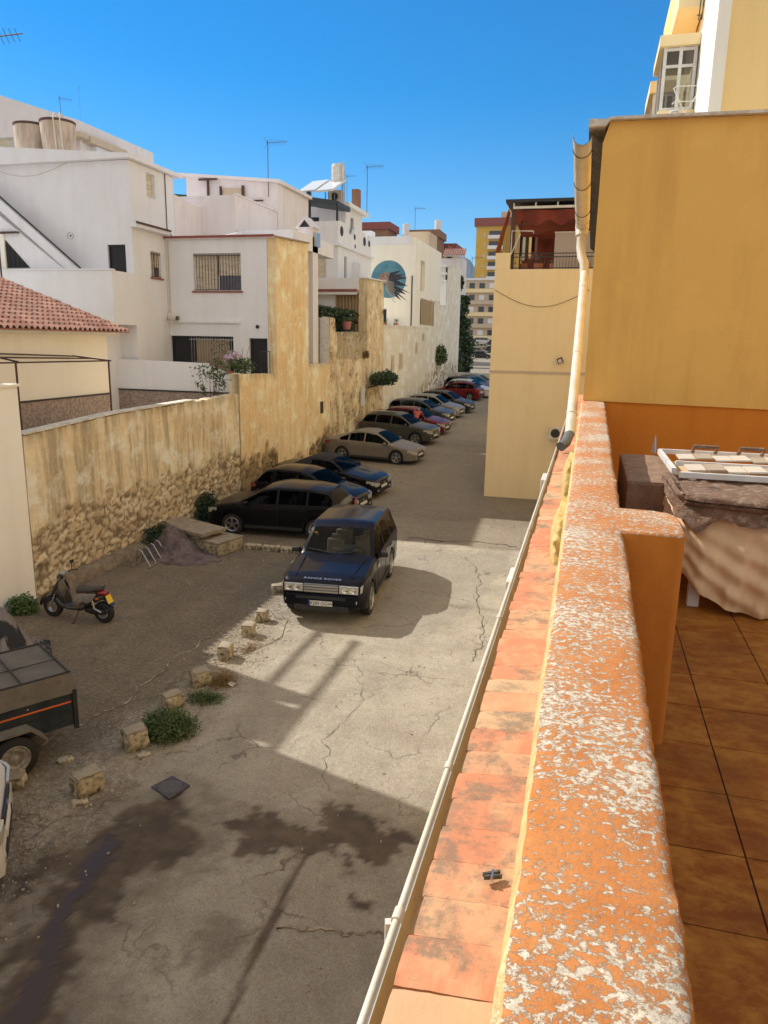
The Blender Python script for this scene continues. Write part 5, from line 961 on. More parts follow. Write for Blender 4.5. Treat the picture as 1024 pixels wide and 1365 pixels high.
def car(kind, body, label, group='parked cars', seat=None, rails=False, roof=None, plate=None, rear_spoiler=False, hero=False, name='parked_car', cat='car'):
    s = SP[kind]; L, Wd, R_ = s['L'], s['W']/2, s['R']; root = thing(name, (0, 0, 0), label, cat, group); zb = {'suv': .24, 'van': .24, 'rr': .30}.get(kind, .18)
    Ra = R_+.055; H = max(z for x, z in s['top'])
    def Wx(x): return Wd*(1-(.20 if kind != 'rr' else .15)*max(0, 1-x/.5)**2.2-.12*max(0, 1-(L-x)/.4)**2.2)
    def top(x): return sint(s['top'], x) if .06 < x < L-.1 else interp(s['top'], x)
    def belt(x):
        if x < s['cow']: return top(x)-.055
        if x > s['rg']: return top(x)-.05
        return s['bl'][0]+(s['bl'][1]-s['bl'][0])*(x-s['cow'])/(s['rg']-s['cow'])
    def gt(x):   # half width factor at the roof edge
        a = min(1, max(0, (x-s['cow'])/(s['rf']-s['cow']))); b = min(1, max(0, (s['rg']-x)/(s['rg']-s['rr']))); k = min(a, b); k = k*k*(3-2*k); return .90*(1-k)+s['gt']/.90*.90*k
    def zl(x):
        z = zb+(.03 if kind != 'rr' else .12)*max(0, 1-x/.35)
        for xc in (s['xf'], s['xr']):
            d = abs(x-xc)
            if d < Ra: z = max(z, R_+math.sqrt(max(0, Ra*Ra-d*d))*.98)
        return z
    def ring(x):
        w, b, t_, g, l = Wx(x), belt(x), top(x), gt(x), zl(x); b = max(b, l+.05); t_ = max(t_, b+.01); mid = l+(b-l)*.35; mid = max(mid, l+.015)
        k = .985 if s['cow'] < x < s['rg'] else .965
        r = [(.0, l), (w*.80, l), (w*.975, l+.012), (w*1.0, mid), (w*1.0, l+(b-l)*.68), (w*k, b)]
        y5, y8, z8 = w*k, w*g, t_-.035*min(1, (t_-b)/.1)
        for f in (.09, .88): r.append((y5*(1-f)+y8*f-.0, b+(z8-b)*f))
        r += [(y8, z8), (y8*.90, t_-.008), (0, t_+.025*min(1, (t_-b)/.05))]; return r
    keys = {0, .02, .05, .1, .17, .26, .36, .5, L, L-.02, L-.06, L-.13, L-.22, L-.36, s['cow'], s['cow']+.03, s['rf'], s['rr'], s['rg'], s['rg']-.04}
    for xc in (s['xf'], s['xr']):
        for k in range(13): keys.add(xc-Ra*math.cos(PI*k/12))
        keys.add(xc-Ra-.006); keys.add(xc+Ra+.006)
    for p in s['pil']: keys |= {p-.035, p+.035}
    x = .6
    while x < L-.3: keys.add(x); x += .12
    xs = []; 
    for x in sorted(keys):
        if not xs or x-xs[-1] > .005: xs.append(x)
    n = 20; V = []
    for x in xs:
        r = ring(x); X = L/2-x; V += [(X, y, z) for y, z in r]+[(X, -y, z) for y, z in r[9:0:-1]]
    Fb, G = [], {}
    def inpil(x0, x1): return any(abs((x0+x1)/2-p) < .035 for p in s['pil'])
    for i in range(len(xs)-1):
        x0, x1 = xs[i], xs[i+1]; xm = (x0+x1)/2
        for j in range(n):
            f = (i*n+j, i*n+(j+1) % n, (i+1)*n+(j+1) % n, (i+1)*n+j); key = None
            if j in (6, 13) and s['cow']+.03 < xm < s['rg']-.05 and not inpil(x0, x1):
                if top(xm)-belt(xm) > .16 and not (hero and xm > 4.45) and not (roof and xm > s['pil'][-1]): key = ('side_window', 0 if j == 6 else 1, sum(xm > p for p in s['pil']))
            if j in (9, 10) and s['cow']+.02 < xm < s['rf']-.01: key = ('windscreen',)
            if j in (9, 10) and s['rr']+.02 < xm < s['rg']-.03: key = ('rear_window',)
            if key: G.setdefault(key, []).append(f)
            else:
                m_i = 0
                if j in (0, 19): m_i = 1
                if j in (1, 18): m_i = 1
                if roof and j in (6, 7, 8, 9, 10, 11, 12, 13) and s['rf']-.12 < xm < s['rg']: m_i = 2
                Fb.append((f, m_i))
    caps = [(tuple(range(n)), 0), (tuple((len(xs)-1)*n+k for k in range(n))[::-1], 0)]
    def sub(name, faces, mats, par_, sm=40, nrm=True):
        idx = {}; mb = MB()
        for f, m_i in faces:
            for v in f: idx.setdefault(v, len(idx))
        inv = sorted(idx, key=idx.get); mb.v = [V[k] for k in inv]; mb.f = [tuple(idx[v] for v in f) for f, _ in faces]; mb.mi = [m_i for _, m_i in faces]
        return mb.build(name, mats, par_, smooth=sm, norm=nrm)
    bo = sub('body', Fb+caps, [body, m_plast, roof or body], root, 38)
    glasses = [sub(k[0], [(f[::-1], 0) for f in fs], m_glass_h if hero and k[0] == 'windscreen' else m_glass, root, 40, nrm=False) for k, fs in G.items()]
    # path on the outer surface for lamps and trims
    def yz(x, z):
        r = ring(max(0, min(L, x)))[1:6]
        for a, b in zip(r, r[1:]):
            if a[1] <= z <= b[1]: return a[0]+(b[0]-a[0])*(z-a[1])/max(1e-6, b[1]-a[1])
        return r[-1][0] if z > r[-1][1] else r[0][0]
    def patch(name, pts, mat, par_, off=.008, th=.02):
        """pts: (x from nose, y or None for on-side, z0, z1); for both sides"""
        for sg in (1, -1):
            mb = MB(); vs = []
            for (x, y, z0, z1) in pts:
                for z in (z0, z1):
                    if y is None: yy = yz(x, (z0+z1)/2)+off; xx = x-(off if x < .3 else (-off if x > L-.3 else 0))
                    else: yy = y; xx = -off if x < L/2 else L+off
                    vs.append((L/2-xx, sg*yy, z))
            m_ = len(pts); inn = [(v[0]*.985, v[1]*.975, v[2]) for v in vs]
            fs = [(2*i, 2*i+1, 2*i+3, 2*i+2) for i in range(m_-1)]; o_ = len(vs); fs += [(o_+2*i, o_+2*i+1, o_+2*i+3, o_+2*i+2) for i in range(m_-1)]
            fs += [(2*i, 2*i+2, o_+2*i+2, o_+2*i) for i in range(m_-1)]+[(2*i+1, 2*i+3, o_+2*i+3, o_+2*i+1) for i in range(m_-1)]+[(0, 1, o_+1, o_), (2*m_-2, 2*m_-1, o_+2*m_-1, o_+2*m_-2)]
            mb.add(vs+inn, fs); mb.build(name, mat, par_, smooth=50)
    tz = top(.06); w0 = Wx(0)
    if kind != 'rr':
        patch('headlight', [(0, w0*.55, tz-.20, tz-.09), (0, w0*.93, tz-.20, tz-.05), (.04, None, tz-.20, tz-.03), (.14, None, tz-.16, tz-.0), (.34, None, tz-.08, tz+.03)], m_lens, root)
        bx_ = lambda nm, y0, y1, z0, z1, mt, pr=.012: (lambda mb: (mb.box(L/2-.02, L/2+pr, y0, y1, z0, z1), mb.build(nm, mt, root, bev=.005))[1])(MB())
        bx_('grille', -w0*.50, w0*.50, tz-.20, tz-.10, m_plast); bx_('lower_grille', -w0*.62, w0*.62, zb+.06, zb+.19, m_plast); bx_('badge', -.05, .05, tz-.19, tz-.11, m_chrome, .018)
        bx_('number_plate', -.26, .26, zb+.20, zb+.30, m_plate, .016)
        bx_('fog_light', w0*.68, w0*.82, zb+.10, zb+.17, m_lens); bx_('fog_light', -w0*.82, -w0*.68, zb+.10, zb+.17, m_lens)
    zt = s['bl'][1]
    patch('tail_light', [(L, Wx(L)*.62, zt-.28, zt-.10), (L, Wx(L)*.95, zt-.28, zt-.08), (L-.04, None, zt-.27, zt-.06), (L-.16, None, zt-.22, zt-.05), (L-.3, None, zt-.16, zt-.07)], m_redl, root)
    mb = MB(); mb.box(-L/2-.014, -L/2+.02, -.27, .27, .62 if kind != 'sedan' else .55, .74 if kind != 'sedan' else .67); mb.build('rear_plate', m_plate, root)
    mb = MB(); mb.box(-L/2-.03, -L/2+.05, -Wd*.8, Wd*.8, zb+.02, zb+.2); mb.build('rear_bumper', m_plast, root, bev=.02)
    # mirrors, handles, sills, mouldings
    for sg in (1, -1):
        X = L/2-s['cow']-.28; zz = s['bl'][0]+.07
        mb = MB(); mb.obox((X, sg*(Wd+.09), zz), (.05, .02*sg, 0), (0, .095, 0), (0, 0, .062)); mb.build('mirror', body if not hero else m_plast, root, bev=.03, smooth=60)
        mb = MB(); mb.obox((X+.02, sg*(Wd-.01), zz-.05), (.03, 0, 0), (0, .05, 0), (0, 0, .02)); mb.build('mirror_arm', m_plast, root)
        for hx in ([s['pil'][0]-.25, s['pil'][-1]-.12] if len(s['pil']) > 1 else [s['pil'][0]-.25]):
            mb = MB(); mb.obox((L/2-hx, sg*(Wx(hx)+.008), s['bl'][0]-.10), (.10, 0, 0), (0, .018, 0), (0, 0, .015)); mb.build('door_handle', body, root, bev=.008)
        mb = MB(); mb.obox((L/2-(s['xf']+s['xr'])/2, sg*(Wd-.005), zb+.07), ((s['xr']-s['xf'])/2-Ra-.02, 0, 0), (0, .012, 0), (0, 0, .05)); mb.build('side_skirt', m_plast, root, bev=.008)
        # door seams
        mb = MB()
        for dx in [s['cow']+.12]+[p-.0 for p in s['pil']]:
            if abs(dx-s['xr']) > Ra: 
                for z0, z1 in ((zb+.12, s['bl'][0]*.75), (s['bl'][0]*.75, s['bl'][0]-.02)): mb.obox((L/2-dx, sg*(yz(dx, (z0+z1)/2)+.0015), (z0+z1)/2), (.004, 0, 0), (0, .004, 0), (0, 0, (z1-z0)/2))
        mb.build('door_seam', m_black, root)
        if rails: mb = MB(); mb.tube([(L/2-s['rf']-.25, sg*Wd*.63, top(s['rf']+.25)+.0), (L/2-s['rf']-.35, sg*Wd*.63, H+.04), (L/2-s['rr']+.25, sg*Wd*.63, H+.03), (L/2-s['rr']+.1, sg*Wd*.63, H-.02)], .014, 6); mb.build('roof_rail', m_plast, root, smooth=50)
    for sg in (1, -1): mb = MB(); mb.tube([(L/2-s['cow']+.01, sg*.55*0+sg*.08, top(s['cow'])+.03), (L/2-s['cow']-.06, sg*.62-.1, top(s['cow']+.08)+.025)], .009, 5); mb.build('wiper', m_plast, root)
    # interior
    mb = MB(); mb.box(-L/2+.4, L/2-.75, -Wd*.74, Wd*.74, zb+.04, .5); mb.box(L/2-s['cow']-.42, L/2-s['cow']-.1, -Wd*.76, Wd*.76, .5, s['bl'][0]-.08); mb.build('cabin_floor', m_seatd, root)
    sm_ = seat or m_seatd
    for px_, hs in ((s['pil'][0]+.05, .36), (min(s['pil'][-1]+.15, s['rr']-.4), .36)):
        for sg in (1, -1):
            X = L/2-px_; mb = MB(); mb.obox((X+.05, sg*.36, .62), (.25, 0, 0), (0, .22, 0), (0, 0, .09)); mb.obox((X-.22, sg*.36, .88), (.06, 0, .0), (0, .22, 0), (-.05, 0, .28)); mb.obox((X-.29, sg*.36, 1.20), (.04, 0, 0), (0, .12, 0), (0, 0, .08)); mb.build('seat', sm_, root, bev=.04, smooth=60)
    mb = MB(); c_ = Vector((L/2-s['cow']-.58, .36, s['bl'][0]-.02)); ax = Vector((.35, 0, .94)); e1 = Vector((0, 1, 0)); e2 = Vector((.94, 0, -.35)).normalized(); e1, e2 = Vector((0, 1, 0)), Vector((.45, 0, .89)); mb.tube([c_+(e1*math.cos(2*PI*k/18)+e2*math.sin(2*PI*k/18))*.18 for k in range(19)], .014, 6); mb.tube([c_+e1*.17, c_-e1*.17], .012, 5); mb.build('steering_wheel', m_plast, root)
    # wheels
    for xc in (s['xf'], s['xr']):
        for sg in (1, -1):
            X = L/2-xc; yo = Wd-.015; c0 = (X, 0, R_)
            prof = [(R_*.66, yo-.20), (R_*.94, yo-.20), (R_, yo-.17), (R_, yo-.03), (R_*.95, yo-.002), (R_*.70, yo), (R_*.66, yo-.02)]
            mb = MB(); mb.lathe([(r, sg*h) for r, h in prof], c0, 'y', 28); wh = mb.build('wheel', m_rubber, root, smooth=40)
            mb = MB(); mb.lathe([(r, sg*h) for r, h in [(R_*.70, yo-.004), (R_*.66, yo+.002), (R_*.60, yo-.02), (R_*.58, yo-.15)]], c0, 'y', 28)
            ns = 5
            for k in range(ns):
                for dl in ((-.11, .11) if hero or kind in ('suv', 'cab') else (0,)):
                    a = 2*PI*k/ns+dl+.3; d = Vector((math.cos(a), 0, math.sin(a))); tt_ = Vector((-d.z, 0, d.x)); mb.obox(Vector((X, sg*(yo-.022), R_))+d*R_*.34, d*R_*.29, tt_*R_*(.055 if dl else .10), (0, .012, 0))
            mb.lathe([(.001, sg*(yo-.005)), (R_*.16, sg*(yo-.008)), (R_*.18, sg*(yo-.03))], c0, 'y', 14); mb.build('rim', m_rim, wh, smooth=30)
            mb = MB(); mb.lathe([(.001, sg*(yo-.13)), (R_*.6, sg*(yo-.13))], c0, 'y', 20); mb.build('brake_disc', m_black, wh)
    mb = MB(); mb.box(-L/2+.25, L/2-.25, -Wd*.66, Wd*.66, zb-.03, zb+.1)
    for xc in (s['xf'], s['xr']): mb.box(L/2-xc-.3, L/2-xc+.3, -Wd*.70, Wd*.70, zb, .68)
    mb.build('underbody', m_dark, root)
    root['_L'] = L; return root, dict(L=L, top=top, Wx=Wx, yz=yz, ring=ring, s=s, bo=bo, patch=patch)
def put(root, x, y, deg, tilt=True):
    root.location = (x, y, gz(y)); root.rotation_euler[2] = R(deg)
    if tilt and 19.5 < y < 70: root.rotation_euler = (R(2.06)*math.cos(R(deg)), R(-2.06)*math.sin(R(deg)), R(deg))
    if '_L' in root: del root['_L']
pnt = {k: paint('car_'+k, c, d, metal=mt) for k, c, d, mt in (('navy', (.003, .004, .010), .03, .0), ('black', (.006, .006, .008), .55, .2), ('blackc', (.005, .005, .007), .05, .0), ('grey', (.17, .155, .13), .75, .1), ('green', (.05, .055, .045), .35, .1), ('red', (.16, .006, .008), .25, .4), ('blue', (.05, .06, .08), .3, .2), ('silver', (.24, .235, .22), .5, .2), ('white', (.62, .62, .6), .15, 0), ('beige', (.42, .36, .26), .3, .3), ('dark', (.03, .032, .036), .45, .1))}
# hero: the dark blue off-roader
rt, I = car('rr', pnt['navy'], 'large dark blue off-roader facing the camera in the sunlit patch of the lane', seat=m_seat, hero=True)
L = I['L']; w0 = I['Wx'](0)
hb = lambda nm, y0, y1, z0, z1, mt, pr=.012, back=.03, par_=None, bev=.004: (lambda mb: (mb.box(L/2-back, L/2+pr, y0, y1, z0, z1), mb.build(nm, mt, par_ or rt, bev=bev))[1])(MB())
g_ = hb('grille', -.38, .38, .73, .92, M('grille_grey', (.20, .20, .20), .4, metal=.6), .012)
for k in range(3): hb('slat', -.38, .38, .750+k*.058, .780+k*.058, M('satin_silver', (.45, .44, .42), .3, metal=.7), .03, -.013, g_)
for sg in (1, -1):
    a, b_ = sorted((sg*.40, sg*(w0*.99))); hl = hb('headlight', a, b_, .74, .91, m_lens, .012)
    for q in (.53, .71): mb = MB(); mb.lathe([(.001, .018), (.055, .018), (.07, .03), (.075, .012)], (L/2, sg*q, .83), 'x', 16); mb.build('lamp', m_chrome, hl, smooth=50)
    a, b_ = sorted((sg*.66, sg*.80)); fl = MB(); fl.lathe([(.001, .03), (.05, .03), (.055, .0)], (L/2+.01, sg*.74, .56), 'x', 14); fl.build('fog_light', m_lens, rt, smooth=50)
    mb = MB(); mb.obox((L/2-.12, sg*(I['yz'](.12, .82)+.004), .83), (.10, -.012*sg, 0), (0, .008, 0), (0, 0, .07)); mb.build('corner_lamp', m_lens, rt, bev=.004)
hb('bumper', -w0*.95, w0*.95, .47, .70, pnt['navy'], .05, .05, None, .03); hb('lower_intake', -.60, .60, .33, .46, m_plast, .035, .05); hb('air_slot', -.55, .55, .60, .66, m_plast, .056, -.0, None, .002)
pl_ = hb('number_plate', -.26, .26, .455, .565, m_plate, .066, -.052)
textmesh('plate_text', '4289 GGW', .105, m_black, pl_, (L/2+.068, 0.02, .508), (PI/2, 0, PI/2)); mb = MB(); mb.box(L/2+.0662, L/2+.068, -.26, -.225, .456, .564); mb.build('plate_band', M('plate_blue', (.02, .05, .3), .5), pl_)
tx = textmesh('bonnet_lettering', 'RANGE ROVER', .10, m_chrome, rt, (L/2-.14, 0, I['top'](.14)+.03), (R(22), 0, PI/2)); tx.scale = (1.25, .8, 1)
for sg in (1, -1):   # bonnet creases
    mb = MB(); mb.tube([(L/2-.25, sg*.62, I['top'](.25)+.012), (L/2-.8, sg*.66, I['top'](.8)+.012), (L/2-1.3, sg*.70, I['top'](1.3)+.004)], .012, 6); mb.build('bonnet_crease', pnt['navy'], rt, smooth=60)
mb = MB(); mb.obox((L/2-1.80, -.08, 1.215), (.075, 0, .03), (0, .10, 0), (-.001, 0, .003)); mb.build('windscreen_paper', M('paper', (.75, .75, .73), .8), rt)
mb = MB(); mb.obox((L/2-1.92, -.60, 1.53), (.04, 0, .045), (0, .035, 0), (.002, 0, -.002)); mb.build('windscreen_sticker', m_platey, rt)
for sg in (1, -1): mb = MB(); mb.box(L/2-2.1, L/2-1.9, sg*.965-.002, sg*.965+.002, .78, .86) if 0 else mb.obox((L/2-1.62, sg*.967, .93), (.07, 0, 0), (0, .006, 0), (0, 0, .05)); mb.build('side_vent', m_chrome, rt)
mb = MB()
for k in range(9): q = [(L/2-1.52-.02*k, -.05+.13*math.sin(k*2.1)+.05*k, 1.17+.02*math.cos(k)) , (L/2-1.6-.02*k, .0+.12*math.cos(k*1.3)+.04*k, 1.2+.03*math.sin(k*3))]; mb.tube(q, .02, 5)
mb.build('dashboard_clutter', m_plast, rt)
put(rt, -5.42, 16.66, -84.5)
cars = [
 ('suv', 'blackc', (-9.05, 21.4, 183), 'shiny black car nearest the slabs, nose to the stone wall and tail to the lane', dict()),
 ('hatch', 'blackc', (-9.15, 24.2, -9), 'black hatchback with a tailgate spoiler between the nearest black car and the soft top', dict()),
 ('cab', 'blackc', (-9.4, 27.1, -8), 'black convertible with a fabric soft top and bright windscreen frame', dict(roof=M('soft_top', (.022, .018, .018), .95))),
 ('sedan', 'grey', (-9.55, 33.85, -7), 'dusty grey saloon standing apart beside the orange and rubble walls', dict()),
 ('suv', 'green', (-9.75, 39.3, -10), 'dark green grey crossover with roof rails parked beyond the dusty saloon', dict(rails=True)),
 ('hatch', 'red', (-9.7, 42.7, -8), 'dark red hatchback with a person in a salmon shirt beside its door', dict()),
 ('suv', 'blue', (-10.15, 46.4, -9), 'slate blue estate with a long glasshouse just beyond the dark red hatchback', dict()),
 ('hatch', 'silver', (-10.1, 50.2, -9), 'mid grey hatchback between the slate blue estate and the black one', dict()),
 ('hatch', 'black', (-9.8, 53.0, -9), 'black hatchback parked just before the gap and the bright red hatchback', dict()),
 ('hatch', 'red', (-10.3, 61.0, 172), 'bright red hatchback parked tail out with its nose to the wall', dict(rear_spoiler=True)),
 ('hatch', 'white', (-9.7, 63.4, -9), 'white car mostly hidden behind the bright red hatchback', dict()),
 ('suv', 'dark', (-10.1, 65.2, -9), 'very dark car directly beyond the white one in the row', dict()),
 ('sedan', 'blackc', (-10.0, 67.0, -9), 'black saloon next to last before the low wall', dict()),
 ('hatch', 'silver', (-9.8, 69.0, -9), 'pale silver car last in the row against the low wall', dict()),
]
for kd, c, (x, y, a), lab, kw in cars:
    r_, i_ = car(kd, pnt[c], lab, **kw); put(r_, x, y, a)
    if y == 21.4: r_.scale = (1.05, 1.0, 1.0)
# spoiler of second car
# far car park
proto = {}
far = [('hatch', 'silver', -16.2, 78, 5, 'silver car first behind the low wall'), ('sedan', 'blue', -17.6, 92, 0, 'blue saloon second row behind the low wall'), ('van', 'beige', -21.0, 128, -30, 'beige van parked beside the dark tree beyond the low wall'),
       ('hatch', 'white', -23.8, 128, -20, 'white car left of the beige van'), ('sedan', 'silver', -23.0, 140, 0, 'silver saloon behind the beige van'), ('hatch', 'dark', -20, 143, 10, 'dark hatchback beyond and right of the beige van'),
       ('suv', 'dark', -25.6, 152, 0, 'dark car at the far left of the car park under the tree'), ('hatch', 'silver', -22.4, 155, 0, 'silver hatchback in the upper middle of the car park'), ('van', 'blue', -27, 168, 0, 'blue grey van in the farthest rows of the car park'),
       ('hatch', 'beige', -23.6, 166, 180, 'pale beige hatchback in the farthest rows of the car park'), ('van', 'white', -29.8, 182, 0, 'white van farthest left before the beige block'), ('van', 'white', -25.2, 184, 0, 'white van in front of the middle of the beige block'), ('suv', 'blue', -21.4, 180, 0, 'blue car farthest right before the beige block'), ('hatch', 'dark', -19.4, 160, 0, 'dark car at the right edge of the far car park')]
for kd, c, x, y, a, lab in far:
    r_, i_ = car(kd, pnt[c], lab, group='cars in the far car park'); put(r_, x, y, a, False)
# white car cut by the left edge
rt, I = car('van', pnt['white'], 'white car with a grey bumper, only its corner showing at the left frame edge', group='parked cars')
put(rt, -7.84, 4.92, 38, False)
mb = MB(); Lv = I['L']; mb.grid(lambda u, v: (Lv/2+.06-.42*abs(2*u-1)**3.5, -.86+1.72*u, .28+.36*v), 24, 4); mb.build('front_bumper', M('bumper_grey', (.05, .06, .065), .6), rt, smooth=60)
# person at the red car
def person():
    root = thing('person', (-9.35, 41.55, 0), 'person in a salmon shirt leaning into the open side of the dark red hatchback', 'person')
    bm = bmesh.new(); J = {}; E_ = []
    pts = dict(pel=(0, 0, .95, .135), ch=(.05, .12, 1.2, .15), nk=(.08, .26, 1.42, .06), hd=(.09, .34, 1.55, .095), ht=(.09, .36, 1.66, .07), lh=(-.09, 0, .9, .1), rh=(.09, 0, .9, .1), lk=(-.1, .02, .5, .06), rk=(.1, .05, .5, .06), la=(-.1, -.04, .09, .04), ra=(.1, 0, .09, .04), lf=(-.11, .1, .04, .035), rf=(.11, .14, .04, .035), ls=(-.17, .2, 1.34, .055), rs=(.24, .22, 1.34, .055), le=(-.22, .38, 1.12, .042), re=(.30, .42, 1.15, .042), lw=(-.15, .58, 1.1, .03), rw=(.24, .62, 1.12, .03), lm=(-.13, .66, 1.09, .025), rm=(.22, .7, 1.1, .025))
    edges = 'pel-ch ch-nk nk-hd hd-ht pel-lh pel-rh lh-lk rh-rk lk-la rk-ra la-lf ra-rf ch-ls ch-rs ls-le rs-re le-lw re-rw lw-lm rw-rm'.split()
    z0 = gz(41.55); me = bpy.data.meshes.new('body'); ks = list(pts); me.from_pydata([(pts[k][0], pts[k][1], pts[k][2]+z0) for k in ks], [tuple(ks.index(q) for q in e.split('-')) for e in edges], [])
    o = bpy.data.objects.new('body', me); COL.objects.link(o); sk = o.modifiers.new('s', 'SKIN'); 
    for i, k in enumerate(ks): me.skin_vertices[0].data[i].radius = (pts[k][3],)*2
    me.skin_vertices[0].data[0].use_root = True; ss = o.modifiers.new('d', 'SUBSURF'); ss.levels = 2; ss.render_levels = 2
    dg = bpy.context.evaluated_depsgraph_get(); m2 = bpy.data.meshes.new_from_object(o.evaluated_get(dg)); bpy.data.objects.remove(o)
    for m_ in (M('skin', (.40, .22, .15), .6), M('salmon_shirt', (.55, .13, .09), .85), M('jeans', (.04, .05, .09), .9), M('hair', (.03, .02, .015), .8)): m2.materials.append(m_)
    for p in m2.polygons:
        c = p.center; z = c.z-z0; p.material_index = 1 if (.93 < z < 1.40 and c.y < .50) else (2 if .1 < z <= .93 else (3 if z > 1.56 or (z <= .1) else 0)); p.use_smooth = True
    b_ = bpy.data.objects.new('body', m2); COL.objects.link(b_); b_.parent = root
person()
# ================================================================ SCOOTER (nose to -X)
def scooter():
    r = thing('scooter', (-10.3, 12.98, 0), 'black and silver scooter leaning on its stand by the rubble wall', 'scooter'); X0, Y0 = -10.93, 12.98
    def p(x, z, y=0): return (X0+x, Y0+y, z)
    blk = M('scooter_black', (.012, .012, .014), .3, coat=.6, c2=(.05, .045, .04), sc=9); slv = M('scooter_silver', (.42, .41, .39), .35, (.3, .28, .25), 8, metal=.4); vin = M('vinyl_seat', (.05, .04, .037), .6, (.08, .065, .055), 12)
    for xc in (.0, 1.27):
        mb = MB(); mb.lathe([(.13, -.055), (.20, -.06), (.235, -.035), (.243, 0), (.235, .035), (.20, .06), (.13, .055)], p(xc, .243), 'y', 26); w = mb.build('wheel', m_rubber, r, smooth=50)
        mb = MB(); mb.lathe([(.145, -.05), (.13, -.04), (.125, .04), (.145, .05)], p(xc, .243), 'y', 22)
        for k in range(3): a = 2*PI*k/3+.5; d = Vector((math.cos(a), 0, math.sin(a))); mb.obox(Vector(p(xc, .243))+d*.08, d*.06, Vector((-d.z, 0, d.x))*.022, (0, .03, 0))
        mb.lathe([(.001, -.055), (.035, -.055), (.035, .055), (.001, .055)], p(xc, .243), 'y', 12); mb.build('rim', m_rim, w, smooth=30)
    mb = MB(); 
    for s_ in (-.075, .075): mb.tube([p(0, .243, s_), p(.10, .52, s_*.8), p(.16, .66, s_*.5)], .02, 7)
    mb.build('fork', m_steel, r)
    def loft(name, st, mat, sm=60):   # st: (x, zc, half h, half w)
        mb = MB(); n = 14
        for (x, z, h, w) in st:
            mb.v += [p(x+(0), z+h*math.copysign(abs(math.sin(a))**.75, math.sin(a)), w*math.copysign(abs(math.cos(a))**.75, math.cos(a))) for a in [2*PI*k/n for k in range(n)]]
        for i in range(len(st)-1): mb.f += [(i*n+k, i*n+(k+1) % n, (i+1)*n+(k+1) % n, (i+1)*n+k) for k in range(n)]
        mb.f += [tuple(range(n)), tuple((len(st)-1)*n+k for k in range(n))]; mb.mi = [0]*len(mb.f); return mb.build(name, mat, r, smooth=sm)
    mb = MB(); mb.grid(lambda u, v: p(.0+.29*math.cos(PI*(1.0-u*.78))-.0, .243+.29*math.sin(PI*(1.0-u*.78))*1.03, (v-.5)*.15), 14, 4); mb.grid(lambda u, v: p(.0+.28*math.cos(PI*(1.0-u*.78)), .243+.28*math.sin(PI*(1.0-u*.78))*1.03, (v-.5)*.15), 14, 4); mb.build('front_mudguard', blk, r, norm=False, smooth=60)
    # leg shield: slanted panel
    mb = MB(); sh = [(.02, .50, .07), (.10, .62, .15), (.20, .78, .17), (.27, .90, .13), (.30, .98, .08)]
    for s_ in (0, 1):
        mb.grid(lambda u, v: (lambda q: p(q[0]-.05*math.cos(PI*(v-.5))*(1 if s_ == 0 else .35), q[1]+.0, (v-.5)*2*q[2]))([interp([(0, 0), (1, 4)], u)] and tuple(interp([(k/4, sh[k][c]) for k in range(5)], u) for c in range(3))), 10, 10)
    mb.build('front_shield', slv, r, norm=False, smooth=70)
    loft('inner_shield', [(.17, .62, .10, .12), (.24, .62, .22, .13), (.33, .50, .20, .13), (.40, .36, .10, .13)], blk)
    loft('footboard', [(.18, .44, .07, .12), (.30, .33, .07, .15), (.48, .285, .05, .16), (.75, .30, .07, .15), (.88, .36, .10, .13)], blk)
    loft('engine_cover', [(.72, .32, .07, .10), (.85, .42, .13, .13), (1.0, .50, .10, .13), (1.2, .56, .07, .11), (1.35, .60, .04, .08)], blk)
    loft('engine', [(.85, .26, .06, .08), (1.0, .26, .09, .10), (1.2, .26, .08, .10), (1.32, .25, .05, .08)], m_plast)
    for s_ in (-1, 1):
        mb = MB(); pts = [(.72, .52), (.80, .50), (.95, .44), (1.08, .50), (1.2, .66), (1.16, .68), (.98, .66), (.74, .62)]; y0, y1 = sorted((s_*.12, s_*.145)); mb.prism([(X0+a, b_) for a, b_ in pts], Y0+y0, Y0+y1, 'y'); mb.build('side_panel', slv, r, bev=.008, smooth=40)
    loft('seat', [(.66, .66, .05, .08), (.72, .70, .085, .12), (.85, .715, .07, .14), (1.0, .725, .06, .14), (1.15, .755, .055, .12), (1.27, .775, .035, .09), (1.30, .78, .02, .05)], vin)
    mb = MB(); mb.tube([p(1.18, .76, .1), p(1.30, .82, .09), p(1.34, .85, 0), p(1.30, .82, -.09), p(1.18, .76, -.1)], .012, 6); mb.build('grab_rail', blk, r)
    loft('tail_light', [(1.2, .68, .05, .08), (1.3, .68, .06, .09), (1.38, .67, .035, .06)], m_redl)
    mb = MB(); mb.grid(lambda u, v: p(1.1+.42*u, .60-.17*u*u, (v-.5)*.14), 6, 3); mb.grid(lambda u, v: p(1.1+.42*u, .59-.17*u*u, (v-.5)*.14), 6, 3); mb.build('rear_mudguard', blk, r, norm=False)
    mb = MB(); mb.obox(p(1.44, .56, -.02), (.035, 0, -.085), (0, .085, 0), (.004, 0, .002)); mb.build('number_plate', m_platey, r)
    mb = MB(); mb.obox(p(1.22, .58, -.15), (.03, 0, 0), (0, .02, 0), (0, 0, .02)); mb.build('indicator', m_orl, r, bev=.005)
    mb = MB(); mb.tube([p(.26, .90), p(.31, 1.02)], .03, 8); mb.tube([p(.31, 1.0, -.05), p(.36, 1.04, -.2), p(.43, 1.02, -.33)], .017, 7); mb.tube([p(.31, 1.0, .05), p(.36, 1.04, .2), p(.43, 1.02, .33)], .017, 7); mb.build('handlebar', m_plast, r, smooth=50)
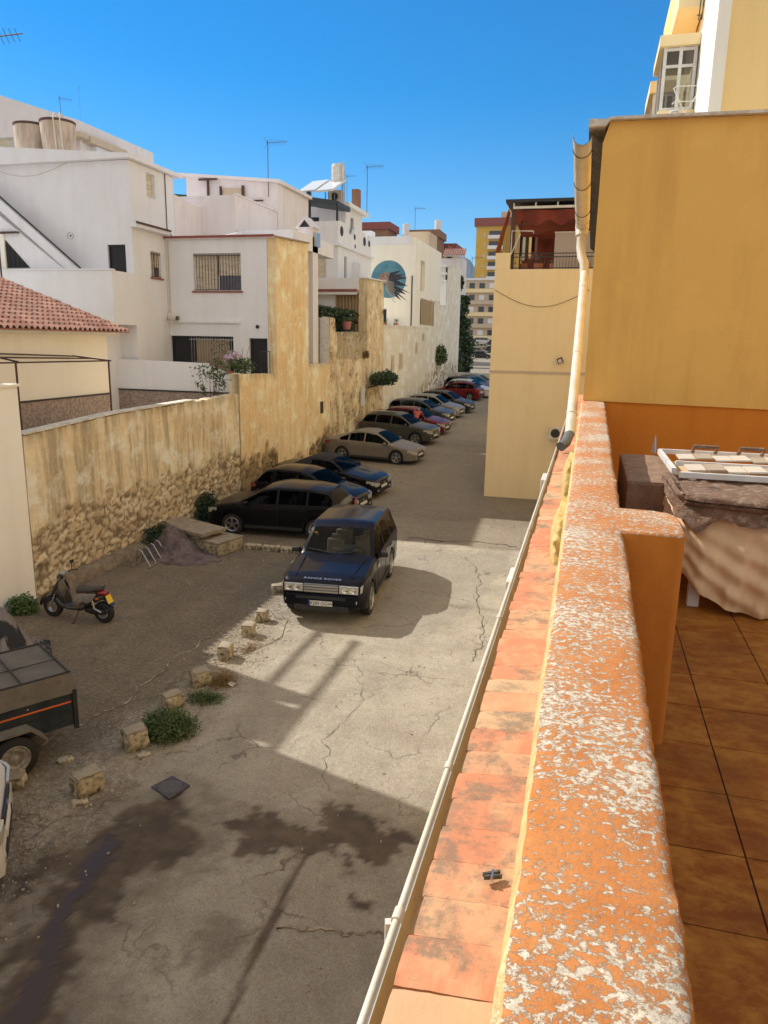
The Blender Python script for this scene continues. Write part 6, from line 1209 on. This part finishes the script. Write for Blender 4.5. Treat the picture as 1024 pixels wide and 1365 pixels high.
    loft('headlight_cowl', [(.18, .94, .04, .06), (.24, .98, .07, .10), (.32, 1.02, .06, .11), (.38, 1.02, .03, .08)], slv); mb = MB(); mb.lathe([(.001, 0), (.05, .0), (.06, .03)], p(.17, .95), 'x', 12); mb.build('headlight', m_lens, r, smooth=50)
    mb = MB(); mb.tube([p(.36, 1.03, .22), p(.34, 1.18, .26)], .008, 5); mb.obox(p(.34, 1.21, .27), (.012, 0, 0), (0, .055, 0), (0, 0, .035)); mb.build('mirror', m_plast, r)
    mb = MB(); mb.tube([p(.72, .28, -.08), p(.68, .02, -.24)], .013, 6); mb.obox(p(.68, .012, -.26), (.03, 0, 0), (0, .03, 0), (0, 0, .008)); mb.build('side_stand', m_rust, r)
    mb = MB(); mb.tube([p(.95, .24, .12), p(1.1, .26, .16), p(1.42, .34, .17)], [.02, .045, .05], 10); mb.build('exhaust', m_steel, r, smooth=50)
    mb = MB(); mb.tube([p(1.27, .26, -.10), p(1.12, .34, -.12), p(1.08, .52, -.12)], .022, 7); mb.build('shock_absorber', m_steel, r)
scooter()
# ================================================================ TRAILER
def trailer():
    u = Vector((-.545, -.838, 0)); v = Vector((-.838, .545, 0)); A = Vector((-6.87, 8.42, 0)); W_, L_ = 1.36, 2.2; k = Vector((0, 0, 1)); WC = .90
    r = thing('trailer', A, 'dark box trailer with an orange stripe and a grey cover on bars', 'trailer')
    Pp = lambda a, b, z: A+u*a+v*b+k*z
    def bx(name, a0, a1, b0, b1, z0, z1, mat, par_=None, bev=0):
        mb = MB(); mb.obox(Pp((a0+a1)/2, (b0+b1)/2, (z0+z1)/2), u*(a1-a0)/2, v*(b1-b0)/2, k*(z1-z0)/2); return mb.build(name, mat, par_ or r, bev=bev)
    m_tb = M('trailer_panel', (.012, .02, .026), .35, (.03, .04, .045), 4, coat=.3); m_tc = M('grey_tarpaulin', (.125, .11, .09), .9, (.17, .145, .115), 4, bs=.2, bsc=30, c3=(.10, .085, .07), sc3=8)
    bx('box', 0, L_, .0, W_, .46, .98, m_tb, bev=.01); 
    for a in (.012, ): bx('corner_post', -.03, .03, -.03, .02, .40, 1.02, m_black); bx('corner_post', -.03, .03, W_-.02, W_+.03, .40, 1.02, m_black)
    bx('stripe', .05, L_, -.006, -.001, .82, .845, M('orange_tape', (.65, .14, .03), .5)); bx('panel_rib', .05, L_, -.008, -.001, .70, .715, m_black); bx('panel_rib', .05, L_, -.008, -.001, .54, .555, m_black)
    for a in (.65, 1.2, 1.75): mb = MB(); c_ = Pp(a, -.01, .90); mb.lathe([(.001, 0), (.012, 0), (.012, .01)], c_, 'y', 8); mb.build('stud', m_chrome, r)
    # cover: sloped skirt and flat top
    mb = MB(); a0, a1, b0, b1 = -.03, L_+.02, -.03, W_+.03; t = .045
    q = [Pp(a0, b0, .97), Pp(a1, b0, .97), Pp(a1, b1, .97), Pp(a0, b1, .97), Pp(a0+t, b0+t, 1.27), Pp(a1-t, b0+t, 1.27), Pp(a1-t, b1-t, 1.27), Pp(a0+t, b1-t, 1.27)]
    mb.add(q, [(0, 1, 5, 4), (1, 2, 6, 5), (2, 3, 7, 6), (3, 0, 4, 7)])
    def tp(s_, w): return Pp(a0+t+(a1-a0-2*t)*s_, b0+t+(b1-b0-2*t)*w, 1.27-.025*abs(math.sin(s_*PI*4))*math.sin(w*PI)+.004*fb(s_*9, w*6, 0, 2))
    mb.grid(tp, 40, 16); mb.build('cover', m_tc, r, smooth=40)
    for b in (b0+t+.01, b1-t-.01): mb = MB(); mb.tube([Pp(a0+t, b, 1.285), Pp(a1-t, b, 1.285)], .013, 6); mb.build('cover_bar', m_plast, r)
    for a in (a0+t+.03, .68, 1.32, 1.9): mb = MB(); mb.tube([Pp(a, b0+t, 1.29), Pp(a, b1-t, 1.29)], .014, 6); mb.build('cover_bar', m_plast, r)
    mb = MB(); mb.tube([Pp(a0+t, .6, 1.282), Pp(a1-t, .6, 1.282)], .008, 6); mb.build('cover_bar', m_plast, r)
    # wheels and mudguards
    for b, sg in ((-.12, 1), (W_+.12, -1)):
        c_ = Pp(WC, b, .31); mb = MB(); n = 28; e1, e2 = u, k; ax = v*sg
        def ringp(rd, h): return [c_+e1*rd*math.cos(2*PI*i/n)+e2*rd*math.sin(2*PI*i/n)-ax*h for i in range(n)]
        def lat(pf, mb):
            o_ = len(mb.v); 
            for rd, h in pf: mb.v += [tuple(q) for q in ringp(rd, h)]
            for j in range(len(pf)-1): mb.f += [(o_+j*n+i, o_+j*n+(i+1) % n, o_+(j+1)*n+(i+1) % n, o_+(j+1)*n+i) for i in range(n)]; mb.mi += [0]*n
        lat([(.19, -.08), (.27, -.085), (.305, -.06), (.31, .05), (.28, .075), (.20, .08), (.19, .06)], mb); w = mb.build('wheel', m_rubber, r, smooth=40)
        mb = MB(); lat([(.20, .078), (.19, .085), (.165, .06), (.14, .065), (.11, .05), (.10, .03), (.07, .03), (.065, .055), (.035, .06), (.03, .075), (.001, .078)], mb); mb.build('rim', M('trailer_rim', (.36, .34, .30), .4, (.22, .18, .14), 14, metal=.1), w, smooth=30)
        mb = MB()
        pr = [(-.46, .44), (-.33, .62), (-.02, .73), (.30, .70), (.42, .58)] if 0 else [(-.42, .50), (-.22, .70), (.22, .70), (.42, .50)]
        for (x0, z0), (x1, z1) in zip(pr, pr[1:]): q = [Pp(WC+x0, b-.11*sg*1, z0), Pp(WC+x1, b-.11*sg, z1), Pp(WC+x1, b+.11*sg, z1), Pp(WC+x0, b+.11*sg, z0)]; mb.add(q+[z-k*.03 for z in q], [(0, 1, 2, 3), (4, 5, 6, 7), (0, 1, 5, 4), (1, 2, 6, 5), (2, 3, 7, 6), (3, 0, 4, 7)])
        mb.build('mudguard', M('mudguard_grey', (.13, .12, .10), .7, (.19, .165, .13), 8), r)
    bx('axle', .87, .93, -.05, W_+.05, .28, .34, m_black); bx('drawbar', L_, L_+1.1, .55, .65, .42, .5, m_black); bx('drawbar_foot', L_+.9, L_+.96, .57, .63, 0, .42, m_black)
    bx('tail_board', -.015, -.001, .05, W_-.05, .5, .95, m_tb)
trailer()
# ================================================================ DRAPED TARPAULINS
def drape(name, cx_, cy_, sx_, sy_, hf, mat, label, n=90, cat='tarpaulin', rot=0, group=None):
    mb = MB(); c, s = math.cos(rot), math.sin(rot)
    def f(u, v):
        a, b_ = (u-.5)*2, (v-.5)*2; x, y = a*sx_, b_*sy_; z = hf(a, b_); return (cx_+x*c-y*s, cy_+x*s+y*c, z)
    mb.grid(f, n, n); o = mb.build(name, mat, None, norm=False, smooth=75); tag(o, label, cat); return o
def hf1(a, b):   # purple-brown tarp slumped from the slab
    r = math.hypot(a/(.95+.12*fb(a, b, 3, 2)), b/(.95+.15*fb(b, a, 1, 2))); base = .02
    m_ = max(0, 1-r**2.2)**.55; rid = .14*abs(fb(a, b, 0, 1.7))+.07*abs(fb(a, b, 5, 4))+.03*fb(a, b, 2, 9)
    h = (.74*math.exp(-((a+.38)/.42)**2-((b-.05)/.6)**2)+.16*math.exp(-((a-.4)/.5)**2-((b+.25)/.55)**2)+rid); return base+h*m_+(0 if r < 1 else -.06)
m_t1 = M('purple_tarp', (.085, .06, .065), .85, (.17, .13, .125), 2.5, .35, .6, bs=.25, bsc=25, c3=(.03, .022, .024), sc3=3)
drape('slumped_tarpaulin', -10.75, 18.1, 1.35, .95, hf1, m_t1, 'crumpled purple brown tarpaulin slumped off the concrete slab by the bike rack', rot=-.35)
def hf2(a, b):
    r = max(abs(a), abs(b)*1.0); e = max(0, 1-r**5)**.8
    spine = 1.25*math.exp(-((b)/.55)**2)*(.62+.38*math.exp(-((a-.05)/.5)**2)); fold = .05*math.sin(math.atan2(b, a)*9+fb(a, b, 1, 2)*3)*(.3+r)+.05*fb(a, b, 4, 3); return .03+(spine+fold)*e
m_t2 = M('grey_tarp', (.17, .145, .135), .8, (.22, .19, .17), 2, bs=.15, bsc=20, c3=(.012, .012, .014), sc3=.9, lo3=.50, hi3=.53)
drape('covered_motorbike', -9.75, 10.2, 1.4, .8, hf2, m_t2, 'motorbike under a black and grey cover behind the trailer at the left edge', rot=-.85, cat='covered motorbike')
# ================================================================ SLABS, BLOCKS, RACK, DRAIN
m_conc = M('old_concrete', (.33, .28, .20), .95, (.22, .18, .125), 5, bs=.5, bsc=24, c3=(.45, .39, .29), sc3=9)
m_rough = M('stone_block_face', (.50, .43, .30), .95, (.30, .25, .16), 6, bs=1, bsc=12, c3=(.12, .10, .06), sc3=11, lo3=.5, hi3=.62)
def roughblock(name, c, hx, hy, hz, rz, label, cat='concrete block', group=None, tilt=(0, 0), dup_=None, amp=.032):
    o = thing(name, (c[0], c[1], c[2]), label, cat, group); rng = random.Random(hash((round(c[0], 2), round(c[1], 2))) & 9999)
    def mk(nm, z0, z1, sx, sy, mat, am):
        mb = MB(); bm = bmesh.new(); bmesh.ops.create_cube(bm, size=1); bmesh.ops.subdivide_edges(bm, edges=bm.edges, cuts=5, use_grid_fill=True)
        M_ = Matrix.Rotation(rz, 4, 'Z') @ Matrix.Rotation(tilt[0], 4, 'X') @ Matrix.Rotation(tilt[1], 4, 'Y')
        for v in bm.verts:
            x, y, z = v.co.x*2*sx, v.co.y*2*sy, z0+(v.co.z+.5)*(z1-z0); q = Vector((x, y, z)); k_ = min(1, (abs(v.co.x)+abs(v.co.y)+abs(v.co.z)))
            q += Vector((fb(x+c[0], y+c[1], z, 6), fb(x, y+c[1], z+5, 6), fb(x+c[0], y, z+9, 6)))*am
            if (abs(v.co.x) > .45)+(abs(v.co.y) > .45)+(abs(v.co.z) > .45) >= 2: q *= 1-.05-.05*fb(x+c[0], y+c[1], z, 9)
            v.co = M_ @ q
        me = bpy.data.meshes.new(nm); bm.to_mesh(me); bm.free(); me.materials.append(mat); me.polygons.foreach_set('use_smooth', [True]*len(me.polygons)); me.set_sharp_from_angle(angle=R(45))
        b_ = bpy.data.objects.new(nm, me); COL.objects.link(b_); b_.parent = o
    mk('block', 0, hz*2, hx, hy, m_rough, amp); 
    if hz > .08: mk('worn_cap', hz*2-.005, hz*2+.02, hx*.96, hy*.96, m_conc, amp*.4)
    return o
B_ = [(-7.2, 7.42, .20, .15, .09, .5, 'cut stone block lying on its side beside the trailer wheel'), (-6.12, 7.62, .19, .14, .16, 1.1, 'ribbed stone block nearest the manhole cover, standing on a broken base'), (-6.15, 8.78, .17, .14, .17, .9, 'rounded chipped block just left of the round green bush'),
      (-6.28, 10.05, .17, .13, .14, 1.0, 'block behind the round green bush with a pale worn top'), (-6.25, 10.95, .17, .14, .15, .9, 'block with broken face beside the dry orange weeds'), (-6.36, 12.12, .13, .17, .15, .15, 'clean square block with a bright top at the corner of the sunlit patch'),
      (-6.42, 13.28, .13, .15, .14, .1, 'square block in the sunlit kerb line, before the one nearest the off-roader bumper'), (-6.5, 14.12, .13, .13, .13, .2, 'square block closest in front of the off-roader bumper'), (-6.95, 16.0, .16, .12, .10, .6, 'low block in shade beside the near wheel of the off-roader'), (-7.0, 17.0, .16, .12, .10, .3, 'low mossy block in shade beside the mirror of the off-roader')]
for x, y, a, b_, h, rz, lab in B_: roughblock('concrete_block', (x, y, -.01), a*.97, b_*.97, h*.92, rz, lab, group='stone blocks along the kerb line')
for k, x in enumerate((-9.15, -8.55, -7.98)): roughblock('kerb_block', (x, 19.3, 0), .25, .12, .075, .02*k, ('left', 'middle', 'right')[k]+' of the three low blocks behind the tail of the nearest black car', group='three low blocks')
for x, y in ((-6.05, 7.35), (-6.45, 7.9), (-6.9, 8.15), (-5.9, 8.6)): roughblock('broken_base', (x, y, -.02), .10, .07, .03, x*3, {-6.05: 'flat broken chunk at the foot of the ribbed block', -6.45: 'flat chunk between the ribbed block and the trailer', -6.9: 'small pale chunk beside the trailer wheel', -5.9: 'flat chunk on the lane side of the rounded block'}[x], cat='rubble', amp=.04)
s1 = thing('concrete_slab', (-11.2, 20.2, 0), 'large concrete slab raised on rubble at the foot of the stone wall', 'slab'); roughm = MB(); roughm.obox((-11.05, 19.15, .25), (.80, -.25, 0), (.12, .42, 0), (0, 0, .25)); roughm.build('base', m_rough, s1, bev=.04); mb = MB(); mb.obox((-11.05, 19.15, .56), (.98, -.42, 0), (.14, .48, 0), (0, 0, .05)); mb.build('top', m_conc, s1, bev=.015)
s1 = thing('concrete_slab', (-9.9, 19.5, 0), 'small stone plinth with a concrete top right of the crumpled tarpaulin', 'slab'); mb = MB(); mb.obox((-9.95, 18.86, .17), (.40, -.12, 0), (.13, .52, 0), (0, 0, .17)); mb.build('base', m_rough, s1, bev=.04); mb = MB(); mb.obox((-9.95, 18.86, .37), (.40, -.12, 0), (.13, .52, 0), (0, 0, .03)); mb.build('top', m_conc, s1, bev=.012)
rk = thing('bicycle_rack', (-11.25, 17.3, 0), 'low galvanised bicycle rack with four hoops by the rubble wall', 'bicycle rack')
for k in range(5):
    y = 16.75+k*.33; x = -11.2-.03*k; mb = MB(); mb.tube([(x+.28, y, .02), (x+.02, y+.02, .42), (x-.06, y+.03, .46), (x-.14, y+.04, .40), (x-.2, y+.05, .02)], .016, 7); mb.build('hoop', m_steel, rk, smooth=50)
mb = MB(); mb.tube([(-10.92, 16.6, .03), (-11.02, 18.2, .03)], .016, 6); mb.tube([(-11.4, 16.6, .03), (-11.5, 18.2, .03)], .016, 6); mb.build('base_bar', m_steel, rk)
mh = thing('manhole_cover', (-5.1, 8.0, 0), 'square iron manhole cover with a round lid in the lane', 'manhole cover'); mb = MB(); qd = [(-5.35, 7.93), (-4.96, 7.75), (-4.86, 8.11), (-5.21, 8.24)]; mb.prism(qd, .006, .022, 'z'); mb.build('frame', M('cast_iron', (.05, .045, .05), .6, (.09, .08, .08), 20, bs=.5, bsc=60), mh); mb = MB(); mb.lathe([(.001, .028), (.15, .028), (.155, .0225)], (-5.1, 8.0, 0), 'z', 24); mb.build('lid', M('iron_lid', (.08, .072, .072), .55, (.12, .11, .1), 30, bs=.6, bsc=90), mh)
mb = MB(); mb.grid(lambda u, v: (-5.82+u*.16, 11.0+v*.12+.02*u, .03+.02*math.sin(u*5)), 4, 3); tag(mb.build('litter_paper', m_white_paint, None, norm=False), 'scrap of white paper at the foot of the dry weeds', 'litter')
rng = random.Random(5); mb = MB()
for k in range(1800):
    t = rng.random(); y = 5+t*11; x = (-6.3 if rng.random() < .9 else rng.uniform(-8.5, -1.5))+rng.gauss(0, .45); s_ = rng.uniform(.005, .016); c_ = Vector((x, y, s_*.5)); a = rng.random()*3; mb.obox(c_, (s_*math.cos(a), s_*math.sin(a), s_*.2), (-s_*.7*math.sin(a), s_*.7*math.cos(a), 0), (0, 0, s_*.6))
tag(mb.build('loose_gravel', M('gravel_stone', (.42, .35, .25), .95, (.25, .2, .14), 3), None), 'loose gravel scattered along the kerb line of blocks', 'gravel', kind='stuff')
# ================================================================ PLANTS
def leaves(name, n, fn, size, mat, par_=None, seed=1, asp=.5, droop=0):
    rg_ = random.Random(seed); mb = MB()
    for k in range(n):
        c = Vector(fn(rg_)); s_ = size*rg_.uniform(.6, 1.3); d = Vector((rg_.gauss(0, 1), rg_.gauss(0, 1), rg_.gauss(0, .7)-droop)).normalized(); e = d.cross(Vector((rg_.gauss(0, 1), rg_.gauss(0, 1), rg_.gauss(0, 1)))).normalized()*s_*asp
        mb.add([c-d*s_*.5, c+e*.5, c+d*s_*.5, c-e*.5], [(0, 1, 2, 3)])
    return mb.build(name, mat, par_, norm=False)
def ell(cx_, cy_, cz_, rx, ry, rz_, shell=.5, lump=3):
    def f(rg_):
        while True:
            d = Vector((rg_.gauss(0, 1), rg_.gauss(0, 1), rg_.gauss(0, 1))).normalized(); r = (shell+(1-shell)*rg_.random())*(1+.28*fb(d.x*1.3+cx_, d.y*1.3, d.z*1.3, lump*.6))
            if d.z*r > -.95: return (cx_+d.x*rx*r, cy_+d.y*ry*r, max(.01, cz_+d.z*rz_*r))
    return f
p = thing('bush', (-5.92, 9.2, 0), 'low round dark green bush in the middle of the block line', 'bush')
leaves('foliage', 9000, ell(-5.9, 9.28, .12, .44, .42, .24, .25), .05, m_green, p, 3, .35); leaves('inner_foliage', 1500, ell(-5.9, 9.28, .08, .36, .35, .14, .1), .05, m_green_d, p, 4)
p = thing('weeds', (-5.9, 10.35, 0), 'sparse green weeds between the dry tuft and the round bush', 'weeds'); leaves('foliage', 2200, ell(-5.88, 10.45, .03, .36, .30, .11, .1), .045, m_green, p, 5, .3)
p = thing('weeds', (-5.95, 11.2, 0), 'dry orange brown weeds beside the block at the shadow edge', 'weeds'); leaves('foliage', 2400, ell(-5.92, 11.1, .06, .30, .34, .16, .1), .05, m_straw, p, 6, .2)
p = thing('weeds', (-6.0, 12.6, 0), 'thin dry weeds on the gravel by the sunlit blocks', 'weeds'); leaves('foliage', 900, ell(-6.1, 12.6, .02, .22, .55, .06, .1), .04, m_straw, p, 7, .2)
p = thing('weeds', (-11.75, 13.0, 0), 'leafy green weeds in the corner between the white building and the scooter', 'weeds'); leaves('foliage', 2600, ell(-11.72, 12.95, .16, .38, .28, .26, .1), .075, M('fresh_leaf', (.07, .13, .03), .6, (.12, .19, .05), 4), p, 8, .5)
p = thing('weeds', (-11.6, 18.6, 0), 'dark ivy growing at the foot of the wall behind the bicycle rack', 'ivy'); leaves('foliage', 3000, ell(-11.85, 18.7, .3, .28, .75, .40, .2), .07, m_green_d, p, 9, .7)
p = thing('weeds', (-11.9, 21.5, 0), 'dark ivy against the wall in front of the nearest black car', 'ivy'); leaves('foliage', 2600, ell(-11.95, 21.8, .5, .2, .7, .6, .2), .08, m_green_d, p, 10, .7)
p = thing('shrub', (-12.9, 24.0, 2.9), 'thin leafy shrub rising in front of the white terrace wall above the boundary wall', 'shrub'); mb = MB(); rg_ = random.Random(3)
tips = []
for k in range(9): a = rg_.random()*6.28; t_ = Vector((-12.95+.5*math.cos(a)*rg_.random(), 24.2+.35*math.sin(a), 4.3+.95*rg_.random())); mb.tube([(-12.95, 24.2, 2.9), ((t_.x-12.95)/2, (t_.y+24.2)/2, 3.9), t_], [.02, .014, .006], 5); tips.append(t_)
mb.build('stem', m_bark, p); leaves('foliage', 420, lambda g_: tips[g_.randrange(9)]+Vector((g_.gauss(0, .13), g_.gauss(0, .1), g_.gauss(-.05, .16))), .13, m_green, p, 12, .5, .3)
p = thing('flowering_shrub', (-12.7, 26.3, 4.2), 'shrub with pale lilac flowers trailing over the sloping wall end', 'flowering shrub'); leaves('foliage', 900, ell(-12.85, 26.4, 5.0, .45, 1.0, .38, .2), .12, m_green, p, 13, .5); leaves('flowers', 420, ell(-13.1, 26.3, 5.35, .30, .45, .22, .2), .10, m_lilacflower, p, 14, .9)
mb = MB()
for k in range(5): mb.tube([(-13.0+.1*k, 26.2, 5.0), (-13.4+.22*k, 26.1+.1*k, 5.6+.25*math.sin(k*2.2))], .008, 4)
mb.build('stem', m_bark, p); leaves('tip_leaves', 90, lambda g_: (-13.9+.8*g_.random(), 26.1, 5.4+g_.random()*.6), .09, m_green, p, 15, .5)
p = thing('caper_bush', (-11.7, 41.5, 4), 'dark shrub growing straight out of the rubble wall above the parked cars', 'shrub'); mb = MB(); mb.tube([(-12.2, 41, 3.4), (-11.6, 41.4, 3.6), (-11.2, 42, 3.9)], [.05, .04, .02], 6); mb.build('stem', m_bark, p); leaves('foliage', 2600, ell(-11.45, 42.2, 3.95, .7, 1.9, .42, .15), .16, m_green_d, p, 16, .6)
p = thing('dry_plant_tuft', (-12, 40.2, 6), 'small dark tuft growing in the rubble wall near the pier', 'shrub'); leaves('foliage', 350, ell(-12.0, 40.3, 5.3, .15, .45, .25, .1), .12, m_straw, p, 17, .5)
p = thing('hanging_shrub', (-11.8, 60, 5), 'green shrub hanging on the pale wall far down the lane', 'shrub'); leaves('foliage', 2600, ell(-11.9, 61.5, 5.0, .5, 1.5, .85, .15), .2, m_green, p, 18, .6)
# balcony ivy of house G
p = thing('balcony_ivy', (-13, 38, 5.9), 'dark ivy mass filling the balcony opening above the rubble wall', 'ivy'); leaves('foliage', 5200, lambda g_: (-12.75-g_.random()*1.2+.1*g_.gauss(0, 1), 34.9+g_.random()*7.0, 7.65-abs(g_.gauss(0, .33))-(.5*g_.random() if g_.random() < .4 else 0)), .19, m_green_d, p, 19, .7); leaves('hanging_foliage', 1500, lambda g_: (-12.9+g_.gauss(0, .2), 38.9+g_.gauss(0, .5), 6.4+g_.random()*1.1), .18, m_green_d, p, 20, .7)
p = thing('hanging_pot', (-12.7, 37.6, 6.6), 'pink flower pot among the ivy in the balcony opening', 'plant pot'); mb = MB(); mb.lathe([(.001, 0), (.18, 0), (.26, .4), (.22, .4)], (-12.35, 37.9, 6.6), 'z', 14); mb.build('pot', M('pink_pot', (.42, .16, .16), .8), p); leaves('foliage', 200, ell(-12.35, 37.9, 7.05, .25, .25, .15), .12, m_green, p, 21)
# dark tree
def tree(name, x, y, z0, h, r_, label, seed, n=9000, leaf=.3, mat=None):
    t_ = thing(name, (x, y, z0), label, 'tree'); rg_ = random.Random(seed); mb = MB(); mb.tube([(x, y, z0), (x+.1, y, z0+h*.4), (x, y+.1, z0+h*.75)], [r_*.11, r_*.08, r_*.04], 8)
    cs = []
    for k in range(22):
        f = k/21; zz = z0+h*(.16+.80*f); rad = r_*(1.0-.75*f**1.5)*(.65+.35*rg_.random()); a = rg_.random()*6.28; c = Vector((x+math.cos(a)*rad*.55, y+math.sin(a)*rad*.55, zz)); cs.append((c, rad*.62)); mb.tube([(x, y, zz-h*.08), c], [r_*.03, r_*.012], 5)
    mb.build('trunk', m_bark, t_)
    def f(g_):
        c, rad = cs[g_.randrange(len(cs))]; d = Vector((g_.gauss(0, 1), g_.gauss(0, 1), g_.gauss(0, 1))).normalized()*rad*(g_.random()**.4)*(1+.2*fb(c.x, c.y, c.z, 1)); return c+Vector((d.x, d.y, d.z*.85))
    leaves('crown', n, f, leaf, mat or m_green_d, t_, seed, .6); leaves('outer_leaves', n//4, f, leaf*1.05, m_green, t_, seed+1, .6)
tree('dark_tree', -13.7, 79, 1.0, 12.0, 2.5, 'tall dark evergreen tree leaning over the lane beyond the white houses', 31, 12000, .32)
tree('street_tree', -13.3, 74, 1.8, 5.0, 1.6, 'shorter bushy tree below the tall evergreen at the low wall', 33, 4500, .28)

# ================================================================ AIR
hz = MB(); hz.box(-6100, 4100, -40, 6950, -1.2, 640); m = bpy.data.materials.new('air'); m.use_nodes = True; t = m.node_tree; t.nodes.clear()
o_ = nd(t, 'ShaderNodeOutputMaterial'); pv = nd(t, 'ShaderNodeVolumePrincipled'); pv.inputs['Density'].default_value = .00008; pv.inputs['Color'].default_value = (.45, .70, 1, 1); t.links.new(pv.outputs[0], o_.inputs['Volume']); S.cycles.volume_bounces = 0; S.cycles.volume_max_steps = 16
tag(hz.build('haze', m, None), kind='stuff')
